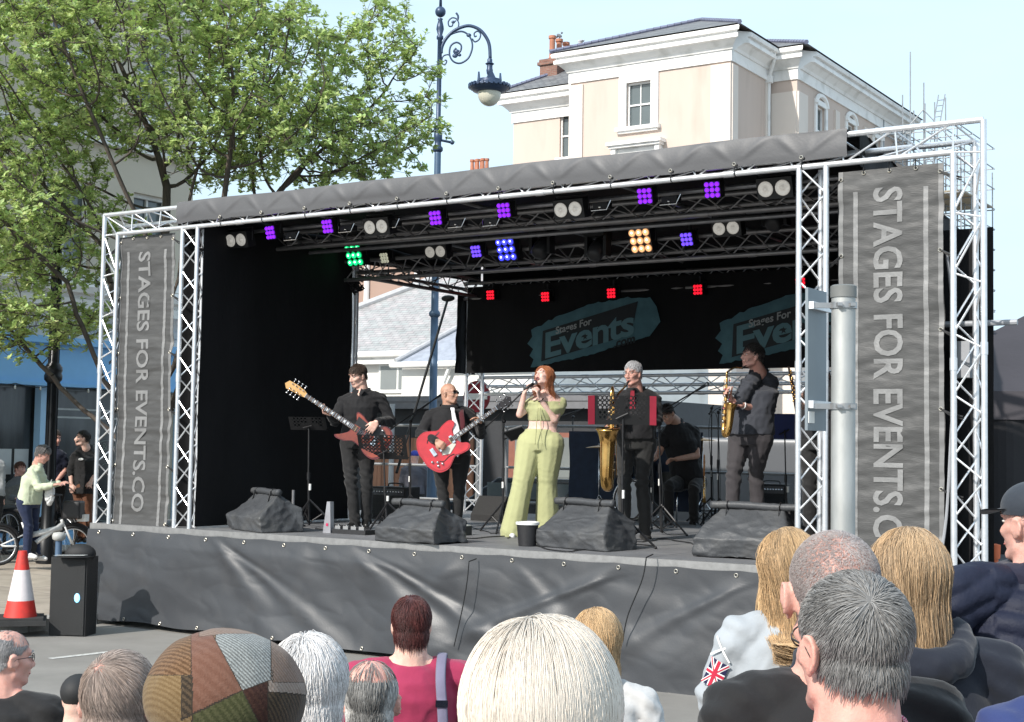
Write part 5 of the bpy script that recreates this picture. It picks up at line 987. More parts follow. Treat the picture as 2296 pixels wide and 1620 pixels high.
    if legs and trousers is not None:
        m = MB(); m.loft([(hp + [0, 0, -.10 * k], hw * (.13 * B + .012), hdv * (.105 * B + .012)), (hp + [0, 0, -.02 * k], hw * ((.178 if fem else .166) * B + .008), hdv * (.122 * B + .008)), (hp + [0, 0, .055 * k], hw * (.150 * B + .006), hdv * (.112 * B + .006 + belly * .5)), (hp + [0, 0, (.13 if fem else .07) * k], hw * ((.12 if fem else .148) * B + .012), hdv * ((.095 if fem else .108) * B + .012 + belly * .5))], 24)
        for q in 'ab':
            h_, n_, a_ = lg[q]; f_ = flare * k; m.cap(h_, n_, .092 * B + flare * .45, (.066 + flare * .6) * k); hem = a_ + [0, 0, -.022 * k]; m.cap(n_, hem, (.070 + flare * .5) * k, (.058 + flare) * k)
        rbuild(m, 'trousers', trousers, t, cvox or .012, 2, amp * .9, 6, seed + 7, [(lg[q][1], .12 * k) for q in 'ab'] + [(lg[q][2], .1 * k) for q in 'ab'] + [(hp - [0, 0, .08 * k], .1)])
    if legs:
        for q in 'ab':
            a_ = lg[q][2]; y = radians(feet[0 if q == 'a' else 1]); f_ = np.array([sin(y), -cos(y), 0]); m = MB(); z0 = -a_[2]
            m.cap(a_ + [0, 0, -.045 * k] - f_ * .03 * k, a_ + f_ * .14 * k + [0, 0, -.055 * k], .042 * k, .03 * k); m.cap(a_ + f_ * .05 * k + [0, 0, -.03 * k], a_ + f_ * .13 * k + [0, 0, -.055 * k], .036 * k, .034 * k); rbuild(m, 'shoe', shoe, t, .009, 1)
    return t, Hd, dict(hp=hp, nk=nk, wv=wv, dv=dv, ch=ch, wa=wa, B=B, arms=arms, base=base, k=k, lg=lg, shw=shw)
# ================================================================ instruments
def gframe(head, end, face=(0, -1, .12)):
    head, end = np.array(head), np.array(end); x = nrm(head - end); z = nrm(np.array(face) - x * (np.array(face) @ x)); y = np.cross(z, x); return np.array([x, y, z]).T, end, np.linalg.norm(head - end)
def outline(half_up, half_dn):                        # smooth closed outline from two lists of (x, y)
    P = smooth(np.array([(*p, 0) for p in half_up]), 60)[:, :2]; Q = smooth(np.array([(*p, 0) for p in half_dn]), 60)[:, :2]; return np.concatenate([P, Q[::-1][1:-1]])
def guitar(label, head, end, kind, mb_, mtop, face=(0, -1, .12)):
    R, o, L = gframe(head, end, face); t = thing('bass_guitar' if kind == 'bass' else 'electric_guitar', label, 'guitar', o); f = lambda V: (V * L) @ R.T
    if kind == 'bass':
        up = [(0, .0), (.0, .08), (.05, .135), (.13, .135), (.20, .105), (.27, .10), (.33, .135), (.40, .15), (.425, .135), (.40, .115), (.36, .075), (.34, .045), (.34, 0)]
        dn = [(0, 0), (-.0, -.08), (.04, -.145), (.11, -.155), (.19, -.12), (.25, -.105), (.31, -.125), (.36, -.13), (.37, -.11), (.345, -.075), (.33, -.045), (.34, 0)]
        nut, hl = .80, 1.0
    else:
        up = [(0, 0), (.005, .09), (.06, .185), (.15, .205), (.22, .17), (.27, .145), (.33, .16), (.40, .165), (.435, .14), (.43, .105), (.39, .08), (.37, .04), (.37, 0)]
        dn = [(0, 0), (.005, -.09), (.06, -.185), (.15, -.205), (.22, -.17), (.27, -.145), (.33, -.16), (.40, -.165), (.435, -.14), (.43, -.105), (.39, -.08), (.37, -.04), (.37, 0)]
        nut, hl = .83, 1.0
    m = MB(); P = outline(up, dn); m.prism(P, -.017, .014); bd_ = m.build('body', mb_, t, tr=f)
    c_ = np.mean(P, 0); m = MB(); m.prism(c_ + (P - c_) * .93, .014, .0185); m.build('top', mtop, bd_, tr=f)
    m = MB(); m.prism([(.30, -.022), (nut, -.016), (nut, .016), (.30, .022)], .008, .03); nk_ = m.build('neck', mat('maple', (.55, .36, .17), .4, 0, .15, 12), t, tr=f)
    m = MB(); m.prism([(.31, -.022), (nut, -.016), (nut, .016), (.31, .022)], .03, .034); m.build('fretboard', mat('rosewood', (.10, .06, .04), .5, 0, .2, 20), nk_, tr=f)
    m = MB(); x = 0
    for i in range(21): xx = .12 + (nut - .12) * 2 ** (-i / 12.) ; m.box((xx, 0, .0355), (.003, .04, .002)); 
    m.V = [v for v in m.V]; m.build('frets', M_chrome, nk_, tr=f)
    m = MB(); 
    for i in (3, 5, 7, 9, 12, 15, 17): xx = .12 + (nut - .12) * (2 ** (-i / 12.) + 2 ** (-(i - 1) / 12.)) / 2; m.box((xx, 0, .0355), (.012, .02, .0012))
    m.build('inlays', M_white, nk_, tr=f)
    m = MB(); hh = [(nut, -.018), (nut + .03, -.03), (nut + .1, -.036), (hl - .02, -.03), (hl, 0.01), (hl - .03, .04), (nut + .1, .03), (nut + .03, .026), (nut, .018)]; m.prism(hh, .006, .022); m.build('headstock', mat('headstock_maple', (.62, .36, .14), .35, 0, .12, 10) if kind == 'bass' else mat('headstock_black', (.02, .015, .015), .3), nk_, tr=f)
    m = MB(); n = 4 if kind == 'bass' else 3
    for i in range(n):
        xx = nut + .04 + i * (.14 / n)
        for q in ((1,) if kind == 'bass' and i < 0 else (1, -1)): m.cyl((xx, q * .02, .02), (xx, q * .02, .034), .006, seg=8); m.cyl((xx, q * .03, .014), (xx, q * .062, .014), .004, seg=6); m.ell((xx, q * .066, .014), (.012, .008, .008), seg=8, rings=5)
    m.build('tuners', M_chrome, nk_, True, tr=f)
    m = MB()
    for i in range(4 if kind == 'bass' else 6): y = (i - (1.5 if kind == 'bass' else 2.5)) * (.0095 if kind == 'bass' else .006); m.cyl((.12, y * 1.2, .036), (nut, y * .75, .037), .0009, seg=4)
    m.build('strings', M_chrome, nk_, tr=f)
    m = MB(); m.box((.12, 0, .026), (.035, .075, .014)); 
    m.build('bridge', M_chrome, bd_, tr=f); m = MB()
    for xx in ((.2, .26) if kind == 'bass' else (.19, .33)): m.box((xx, 0, .026), (.028, .075, .014))
    m.build('pickup', M_black if kind == 'bass' else M_chrome, bd_, tr=f)
    if kind == 'bass': m = MB(); m.prism([(.1, -.03), (.33, -.03), (.34, -.1), (.25, -.09), (.14, -.12), (.06, -.1)], .0185, .021); m.build('pickguard', M_blackp, bd_, tr=f)
    else:
        m = MB(); m.prism([(.33, -.03), (.2, -.03), (.17, -.07), (.24, -.1), (.33, -.06)], .021, .024); m.build('pickguard', mat('cream_guard', (.65, .62, .55), .4), bd_, tr=f)
        m = MB()
        for q in (1, -1): m.sweep(smooth([(.12, q * .10, .0195), (.15, q * .125, .0195), (.22, q * .115, .0195), (.27, q * .125, .0195)], 16), .004, 5)
        m.build('sound_holes', M_black, bd_, tr=f)
    m = MB()
    for p in ([(.07, -.08), (.11, -.11), (.05, -.04), (.15, -.13)] if kind == 'bass' else [(.10, -.10), (.06, -.07), (.13, -.135), (.085, -.13)]): m.lathe([(.012, .018), (.011, .034), (.001, .035)], (p[0], p[1], 0), 12)
    m.build('knobs', M_chrome, bd_, True, tr=f)
    return t, R, o, L
def tube(m, pts, r, n=60, seg=12, mi=0): P = smooth(pts, n); r = np.interp(np.linspace(0, 1, n), np.linspace(0, 1, len(r)), r); m.sweep(P, r, seg, True, mi)
M_brass = mat('brass_lacquer', (.72, .42, .13), .16, .95, .15, 9, coat=.4); M_brassd = mat('aged_brass', (.42, .26, .12), .3, .9, .25, 10); M_pearl = mat('red_key_pearl', (.5, .05, .1), .3); M_pearl2 = mat('key_pearl', (.7, .7, .65), .3)
def sax(label, top, low, k, par_dirs, mouth, bari=False, bell_side=(.3, -.7, 0)):
    """top: where the crook enters the body tube, low: bottom bow, mouth: mouthpiece tip"""
    top, low, mouth = map(np.array, (top, low, mouth)); o = low.copy(); t = thing('baritone_saxophone' if bari else 'alto_saxophone', label, 'saxophone', o); a, b, c = top - o, low - o, mouth - o; ax = nrm(a - b); sd_2 = np.array(bell_side, float); sd_2 = nrm(sd_2 - ax * (sd_2 @ ax)); L = np.linalg.norm(a - b)
    m = MB(); w_ = (.13 if bari else .10) * k; r0, r1, r2 = (.014, .045, .052) if bari else (.012, .034, .04)
    tube(m, [a, lerp(a, b, .5), lerp(a, b, .9), b + ax * 0 + sd_2 * w_ * .25 - ax * .02, b + sd_2 * w_ * .5 - ax * .035, b + sd_2 * w_ * .85 - ax * .01, b + sd_2 * w_ * 1.05 + ax * L * .12, b + sd_2 * w_ * 1.12 + ax * L * (.5 if bari else .38), b + sd_2 * w_ * 1.3 + ax * L * (.66 if bari else .5)], [r0 * k, r0 * 1.7 * k, r1 * .85 * k, r1 * k, r1 * 1.05 * k, r1 * 1.1 * k, r2 * k, r2 * 1.25 * k, r2 * (2.0 if bari else 1.75) * k], 80, 16); bd_ = m.build('body', M_brass, t, True)
    m = MB()
    if bari: cr_ = [a, a + ax * .1, a + ax * .16 + sd_2 * .05, a + ax * .12 + sd_2 * .10, a + ax * -.03 + sd_2 * .10, a + ax * .02 + (c - a) * .45, lerp(a, c, .8), c]
    else: cr_ = [a, a + ax * .05, lerp(a, c, .45) + ax * .05, lerp(a, c, .8) + ax * .01, c]
    tube(m, cr_, [.012 * k, .011 * k, .009 * k, .008 * k, .007 * k], 40, 10); m.build('crook', M_brass, t, True)
    m = MB(); e = nrm(c - lerp(a, c, .75)); m.cyl(c - e * .03, c + e * .05, .013 * k, .008 * k, 10); m.build('mouthpiece', M_blackp, t, True)
    m = MB(); p1 = MB(); p2 = MB(); q_ = nrm(np.cross(ax, sd_2)); g = R8(3)
    for i, s in enumerate(np.linspace(.06, .88, 15 if not bari else 18)):
        c0 = lerp(a, b, s); rr = (r0 + (r1 - r0) * s) * k; d = nrm(sd_2 * .6 + q_ * (-1) ** i * .8); m.cyl(c0 + d * rr, c0 + d * (rr + .014), .011 + .008 * s, seg=10); (p1 if i % 3 == 0 else p2).ell(c0 + d * (rr + .02), (.008, .008, .008), seg=8, rings=5)
        if i % 2 == 0: m.cyl(c0 + nrm(q_ + sd_2) * (rr + .01), lerp(a, b, min(1, s + .12)) + nrm(q_ + sd_2) * (rr + .012), .003, seg=5)
    for s in (-1, 1): m.cyl(lerp(a, b, .05) + q_ * s * (.02 * k + r0), lerp(a, b, .9) + q_ * s * (r1 + .012) * k, .0035, seg=6)
    m.build('keywork', M_chrome if not bari else M_brass, bd_, True); p1.build('red_pearls', M_pearl, bd_, True); p2.build('pearls', M_pearl2, bd_, True)
    return t
# ================================================================ the band
def pj_(Y): return lambda x, y, dy=0.: at(x, y, Y + dy)
HB = hairm('brown', (.055, .035, .024)); HGW = hairm('silver', (.50, .50, .52)); HRD = hairm('copper', (.42, .15, .06)); HDK = hairm('dark', (.022, .018, .016)); HGB = hairm('dark_grey', (.06, .055, .055))
G2 = 'band members on the stage'
Yb = S(*sz(805, 1186))[1]; j = pj_(Yb)
t, Hh, q = person('young man in black shirt playing a red bass guitar beside the black side drape', dict(head=j(802, 843, -.06), neck=j(811, 881), sa=j(771, 896, .02), sb=j(852, 892, .03), ea=j(752, 944, -.05), wa=j(741, 930, -.25), eb=j(877, 945, .02), wb=j(846, 946, -.30), hip=j(803, 985), ka=j(787, 1078, -.04), kb=j(822, 1076, 0), aa=j(797, 1172, -.02), ab=j(822, 1166, .08)), k=1.08, ty=-.25, hd=(-48, -20, 4), skin=SKP, hands=dict(a=((-.7, -.3, .3), (.5, -.2, .5), .9, 1), b=((-.55, -.35, -.75), (-.3, .7, -.3), .5, -1)), group=G2, feet=(-40, 5), amp=.008)
m = MB(); c_ = q['nk'] - q['dv'] * .098 + [0, 0, .012]; m.prism([(-.035, .03), (.035, .03), (.0, -.075)], 0, .006, (np.array([q['wv'], [0, .25, .97], -q['dv']]).T, c_)); m.build('open_neck', SKP, t); m = MB()
for s_ in (-1, 1): m.prism([(s_ * .03, .035), (s_ * .075, .01), (s_ * .035, -.045), (s_ * .008, -.035)][::s_], .004, .012, (np.array([q['wv'], [0, .2, .97], -q['dv']]).T, c_))
m.build('collar_points', C_blk, t)
hair(Hh, t, HB, 2200, .035, 5, .12, .2, .25, (0, -.5, .85), .0011, .010, front=.36, seed=3)
bass, Rb, ob, Lb = guitar('red and black bass guitar with a maple headstock held by the young bassist', at(641, 858, Yb - .32), at(866, 1008, Yb - .26), 'bass', mat('bass_red', (.13, .012, .012), .25, 0, .1, 4, coat=.6), mat('bass_sunburst', (.26, .045, .02), .2, 0, .55, 3.2, coat=.7))
Yg = S(*sz(1010, 1190))[1]; j = pj_(Yg)
t, Hh, q = person('stocky bald guitarist in black shirt, white tie and round sunglasses', dict(head=j(1008, 884, -.03), neck=j(1007, 915), sa=j(966, 930, -.02), sb=j(1052, 927, .05), ea=j(944, 972, -.10), wa=j(977, 988, -.42), eb=j(1078, 972, -.02), wb=j(1078, 950, -.26), hip=j(1010, 1020), ka=j(992, 1100, -.03), kb=j(1030, 1096, .02), aa=j(1004, 1173, 0), ab=j(1024, 1176, .08)), k=1.02, ty=.2, hd=(58, 4, 2), skin=SKT, bulk=1.3, belly=.05, hands=dict(a=((.7, -.3, -.5), (.3, .7, -.4), .7, -1), b=((-.5, -.3, .6), (-.5, -.3, -.6), 1.0, 1)), group=G2, feet=(10, 25), headw=1.03)
Hh.glasses(t, True, .023); hair(Hh, t, hairm('stubble_grey', (.16, .12, .10)), 500, .006, 2, .8, .0, .3, rad=.0007, thick=.001, mask=lambda D: (D[:, 2] < .45) * 1., shell=0, seed=5)
m = MB(); nk, dv, ch = q['nk'], q['dv'], q['ch']; fr = -q['dv'] * (.15 * q['B'] + .03); T0 = nk + fr * .62 + [.015, 0, -.0]; T1 = lerp(q['hp'], nk, .5) + fr * 1.30 + [.03, -.03, 0]; T2 = q['hp'] + fr * 1.35 + [.035, -.05, -.02]
P_ = smooth([T0, lerp(T0, T1, .5) - [0, .03, 0], T1, T2], 24); wd_ = np.interp(np.linspace(0, 1, 24), [0, .06, .12, .9, 1], [.02, .026, .018, .045, .004]); wv = q['wv']
V = np.concatenate([P_ - wv * wd_[:, None] - [0, .006, 0], P_ - [0, .016, 0], P_ + wv * wd_[:, None] - [0, .006, 0]]); i = np.arange(23); m.add(V, [np.concatenate([np.stack([i, i + 1, i + 25, i + 24], 1), np.stack([i + 24, i + 25, i + 49, i + 48], 1)])]); m.build('tie', mat('white_tie', (.78, .78, .82), .5, 0, .04), t, True)
m = MB(); P_ = smooth([q['arms']['b'][0] * .6 + nk * .4 + [0, .05, .06], q['arms']['b'][0] * .5 + nk * .5 + fr * .75 + [0, 0, -.03], lerp(q['hp'], nk, .6) + fr * 1.25 + wv * .1, lerp(q['hp'], nk, .35) + fr * 1.4 + wv * .02], 20); m.sweep(P_, .03, 8, flat=.25, up=(0, -1, 0)); m.build('guitar_strap', cloth('burgundy', (.07, .012, .018)), t, True)
M_chr = mat('cherry_red', (.40, .01, .018), .2, 0, .12, 3, coat=.7); M_cht = mat('cherry_top', (.50, .014, .022), .15, 0, .4, 3, coat=.9)
gt, Rg, og, Lg = guitar('cherry red semi-hollow electric guitar held by the bald guitarist', at(1147, 893, Yg - .30), at(948, 1032, Yg - .36), 'semi', M_chr, M_cht)
Ys = S(*sz(1165, 1203))[1]; j = pj_(Ys)
t, Hh, q = person('red-haired singer in lime green crop top and wide trousers singing into a microphone', dict(head=j(1219, 845, -.02), neck=j(1228, 882), sa=j(1196, 897, .0), sb=j(1258, 899, .03), ea=j(1165, 930, -.05), wa=j(1176, 882, -.14), eb=j(1244, 941, -.12), wb=j(1210, 894, -.20), hip=j(1212, 990), ka=j(1172, 1082, -.05), kb=j(1226, 1078, .02), aa=j(1149, 1190, -.03), ab=j(1228, 1182, .1)), k=1.03, ty=-.3, hd=(-42, 22, -6), skin=SKF, shirt=C_grn, trousers=C_grn, fem=True, bulk=1.28, sleeve='puff', short_top=True, hands=dict(a=((.35, -.25, .75), (.6, .1, -.2), 1.15, 1), b=((-.2, -.3, .9), (-.6, .2, .2), .9, -1)), mouth='open', eyes='closed', brow=(.25, .1, .05), flare=.075, group=G2, amp=.003, collar=False, shoe=mat('white_trainer', (.7, .7, .7), .5))
hair(Hh, t, HRD, 6000, .20, 10, .05, 1.3, .2, (.25, .25, .9), .0009, .018, cling=.3, part=.12, front=.45, seed=7, wave=.28, wfreq=1.8, nape=-.6, extra=[((0, -.03, -.12), (.062, .062, .12)), ((0, -.05, -.27), (.21, .10, .09))], tonevar=.3)
m = MB(); nkz = lerp(q['hp'], q['nk'], .5) - q['dv'] * .158 * q['B']
for s_ in (-1, 1): m.sweep(smooth([nkz + q['wv'] * s_ * .012 + [0, 0, .1], nkz + q['wv'] * s_ * .02 + [0, -.01, 0], nkz + q['wv'] * s_ * .03 + [0, -.01, -.18], nkz + q['wv'] * s_ * .04 + [0, -.01, -.30]], 14), .005, 5)
m.build('drawstring', C_grn, t, True)
m = MB(); c_ = q['arms']['b'][2] * .93 + q['arms']['b'][1] * .07; d_ = nrm(q['arms']['b'][1] - q['arms']['b'][2]); ring(m, c_, .031, .006, d_); m.build('watch', M_black, t, True)
mic = thing('microphone', 'black and silver microphone held at the singer\'s mouth', 'microphone', at(1174, 874, Ys - .26)); o_ = at(1174, 874, Ys - .26); e_ = at(1203, 857, Ys - .20)
m = MB(); m.cyl((0, 0, 0), lerp(o_, e_, .72) - o_, .012, .019, 12); m.build('handle', M_blackp, mic, True); m = MB(); m.ell(lerp(o_, e_, .9) - o_, (.029, .029, .029), seg=12); m.build('grille', mat('mic_grille', (.35, .35, .36), .35, .9, .2, 90), mic, True)
Y1 = S(*sz(1425, 1212))[1]; j = pj_(Y1)
t, Hh, q = person('silver-haired man with glasses playing a baritone saxophone behind the red-edged music stand', dict(head=j(1419, 838, -.06), neck=j(1426, 878), sa=j(1388, 891, -.02), sb=j(1466, 891, .06), ea=j(1375, 936, -.02), wa=j(1363, 958, -.26), eb=j(1472, 944, -.02), wb=j(1420, 940, -.22), hip=j(1426, 985), ka=j(1400, 1080, -.04), kb=j(1440, 1080, .0), aa=j(1401, 1202, -.05), ab=j(1448, 1206, .05)), k=1.07, ty=-.3, hd=(-38, -6, 0), skin=SKR, shirt=C_blk, trousers=cloth('soft_black', (.026, .026, .026)), belly=.05, bulk=1.2, hands=dict(a=((-.3, -.5, -.3), (.8, 0, 0), .8, -1), b=((-.9, -.3, .1), (0, -.3, -.9), .9, -1)), group=G2, brow=(.3, .3, .3), feet=(-20, 15), amp=.008)
Hh.glasses(t, False, .022); hair(Hh, t, HGW, 2200, .028, 5, .2, .1, .25, (0, -.5, .8), .0011, .009, front=.42, seed=9, tonevar=.2)
m = MB(); T0 = q['nk'] - q['dv'] * .1 * q['k']; m.prism([(-.02, 0), (.02, 0), (.04, -.34), (0, -.38), (-.04, -.34)], 0, .012, (np.array([q['wv'], [0, 0, 1], [q['dv'][0], q['dv'][1], 0]]).T, T0 - q['dv'] * .07)); m.build('tie', cloth('red_tie', (.22, .015, .03)), t)
sax('large brass baritone saxophone hanging in front of the silver-haired man', at(1374, 905, Y1 - .30), at(1366, 1084, Y1 - .36), 1.25, None, at(1405, 862, Y1 - .20), True, (-.25, -.95, 0))
# drummer bent over at the back
Yd = S(*sz(1525, 1165))[1] - 1.0; j = pj_(Yd)
t, Hh, q = person('drummer in black bent forward over his kit at the back of the stage', dict(head=j(1496, 928, -.30), neck=j(1515, 948, -.08), sa=j(1493, 968, -.05), sb=j(1556, 965, .05), ea=j(1478, 1015, -.15), wa=j(1468, 1030, -.35), eb=j(1562, 1022, -.1), wb=j(1516, 1030, -.32), hip=j(1545, 1078, .1), ka=j(1500, 1090, -.35), kb=j(1555, 1098, -.3), aa=j(1500, 1165, -.3), ab=j(1556, 1170, -.25)), k=1.05, ty=-.25, hd=(-40, -45, 0), skin=SKT, bulk=1.28, hands=dict(a=((-.8, -.5, 0), (0, -.2, -1), 1.0, 1), b=((-.95, -.2, 0), (0, -.2, -1), 1.0, -1)), group=G2, sleeve='short')
hair(Hh, t, HDK, 1500, .03, 4, .15, .2, .2, rad=.0012, thick=.008, seed=11)
Y2 = S(*sz(1675, 1222))[1]; j = pj_(Y2)
t, Hh, q = person('tall man with dark greying hair and glasses playing an alto saxophone in profile', dict(head=j(1687, 799, -.02), neck=j(1702, 838, .04), sa=j(1676, 858, -.12), sb=j(1728, 854, .08), ea=j(1655, 905, -.22), wa=j(1637, 896, -.30), eb=j(1713, 922, -.02), wb=j(1661, 908, -.25), hip=j(1684, 975), ka=j(1645, 1062, -.06), kb=j(1694, 1066, .03), aa=j(1640, 1200, .0), ab=j(1704, 1208, .06), hy=-.7), k=1.09, ty=-.75, hd=(-76, 4, 0), skin=SKR, shirt=C_slate, trousers=C_gry, belly=.04, bulk=1.3, sleeve='rolled', hands=dict(a=((-.4, -.3, .5), (.6, -.3, -.3), 1.0, 1), b=((-.95, -.2, .25), (.1, -.5, .5), .9, -1)), group=G2, brow=(.05, .04, .04), amp=.009, feet=(-60, -50))
Hh.glasses(t, False, .021); hair(Hh, t, HDK, 2400, .034, 5, .22, .05, .25, (0, -.6, .75), .0011, .012, front=.44, seed=13, tonefn=lambda D, g: (1 + 3.5 * (g.uniform(size=len(D)) < .55 * (D[:, 2] < .25)))[:, None])
hair(Hh, t, hairm('greying_beard', (.14, .10, .085)), 700, .012, 3, .4, .2, .3, rad=.0009, thick=.002, front=-.9, nape=-.95, ear=-.9, mask=lambda D: ((D[:, 1] > .1) & (D[:, 2] < -.42)) * 1., shell=0, seed=15, name='beard')
m = MB(); ring(m, lerp(q['arms']['b'][1], q['arms']['b'][2], .9), .034, .009, q['arms']['b'][2] - q['arms']['b'][1]); m.build('watch', mat('white_watch', (.75, .75, .75), .3), t, True)
m = MB(); hp = q['hp'] + [0, 0, .1]; m.loft([(hp + [0, 0, .03], np.array([cos(-.7), sin(-.7), 0]) * .178, np.array([sin(.7), cos(.7), 0]) * .158), (hp - [0, 0, .015], np.array([cos(-.7), sin(-.7), 0]) * .180, np.array([sin(.7), cos(.7), 0]) * .160)], 30); m.build('belt', C_shoe, t, True)
m = MB(); m.sweep(smooth([q['nk'] + [.03, .05, .06], q['nk'] + [-.02, -.09, -.02], lerp(q['hp'], q['nk'], .62) + [-.15, -.17, 0], at(1632, 880, Y2 - .3) - q['base']], 20), .012, 6, flat=.4); m.build('neck_strap', C_shoe, t, True)
sax('brass alto saxophone with red keys played by the tall man in profile', at(1630, 846, Y2 - .34), at(1622, 968, Y2 - .40), .88, None, at(1667, 824, Y2 - .14), False, (.35, -.7, 0))
Y3 = S(*sp(1812, 1150, 1.9))[1]; j = pj_(Y3)
t, Hh, q = person('saxophonist in black almost hidden behind the inner right truss post', dict(head=j(1832, 806, -.02), neck=j(1842, 846), sa=j(1818, 866, -.1), sb=j(1872, 862, .06), ea=j(1822, 920, -.2), wa=j(1800, 905, -.3), eb=j(1850, 922, -.05), wb=j(1806, 914, -.26), hip=j(1836, 985), ka=j(1815, 1075, -.03), kb=j(1848, 1075, .03), aa=j(1815, 1190, 0), ab=j(1850, 1194, .06)), k=1.08, ty=-.6, hd=(-65, 0, 0), skin=SKP, group=G2, hands=dict(a=((-.5, -.3, .4), (.6, -.3, -.3), 1.0, 1), b=((-.95, -.2, .25), (.1, -.5, .5), .9, -1)), sleeve='rolled', vox=.01)
hair(Hh, t, HGB, 900, .04, 4, seed=17)
m = MB(); a_, b_ = at(1768, 822, Y3 - .32), at(1790, 925, Y3 - .4)
t = thing('soprano_saxophone', 'slim dark straight soprano saxophone in the hands of the hidden player at the right', 'saxophone', b_)
m.cyl((0, 0, 0), a_ - b_, .03, .009, 14); m.build('body', mat('dark_lacquer', (.03, .02, .018), .3, .5, .2, 20), t, True); m = MB(); g = R8(4)
for s in np.linspace(.1, .9, 18): m.ell((a_ - b_) * s + [g.uniform(-.03, .01), -.02, 0], (.012, .01, .009), seg=6, rings=4)
m.build('keys', M_brass, t, True)
# ================================================================ gear on the stage
def tripod(m, u, v, z0=.22, r=.34, rot=.4, th=.011):
    for i in range(3):
        a = rot + i * 2 * pi / 3; f = np.array([u + r * cos(a), v + r * sin(a), .015]); m.cyl((u, v, z0 + .12), f, th, seg=6); m.cyl((u, v, .06), (u + r * .5 * cos(a), v + r * .5 * sin(a), (z0 + .12) * .52), th * .7, seg=6); m.ell(f, (.018, .018, .014), seg=6, rings=4)
def micstand(label, base, top, b0, b1, mic=True, rot=.4, group='microphone stands'):
    """base (x,y) foot of the pole in the photo, top/b0/b1 photo points of pole top and boom ends"""
    u, v, _ = sz(*base); T_ = sp(top[0], top[1], v); B0 = sp(b0[0], b0[1], v - .03); B1 = sp(b1[0], b1[1], v - .03); u = (u + T_[0]) / 2
    p = MB(); p.cyl((u, v, .03), (T_[0], v, T_[2] * .55), .013, seg=10); p.cyl((T_[0], v, T_[2] * .5), T_, .009, seg=8); p.cyl((T_[0], v, T_[2] * .5), (T_[0], v, T_[2] * .58), .018, seg=10); p.ell(T_, (.025, .03, .025), seg=10, rings=6)
    b = MB(); b.cyl(B0, B1, .0085, seg=8); b.cyl(B0, lerp(B0, B1, .14), .016, seg=8); l = MB(); tripod(l, u, v, rot=rot)
    parts = [('pole', p, M_black, True), ('boom', b, M_black, True), ('legs', l, M_black, True)]
    w_ = MB(); w_.cyl((T_[0], v, T_[2] * .40), (T_[0], v, T_[2] * .455), .0145, seg=10); parts.append(('paint_band', w_, M_white, True))
    if mic: d = nrm(B1 - B0); c = MB(); c.cyl(B1 - d * .02, B1 + d * .12, .011, .018, 10); parts.append(('microphone', c, M_blackp, True, [('grille', MB().ell(B1 + d * .145, (.027, .027, .027), seg=10), MT['mic_grille'], True)]))
    c = MB(); c.sweep(smooth([B1, lerp(B1, B0, .4) - [0, .02, .05], T_ - [0, .03, .1], (u + .03, v - .03, .5), (u + .05, v - .05, .05), (u + .25, v + .1, .015)], 40), .005, 5); parts.append(('cable', c, M_cab, True))
    return sth('microphone_stand', label, 'microphone stand', parts, group)
micstand('microphone stand with its boom reaching the bald guitarist\'s mouth', (921, 1172), (921, 945), (866, 969), (978, 893))
micstand('microphone stand in front of the singer with its empty boom slanting up to her hands', (1128, 1195), (1130, 945), (1076, 971), (1172, 880), False, .9)
micstand('microphone stand behind the singer with a low boom pointing right', (1287, 1130), (1285, 935), (1236, 942), (1310, 916), False)
micstand('microphone stand right of the silver-haired saxophonist with its boom rising to the right', (1487, 1200), (1480, 925), (1442, 946), (1562, 876), True, 2.0)
micstand('microphone stand with its boom reaching toward the tall saxophonist', (1598, 1172), (1596, 915), (1612, 920), (1715, 884), False, 1.2)
micstand('microphone stand standing close left of the tall saxophonist\'s legs', (1616, 1178), (1611, 925), (1590, 930), (1600, 908), False, .2)
micstand('low microphone stand between the silver-haired saxophonist and the drummer', (1463, 1185), (1462, 985), (1440, 990), (1475, 982), False, 1.0)
def desk(c, wd, ht, tilt, yaw, holes=True, lip=True):
    R = np.array([[cos(yaw), -sin(yaw), 0], [sin(yaw), cos(yaw), 0], [0, 0, 1]]) @ np.array([[1, 0, 0], [0, cos(tilt), -sin(tilt)], [0, sin(tilt), cos(tilt)]]); m = MB(); nx, nz_ = int(wd / .042), int(ht / .042); dx, dz = wd / nx, ht / nz_
    P = lambda x, z, y=0.: (R @ np.array([x, y, z])) + np.asarray(c)
    for i in range(nx):
        for k in range(nz_):
            x0, z0 = -wd / 2 + dx * i, -ht / 2 + dz * k; solid = (not holes) or i in (0, nx - 1, nx // 2) or k == 0 or (k < 2 and abs(i - nx / 2) < 3)
            if solid: m.add([P(x0, z0), P(x0 + dx, z0), P(x0 + dx, z0 + dz), P(x0, z0 + dz)], [[(0, 1, 2, 3)]]); continue
            a = np.arange(8) * pi / 4 + pi / 8; o_ = [(x0 + dx / 2 + max(-1, min(1, 1.5 * cos(q))) * dx / 2, z0 + dz / 2 + max(-1, min(1, 1.5 * sin(q))) * dz / 2) for q in a]; n_ = [(x0 + dx / 2 + .32 * dx * cos(q), z0 + dz / 2 + .32 * dz * sin(q)) for q in a]
            m.add([P(*q) for q in o_] + [P(*q) for q in n_], [[(j, (j + 1) % 8, 8 + (j + 1) % 8, 8 + j) for j in range(8)]])
    if lip: m.add([P(-wd / 2, -ht / 2), P(wd / 2, -ht / 2), P(wd / 2, -ht / 2, .06), P(-wd / 2, -ht / 2, .06)], [[(0, 1, 2, 3)]])
    return m, P
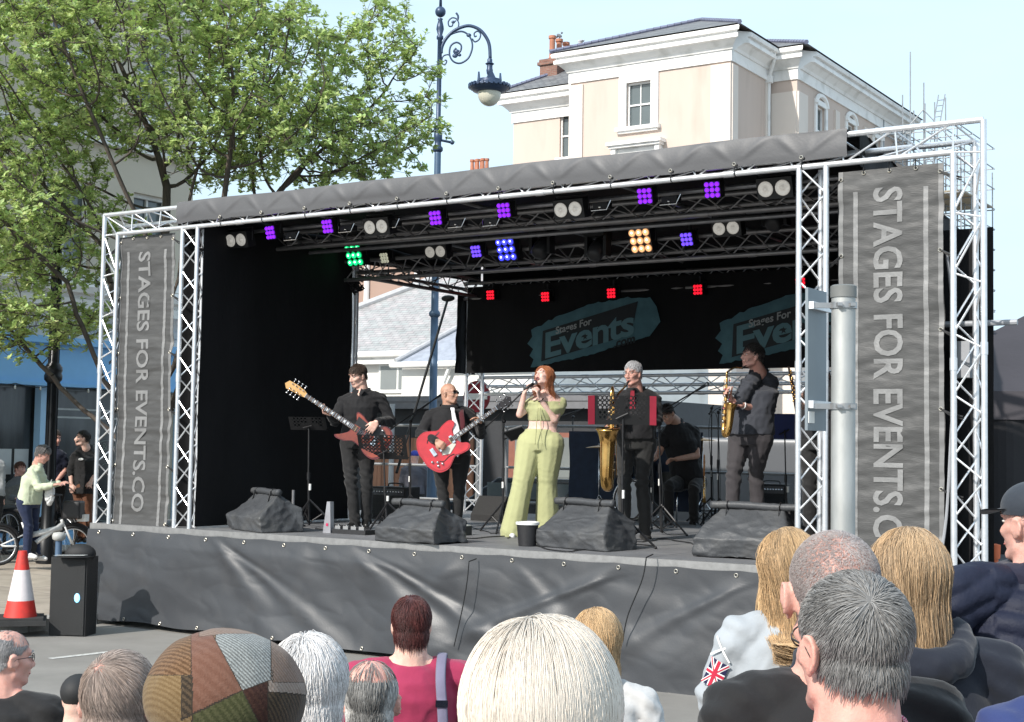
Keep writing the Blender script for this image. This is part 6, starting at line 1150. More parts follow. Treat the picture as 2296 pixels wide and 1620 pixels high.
def musicstand(label, base, dc, wd, ht, dmat, tilt=-.45, yaw=0., holes=True, wings=None, rot=.5, papers=False):
    u, v, _ = sz(*base); D_ = sp(dc[0], dc[1], v); d, P = desk(D_, wd, ht, tilt, yaw, holes); p = MB(); p.cyl((u, v, .03), (lerp(u, D_[0], .5), v, D_[2] * .5), .014, seg=10); p.cyl((lerp(u, D_[0], .5), v, D_[2] * .45), (D_[0], v + .02, D_[2] - .04), .009, seg=8); p.cyl((lerp(u, D_[0], .5), v, D_[2] * .46), (lerp(u, D_[0], .5), v, D_[2] * .53), .02, seg=10); p.cyl(P(-.06, -ht * .3, -.02), P(.06, -ht * .1, -.02), .01, seg=6)
    l = MB(); tripod(l, u, v, .2, .32, rot, .012); w_ = MB(); w_.cyl((u, v, D_[2] * .36), (u, v, D_[2] * .42), .0155, seg=10)
    parts = [('desk', d, dmat, False), ('pole', p, M_black, True), ('legs', l, M_black, True), ('paint_band', w_, M_white, True)]
    if wings:
        for s_ in (-1, 1): q = MB(); a, b = P(s_ * wd / 2, -ht / 2 - .0, -.002), P(s_ * (wd / 2 + wings), ht / 2 + .01, -.02); q.add([P(s_ * (wd / 2 - wings * .2), -ht / 2, -.006), P(s_ * (wd / 2 + wings), -ht / 2, -.02), P(s_ * (wd / 2 + wings), ht / 2, -.02), P(s_ * (wd / 2 - wings * .2), ht / 2, -.006)], [[(0, 1, 2, 3)]]); parts.append(('folder_edge', q, mat('red_folder', (.24, .012, .03), .4), False))
    return sth('music_stand', label, 'music stand', parts, 'music stands')
M_desk = mat('desk_black', (.012, .012, .013), .45, .2, .1)
musicstand('black perforated music stand standing against the black side drape, left of the bassist', (693, 1184), (690, 950), .46, .17, M_desk, .5, .3)
musicstand('black perforated music stand in front of the bassist\'s legs', (868, 1192), (858, 1003), .56, .31, M_desk, .5, .4)
musicstand('black music stand with red folder edges in front of the silver-haired saxophonist', (1396, 1230), (1395, 920), .56, .29, M_desk, .22, .45, True, .055)
musicstand('blue music stand half hidden behind the inner right truss post', (1766, 1188), (1758, 957), .50, .33, mat('desk_blue', (.012, .025, .11), .4, .2, .08), .3, .4, False)
u, v, _ = sz(1126, 1192); T_ = sp(1158, 972, v - .05); R_ = np.array([[cos(.5), -sin(.5), 0], [sin(.5), cos(.5), 0], [0, 0, 1]]) @ np.array([[1, 0, 0], [0, cos(.95), -sin(.95)], [0, sin(.95), cos(.95)]]); R_ = R_ @ np.array([[cos(-.5), 0, sin(-.5)], [0, 1, 0], [-sin(-.5), 0, cos(-.5)]])
a_ = MB(); a_.box(T_, (.27, .016, .20), R_); b_ = MB(); b_.box(T_ + R_ @ np.array([0, -.010, 0]), (.24, .003, .17), R_); c_ = MB(); c_.cyl(T_ + [0, .02, 0], sp(1131, 985, v), .01, seg=6)
sth('tablet', 'black tablet on a clamp facing the singer, its edge catching the sun', 'tablet', [('casing', a_, mat('tablet_silver', (.35, .36, .38), .3, .7, 0), False), ('cover', b_, M_blackp, False), ('clamp', c_, M_black, True)])
# covered wedge monitors
M_cov = mat('monitor_cover', (.055, .058, .063), .5, 0, .15, 2, .25, 34, spec=.4, dirt=((.085, .085, .085), 3))
def covered(label, x0, x1, yb, yt, yaw, seed, roll=(.12, .88)):
    u, v, _ = sz((x0 + x1) / 2, yb); dpx = np.linalg.norm(S(u, v) - CAMP); W_ = (x1 - x0) / FL * dpx * 1.02; Hh_ = (yb - yt) / FL * dpx * 1.0; v += .22
    m = MB(); d = .26; h = Hh_ - .06; sh = .62
    V = [(-W_ / 2, -d, 0), (W_ / 2, -d, 0), (W_ / 2, d, 0), (-W_ / 2, d, 0), (-W_ / 2 * .97, -d * 1.08, h * .38), (W_ / 2 * .97, -d * 1.08, h * .38), (W_ / 2 * sh, .02, h), (-W_ / 2 * sh, .02, h), (W_ / 2 * .9, d, h * .6), (-W_ / 2 * .9, d, h * .6)]
    m.add(V, [[(0, 3, 2, 1), (0, 1, 5, 4), (4, 5, 6, 7), (2, 3, 9, 8), (7, 6, 8, 9)], [(0, 4, 7, 9, 3)], [(1, 2, 8, 6, 5)]])
    Vr, Fs, N = remesh(m, .012, 3); q = Vr * [1, 1, 1.2]; w0 = wob(q, .9, seed, 1); rid = 1 - 2 * np.abs(wob(q + w0[:, None] * .12, 1.5, seed + 3, 2)); low = np.clip(1 - Vr[:, 2] / h, 0, 1)
    Vr = Vr + N * ((.007 * wob(q, 1.1, seed, 2) + .011 * rid * (.25 + low) + .005 * (1 - 2 * np.abs(wob(q * [1, 1, 1.6], 3.0, seed + 6, 2)))) )[:, None]; Vr[:, 2] = np.maximum(Vr[:, 2], .004)
    b = MB(); b.add(Vr, Fs); r_ = MB(); a, e = np.array([-W_ * (.5 - roll[0]), .0, h + .012]), np.array([W_ * (roll[1] - .5), .0, h + .012]); P_ = smooth([a, lerp(a, e, .35) + [0, 0, .006], lerp(a, e, .7) - [0, 0, .004], e], 20); r_.sweep(P_, np.array([.034, .036, .034, .037, .033] * 4), 14)
    sl_ = []
    for q in (.2, .8): s_ = MB(); sl_.append(s_); c = lerp(a, e, q); s_.sweep([c + [0, -.045, .01], c + [0, -.05, -.03], c + [.005, -.075, -.12]], .009, 6, flat=.3); t_ = np.linspace(0, 2 * pi, 17); s_.sweep(np.stack([np.full(17, c[0]), .038 * np.cos(t_) + c[1], .038 * np.sin(t_) + c[2]], 1), .006, 5, cap=False)
    t = sthing('covered_monitor', label, 'stage monitor', u, v, 0, 'tarpaulin-covered floor monitors', rz=yaw); o = b.build('cover', M_cov, t, True); r_.build('rolled_flap', M_cov, t, True); [s_.build('strap', M_cab, t, True) for s_ in sl_]; return t
covered('tarpaulin-covered wedge monitor at the far left in front of the black drape', 482, 645, 1192, 1096, -.35, 3)
covered('tarpaulin-covered wedge monitor between the bassist and the bald guitarist', 828, 1004, 1218, 1120, -.1, 5, (.0, .86))
covered('tarpaulin-covered wedge monitor right of the black bucket', 1192, 1388, 1232, 1118, -.15, 8, (.04, .88))
covered('tarpaulin-covered wedge monitor in front of the tall saxophonist, the widest one', 1550, 1776, 1254, 1128, .05, 12, (.08, .97))
u, v, _ = sz(1170, 1226); kb_ = 1 / 231.
m = MB(); m.lathe([(.088, 0), (.108, .215), (.104, .215), (.085, .02)], (u, v + .1, .002), 28); r_ = MB(); r_.lathe([(.112, .205), (.118, .21), (.118, .232), (.108, .236), (.10, .228), (.10, .205)], (u, v + .1, .002), 28)
sth('bucket', 'black bucket with a white rim standing at the stage edge by the singer', 'bucket', [('pail', m, M_blackp, True), ('rim', r_, M_white, True)])
# floor monitor, amplifier, drum kit, keyboard behind the band
def cab(label, name, cat, x, y, W_, D_, H_, yaw=0., kn=True, wedge=False):
    u, v, _ = sz(x, y); t = sthing(name, label, cat, u, v, 0, None, yaw); m = MB()
    if wedge: m.prism([(-D_ / 2, 0), (D_ / 2, 0), (D_ / 2, H_ * .7), (D_ * .1, H_), (-D_ / 2, H_ * .25)], -W_ / 2, W_ / 2, (np.array([[0, 1, 0], [0, 0, 1], [1, 0, 0]]).T, (0, 0, 0)))
    else: m.box((0, 0, H_ / 2), (W_, D_, H_))
    b = m.build('cabinet', MT['speaker_cabinet'], t)
    if kn:
        g_ = MB(); g_.box((0, -D_ / 2 - .004, H_ * .36), (W_ * .9, .006, H_ * .6)); g_.build('grille', MT['speaker_grille'], b); p = MB(); p.box((0, -D_ / 2 - .004, H_ * .84), (W_ * .9, .006, H_ * .2)); pb = p.build('control_panel', mat('amp_panel', (.08, .08, .085), .4, .4), b); q = MB()
        for i in range(11): q.cyl((-W_ * .4 + W_ * .08 * i, -D_ / 2 - .008, H_ * .85), (-W_ * .4 + W_ * .08 * i, -D_ / 2 - .025, H_ * .85), .011, seg=10)
        q.build('dials', M_chrome, pb, True); h_ = MB(); h_.sweep(smooth([(-.12, 0, H_), (-.1, 0, H_ + .04), (.1, 0, H_ + .04), (.12, 0, H_)], 14), .01, 6); h_.build('carry_handle', M_black, b, True)
    return t
cab('black guitar amplifier with a row of silver dials behind the bassist', 'guitar_amplifier', 'amplifier', 886, 1164, .56, .3, .42)
cab('small black floor monitor on the deck between guitarist and singer', 'floor_monitor', 'stage monitor', 1102, 1168, .44, .32, .32, 0, False, True)
cab('black equipment case behind the rightmost covered monitor', 'equipment_case', 'case', 1762, 1205, .22, .3, .36, 0, False)
cab('black speaker cabinet on the deck behind the tall saxophonist', 'speaker_cabinet', 'amplifier', 1730, 1165, .5, .35, .5, .1)
dk = sthing('drum_kit', 'drum kit with a white-fronted bass drum behind the silver-haired saxophonist', 'drum kit', *sz(1416, 1168)[:2])
m = MB(); m.cyl((0, 0, .28), (0, .4, .28), .27, seg=32); bd_ = m.build('bass_drum', M_blackp, dk, True, ang=40); m = MB(); m.cyl((0, -.006, .28), (0, -.012, .28), .245, seg=32); m.build('drum_head', mat('drum_head', (.62, .66, .72), .5, 0, .05), bd_); m = MB(); m.sweep([( .272 * cos(a), -.01, .28 + .272 * sin(a)) for a in np.linspace(0, 2 * pi, 33)], .012, 6, cap=False); m.build('hoop', M_chrome, bd_, True)
for i, (x, y, z, r) in enumerate([(-.35, .3, .68, .15), (.05, .25, .72, .14), (.5, .35, .55, .2)]):
    m = MB(); m.lathe([(r, z - .12), (r, z + .1), (r * .96, z + .11), (.01, z + .108)], (x, y, 0), 24); dr = m.build('drum', M_blackp, dk, True, ang=40); m = MB(); m.cyl((x, y, 0), (x, y, z - .12), .012, seg=6); m.build('stand', M_chrome, dr, True)
for i, (x, y, z, r) in enumerate([(-.62, .2, .98, .19), (-.2, .7, 1.15, .2), (.75, .6, 1.1, .19)]):
    m = MB(); m.lathe([(.01, z + .03), (.04, z + .02), (r * .6, z + .008), (r, z - .01), (r, z - .013), (.01, z + .015)], (x, y, 0), 28); c = m.build('cymbal', M_brassd, dk, True); m = MB(); m.cyl((x, y, 0.02), (x, y, z + .05), .011, seg=6); tripod(m, x, y, .2, .22, .3, .008); m.build('stand', M_chrome, c, True)
kb = sthing('keyboard', 'black electric keyboard on a folding stand at the right, behind the tall saxophonist', 'keyboard', *sz(1790, 1140)[:2]); m = MB(); m.box((0, 0, .86), (1.3, .32, .12)); bd_ = m.build('case', mat('keyboard_case', (.03, .03, .033), .45), kb); V_, F_ = text('CP', .09, .001, bold=.002); m = MB(); m.add(np.c_[V_[:, 0] - .42, np.full(len(V_), -.165), V_[:, 1] + .88], F_); m.build('lettering', M_white, bd_)
m = MB(); m.box((-.3, -.165, .84), (.05, .004, .03)); m.build('badge', M_white, bd_); m = MB()
for y in (-.14, .14): m.cyl((-.5, y, 0), (.45, y, .8), .018, seg=8); m.cyl((.5, y, 0), (-.45, y, .8), .018, seg=8)
m.build('folding_legs', M_black, kb, True)
sp_ = sthing('clarinet', 'silver-keyed clarinet upright on a floor peg left of the tall saxophonist', 'clarinet', *sz(1578, 1178)[:2]); P0 = np.zeros(3); hh_ = sp(1578, 1020, sz(1578, 1178)[1])[2]; m = MB(); m.lathe([(.03, hh_ * .32), (.016, hh_ * .42), (.012, hh_ * .7)], seg=14); m.build('lower_joint', M_brass, sp_, True); m = MB(); m.lathe([(.011, hh_ * .7), (.011, hh_ * .86), (.014, hh_ * .88), (.009, hh_ * 1.0), (.004, hh_)], seg=14); m.build('mouthpiece_cover', mat('orange_cork', (.5, .22, .08), .6), sp_, True)
m = MB(); g = R8(6)
for i in range(16): z = hh_ * (.36 + .022 * i); a = g.uniform(-2.6, -.4); m.ell((.017 * cos(a), .017 * sin(a), z), (.008, .008, .006), seg=6, rings=4)
m.build('keys', M_chrome, sp_, True); m = MB(); m.cyl((0, 0, 0), (0, 0, hh_ * .34), .01, seg=8); tripod(m, 0, 0, .05, .14, .1, .006); m.build('peg', M_black, sp_, True)
# pedals, small things and cables at the stage edge
u, v, _ = sz(722, 1196); m = MB(); m.prism([(-.05, 0), (.06, 0), (.045, .34), (.0, .34)], -.03, .03, (np.array([[1, 0, 0], [0, 0, 1], [0, -1, 0]]).T, (u, v + .1, 0))); e = MB(); e.box((u + .012, v + .066, .09), (.03, .004, .03)); sth('pedal_case', 'upright silver wedge-shaped case at the bassist\'s feet', 'case', [('shell', m, mat('brushed_silver', (.45, .45, .48), .35, .6, .1), False), ('badge', e, mat('red_badge', (.5, .03, .1), .4), False)])
m = MB(); m.box((u + .32, v + .16, .025), (.46, .2, .05)); e = MB()
for i in range(4): e.box((u + .15 + .11 * i, v + .13, .065), (.07, .1, .04)); e.cyl((u + .15 + .11 * i, v + .1, .085), (u + .15 + .11 * i, v + .1, .1), .012, seg=8)
sth('pedal_board', 'low board of effects pedals right of the silver wedge case', 'pedals', [('board', m, M_blackp, False), ('pedals', e, M_chrome, False)])
u, v, _ = sz(656, 1180); m = MB(); m.cyl((u, v, .02), (u, v, .42), .018, seg=10); l = MB(); l.box((u, v, .01), (.36, .05, .02)); l.box((u, v, .012), (.05, .3, .018)); sth('guitar_stand', 'empty grey floor stand left of the silver wedge case', 'stand', [('post', m, mat('grey_tube', (.25, .25, .26), .4, .5), True), ('feet', l, M_black, False)])
u, v, _ = sz(1030, 1200); m = MB(); m.box((u, v, .05), (.22, .16, .1)); e = MB(); e.box((u, v, .105), (.2, .14, .012)); sth('pedal_box', 'small black pedal box with a pale top at the bald guitarist\'s feet', 'pedals', [('box', m, M_blackp, False), ('top', e, M_white, False)])
g = R8(12)
for i, pts in enumerate([((700, 1188), (760, 1192), (830, 1196), (900, 1205)), ((940, 1185), (1000, 1205), (1080, 1210), (1150, 1204), (1190, 1212)), ((1190, 1225), (1260, 1238), (1340, 1232), (1420, 1222), (1480, 1228)), ((1380, 1212), (1440, 1216), (1500, 1210), (1560, 1222)), ((1040, 1175), (1090, 1198), (1120, 1192), (1135, 1208)), ((780, 1170), (850, 1175), (930, 1172), (1000, 1182))]):
    P_ = smooth([np.array([*sz(x, y)[:2], .008]) + [g.normal(0, .05), g.normal(0, .05), 0] for x, y in pts], 50); P_[:, 0] += .03 * np.sin(np.arange(50) * .6); m = MB(); m.sweep(P_, .006, 5)
    sth('stage_cable', ['black cable lying on the deck behind the pedal board', 'black cable lying on the deck from the guitarist to the bucket', 'black cable along the stage edge in front of the covered monitor by the bucket', 'black cable lying on the deck below the red-edged music stand', 'black cable looped on the deck left of the bucket', 'black cable lying across the deck between bassist and guitarist'][i], 'cable', [('x', m, M_cab, True)], 'cables on the deck')
# people and vehicles behind the stage
Yq = 26.
j = pj_(Yq)
def simple(label, x, yt, h_px, Y, k, skin, shirt, trousers, yaw=0, hy=0, sit=False, hm=None, hL=.05, group=None, sleeve='long', **kw):
    K = FL / Y; f = lambda dx, z, dy=0.: at(x, yt, Y) * [1, 1, 1] + np.array([dx * cos(yaw) - dy * sin(yaw), dx * sin(yaw) + dy * cos(yaw), 0]) * k + [0, 0, -(1.75 - z) * k]
    J = dict(head=f(0, 1.63, -.02), neck=f(0, 1.46), sa=f(-.18, 1.42), sb=f(.18, 1.42), ea=f(-.24, 1.14, -.02), eb=f(.24, 1.14, -.02), wa=f(-.22, .90, -.12), wb=f(.22, .90, -.12), hip=f(0, .93), ka=f(-.10, .5, -.02), kb=f(.10, .5, -.02), aa=f(-.11, .08), ab=f(.11, .08))
    J.update({q: f(*p) for q, p in kw.pop('pose', {}).items()}); t, Hh, q = person(label, J, k, skin, shirt, trousers, group, ty=yaw, hd=(hy, kw.pop('hp', 0), 0), sleeve=sleeve, hands=kw.pop('hands', None), **kw)
    if hm: hair(Hh, t, hm, 1200, hL, 4, .25, .25, .25, rad=.0013, thick=.01, seed=int(x))
    return t, Hh, q
t, Hh, q = simple('person in a blue cap and grey jacket seen from behind, beyond the guitarist', 930, 1012, 0, 27, 1.0, SKO, cloth('grey_jacket', (.09, .09, .11)), C_blk2, yaw=pi, hy=170, vox=.012, cvox=.016)
m = MB(); P_, _n = scalp(np.array([[0, 0, 1.]])); m.ell(Hh.t(0, -.015, .06), np.array([.085, .105, .075]), Hh.R, 16, 10); m.ell(Hh.t(0, .10, .055), (.06, .05, .008), Hh.R, 12, 6); m.build('cap', cloth('blue_cap', (.03, .05, .3)), t, True)
simple('person in pale denim standing beside the blue-capped person behind the stage', 958, 1035, 0, 27.6, .9, SKP, cloth('pale_denim', (.2, .27, .36)), cloth('light_denim', (.28, .34, .4)), yaw=pi, hy=150, hm=HGW, vox=.012, cvox=.016)
VP_ = at(1290, 1200, 25.5); VP_[2] = 0
def car(label, P0, yaw, paint, L_=4.3, W_=1.8, Ht=1.5, van=False):
    t = thing('parked_van' if van else 'parked_car', label, 'van' if van else 'car', P0, yaw); m = MB()
    prof = [(-L_ / 2, .35), (-L_ / 2, .85), (-L_ / 2 + .15, 1.0), (-L_ / 2 + .9, 1.05), (-L_ / 2 + 1.6, Ht), (L_ / 2 - .8, Ht), (L_ / 2 - .1, 1.05), (L_ / 2, .95), (L_ / 2, .35)] if not van else [(-L_ / 2, .35), (-L_ / 2, 1.0), (-L_ / 2 + .7, 1.15), (-L_ / 2 + 1.3, Ht), (L_ / 2 - .05, Ht), (L_ / 2, .35)]
    sec = []
    m.prism(prof, -W_ / 2, W_ / 2, (np.array([[1, 0, 0], [0, 0, 1], [0, -1, 0]]).T, (0, 0, 0))); V_, Fs, N = remesh(m, .05, 4); b = MB(); b.add(V_, Fs); bd = b.build('body', paint, t, True)
    w = MB(); x0, x1 = (-L_ / 2 + 1.25, L_ / 2 - .75) if not van else (-L_ / 2 + 1.2, -L_ / 2 + 2.3)
    for s_ in (-1, 1): w.box((((x0 + x1) / 2), s_ * (W_ / 2 - .012), (Ht + 1.05) / 2 - .02), (x1 - x0 - .3, .03, Ht - 1.2))
    w.build('window', M_glass, bd)
    for x in (-L_ * .32, L_ * .32):
        for s_ in (-1, 1): q = MB(); q.cyl((x, s_ * (W_ / 2 - .2), .32), (x, s_ * (W_ / 2 + .01), .32), .32, seg=24); wh_ = q.build('wheel', mat('tyre', (.015, .015, .016), .8), t, True, ang=40); q = MB(); q.cyl((x, s_ * (W_ / 2 + .012), .32), (x, s_ * (W_ / 2 + .02), .32), .19, seg=20); q.build('rim', M_alu, wh_)
    for s_ in (-1, 1): q = MB(); q.box((-L_ / 2 + .02, s_ * W_ * .36, .78), (.08, .3, .14)); q.build('headlight', M_glassp, t)
    q = MB(); q.box((-L_ / 2 - .03, 0, .5), (.03, .52, .11)); q.build('number_plate', M_white, t)
    return t
car('dark parked car behind the stage, seen between guitarist and singer', at(1215, 1200, 28) * [1, 1, 0], -YAW + .1, mat('car_dark', (.02, .025, .03), .25, .3, 0, coat=.6))
car('light grey van parked behind the drummer and the saxophonists', at(1660, 1200, 24.5) * [1, 1, 0], -YAW + .05, mat('van_grey', (.13, .135, .145), .35, .2, 0, coat=.5), 5.4, 1.95, 2.3, True)
# ================================================================ tree on the left
M_bark = mat('bark', (.085, .068, .055), .9, 0, .3, 9, .4, 30, stretch=(1, 1, .3))
M_leaf = mat('spring_leaf', (.44, .54, .22), .5, 0, 0, tone=True, spec=.3, trans=.0)
_t, _b = nodes(M_leaf); tr_ = _t.nodes.new('ShaderNodeBsdfTranslucent'); tr_.inputs[0].default_value = (.48, .60, .20, 1); ms_ = _t.nodes.new('ShaderNodeMixShader'); ms_.inputs[0].default_value = .38
_t.links.new(_b.outputs[0], ms_.inputs[1]); _t.links.new(tr_.outputs[0], ms_.inputs[2]); _t.links.new(ms_.outputs[0], _t.nodes['Material Output'].inputs[0])
def tree():
    g = R8(21); YT = 19.6; B = at(312, 1200, YT); B[2] = 0; px = YT / FL
    def blob(x, y, rx, ry, n, dy=2.2):                      # attraction points in lumps of the crown, given where the photo shows foliage
        c = at(x, y, YT); n = int(n * 1.65); q = g.normal(size=(n * 3, 3)); q /= np.linalg.norm(q, axis=1)[:, None]; q *= g.uniform(.25, 1, (len(q), 1)) ** .5; return (c + q * [rx * px, dy, ry * px])[:n]
    A = np.concatenate([blob(330, 130, 330, 240, 620, 2.6), blob(60, 160, 260, 260, 420, 2.4), blob(-40, 480, 200, 230, 260, 2.2), blob(110, 500, 160, 180, 210, 2.2), blob(620, 170, 220, 170, 330, 2.2), blob(640, 320, 230, 100, 300, 1.9), blob(860, 90, 75, 110, 60, 1), blob(850, 300, 110, 90, 120, 1.3), blob(955, 165, 45, 22, 16, .4), blob(965, 260, 40, 50, 26, .5), blob(760, 350, 130, 55, 110, 1.4), blob(80, 720, 130, 50, 110, 1.6), blob(-60, 740, 150, 60, 70, 1.6), blob(280, -80, 340, 110, 220, 2.4), blob(780, 610, 45, 40, 22, .6), blob(795, 790, 30, 35, 10, .4), blob(470, 330, 150, 100, 110, 2.)])
    A = A[(SL(A.T[:, :1].T)[0] * 0 if False else (((A - ORG) @ VX < -.2) | ((A - ORG) @ UX < -1.0) | (A[:, 2] > 5.0)))]      # keep clear of the stage
    A = A[(A[:, 2] > 2.7)]
    N = [B + [0, 0, z] for z in np.arange(0, 2.0, .16)]; par = [-1] + list(range(len(N) - 1)); N = [np.array(p) for p in N]
    # a few hand-placed main limbs fanning from the fork
    fork = len(N) - 1
    for tx, ty, dy in ((420, 500, .2), (500, 480, -.5), (240, 560, .3), (330, 520, -.6), (150, 640, -.3), (600, 480, .5), (60, 780, .2), (380, 420, .9)):
        T_ = at(tx, ty, YT + dy); p = N[fork].copy(); prev = fork; n = 14; mid = lerp(p, T_, .5) + [0, 0, -.25]
        for i in range(1, n + 1): t = i / n; q = (1 - t) ** 2 * p + 2 * t * (1 - t) * mid + t * t * T_ + g.normal(0, .02, 3); N.append(q); par.append(prev); prev = len(N) - 1
    N = list(N); step = .14; kill = .2; Aq = A.copy()
    for it in range(90):
        Na = np.array(N)
        if len(Aq) == 0: break
        near = np.empty(len(Aq), int); dist = np.empty(len(Aq))
        for s_ in range(0, len(Aq), 400): d = np.linalg.norm(Aq[s_:s_ + 400, None] - Na[None], axis=2); near[s_:s_ + 400] = d.argmin(1); dist[s_:s_ + 400] = d.min(1)
        keep = dist > kill; Aq, near = Aq[keep], near[keep]; new = 0
        for i in np.unique(near):
            v = (Aq[near == i] - Na[i]); v = (v / np.linalg.norm(v, axis=1)[:, None]).sum(0); v = nrm(v + g.normal(0, .12, 3)); q = Na[i] + v * step
            if np.min(np.linalg.norm(Na - q, axis=1)) > step * .4: N.append(q); par.append(i); new += 1
        if not new: break
    N = np.array(N); par = np.array(par); n = len(N); cnt = np.zeros(n); kids = [[] for _ in range(n)]
    for i in range(n):
        if par[i] >= 0: kids[par[i]].append(i)
    r = np.zeros(n)
    for i in range(n - 1, -1, -1): r[i] = max(.006, sum(r[k] ** 2.5 for k in kids[i]) ** (1 / 2.5)) if kids[i] else .006
    r = np.minimum(r, .11)
    t = thing('tree', 'spreading street tree with fresh green spring leaves rising behind the left end of the stage', 'tree', B); Z = N - B
    main = MB(); br = MB()
    for i in range(n):
        p = par[i]
        if p < 0: continue
        m = main if i <= fork else br; m.cyl(Z[p], Z[i], min(r[p], r[i] * 1.35), r[i], seg=9 if r[i] > .04 else 5, cap=False)
    # leaf-bearing twigs
    tips = np.where(r < .0105)[0]; P = []; Dn = []
    for i in tips:
        d = nrm(Z[i] - Z[par[i]]); 
        for k in range(3 if kids[i] else 4):
            v = nrm(d * .7 + g.normal(0, .75, 3) + [0, 0, .25]); L = g.uniform(.08, .26); e = Z[i] + v * L; br.cyl(Z[i], e, .004, .0025, seg=4, cap=False); P.append(e); Dn.append(v)
            if g.uniform() < .6: q = Z[i] + v * L * .55; P.append(q); Dn.append(nrm(v + g.normal(0, .6, 3)))
    br.build('branches', M_bark, t, True); main.build('trunk', M_bark, t, True)
    P = np.array(P); Dn = np.array(Dn); keep = g.uniform(size=len(P)) < .93; P, Dn = P[keep], Dn[keep]; K = 8; C = len(P)
    ax = np.repeat(Dn * .5 + [0, 0, .75], K, 0); ax /= np.linalg.norm(ax, axis=1)[:, None]; c = np.repeat(P, K, 0) + g.normal(0, .012, (C * K, 3)); rd = g.normal(size=(C * K, 3)); rd -= ax * (rd * ax).sum(1)[:, None]; rd /= np.linalg.norm(rd, axis=1)[:, None]
    el = g.uniform(-.15, .8, C * K)[:, None]; d = rd * np.cos(el) + ax * np.sin(el); s = np.cross(d, ax); s /= np.linalg.norm(s, axis=1)[:, None] + 1e-9; up = np.cross(s, d); L = (g.uniform(.052, .10, C * K) * np.repeat(g.uniform(.75, 1.2, C), K))[:, None]; W = L * .27
    V = np.stack([c, c + d * L * .45 + s * W + up * L * .08, c + d * L * .5 - up * L * .03, c + d * L * .45 - s * W + up * L * .08, c + d * L], 1).reshape(-1, 3)
    b = np.arange(C * K) * 5; F = np.concatenate([np.stack([b, b + 1, b + 4, b + 2], 1), np.stack([b, b + 2, b + 4, b + 3], 1)])
    tn = np.repeat(.8 + .45 * g.uniform(size=C), K)[:, None] * g.uniform(.75, 1.25, (C * K, 1)) * np.array([1, 1, 1.]) * (1 + g.normal(0, .06, (C * K, 3)))
    m = MB(); m.add(V, [F]); m.C.append((0, np.repeat(tn, 5, 0).clip(.3, 2))); m.build('crown', M_leaf, t)
    print('tree', n, 'nodes', C * K, 'leaves')
tree()
# ================================================================ people and bicycle by the cafe
zp = lambda P: np.array([P[0], P[1], max(.12, .12 + .19 * (SL(P)[0] - UK) / (UF - UK))])
G3 = 'people on the footway by the cafe'
j = pj_(20.6)
t, Hh, q = person('grey-haired person in a pale green cardigan and navy jeans leaning over a bicycle\'s handlebars', dict(head=j(97, 1019, -.05), neck=j(84, 1044), sa=j(72, 1055, -.14), sb=j(84, 1054, .14), ea=j(86, 1094, -.2), wa=j(118, 1088, -.2), eb=j(104, 1090, .12), wb=j(134, 1084, .1), hip=j(64, 1122), ka=j(64, 1178, -.08), kb=j(76, 1176, .1), aa=j(60, 1240, -.06), ab=j(82, 1244, .12), hy=1.2), k=1.02, skin=SKR, shirt=cloth('pale_green_knit', (.56, .62, .46)), trousers=cloth('navy_jeans', (.02, .03, .07)), ty=1.15, hd=(85, -28, 0), group=G3, vox=.011, cvox=.014, feet=(80, 80), shoe=mat('white_trainer', (.7, .7, .7), .5), tail=.06)
hair(Hh, t, hairm('grey', (.22, .21, .21)), 1800, .045, 5, .3, .1, .4, rad=.0013, thick=.02, seed=31, wave=.3); m = MB(); m.sweep(Hh.T(smooth([(-.085, .03, .03), (-.07, .03, .10), (0, .03, .125), (.07, .03, .10), (.085, .03, .03)], 20)), .006, 6); m.build('sunglasses', M_black, t, True)
j = pj_(22.2)
t, Hh, q = person('man with short brown hair in a navy polo shirt behind the cyclist', dict(head=j(124, 982, -.04), neck=j(120, 1006), sa=j(96, 1022, .0), sb=j(142, 1022), ea=j(90, 1056), wa=j(104, 1080, -.15), eb=j(146, 1056), wb=j(128, 1078, -.15), hip=j(118, 1088), ka=j(110, 1145), kb=j(126, 1145), aa=j(110, 1205), ab=j(128, 1205)), k=1.04, skin=SKR, shirt=cloth('navy_polo', (.010, .013, .03)), trousers=C_blk2, ty=.3, hd=(48, -14, 0), sleeve='short', group=G3, vox=.011, cvox=.014)
hair(Hh, t, HB, 1400, .022, 4, .25, .1, .25, rad=.0013, thick=.006, front=.42, seed=33)
t, Hh, q = person('bearded man in a black double-breasted chef jacket and brown trousers talking by the cafe', dict(head=j(185, 984, -.04), neck=j(191, 1006), sa=j(168, 1022, -.05), sb=j(208, 1020, .06), ea=j(158, 1056, -.05), wa=j(160, 1085, -.12), eb=j(214, 1058), wb=j(205, 1078, -.15), hip=j(188, 1092), ka=j(180, 1145), kb=j(196, 1145), aa=j(181, 1203), ab=j(196, 1203)), k=1.06, skin=SKP, shirt=cloth('chef_black', (.013, .013, .014)), trousers=cloth('brown_trousers', (.13, .055, .03)), ty=-.5, hd=(-68, 6, 0), sleeve='rolled', group=G3, vox=.011, cvox=.014, tail=.1)
hair(Hh, t, HDK, 1500, .022, 4, .2, .1, .2, rad=.0013, thick=.008, front=.5, seed=35); hair(Hh, t, HDK, 800, .012, 3, .4, .3, .2, rad=.0012, thick=.004, front=-.9, nape=-.95, ear=-.9, mask=lambda D: ((D[:, 1] > .1) & (D[:, 2] < -.5)) * 1., shell=.003, seed=37, name='beard')
m = MB(); cc = lerp(q['hp'], q['nk'], .72) - q['dv'] * .16 + q['wv'] * .08; m.ell(cc, (.04, .012, .02), seg=10, rings=6); m.build('badge', M_white, t)
m = MB()
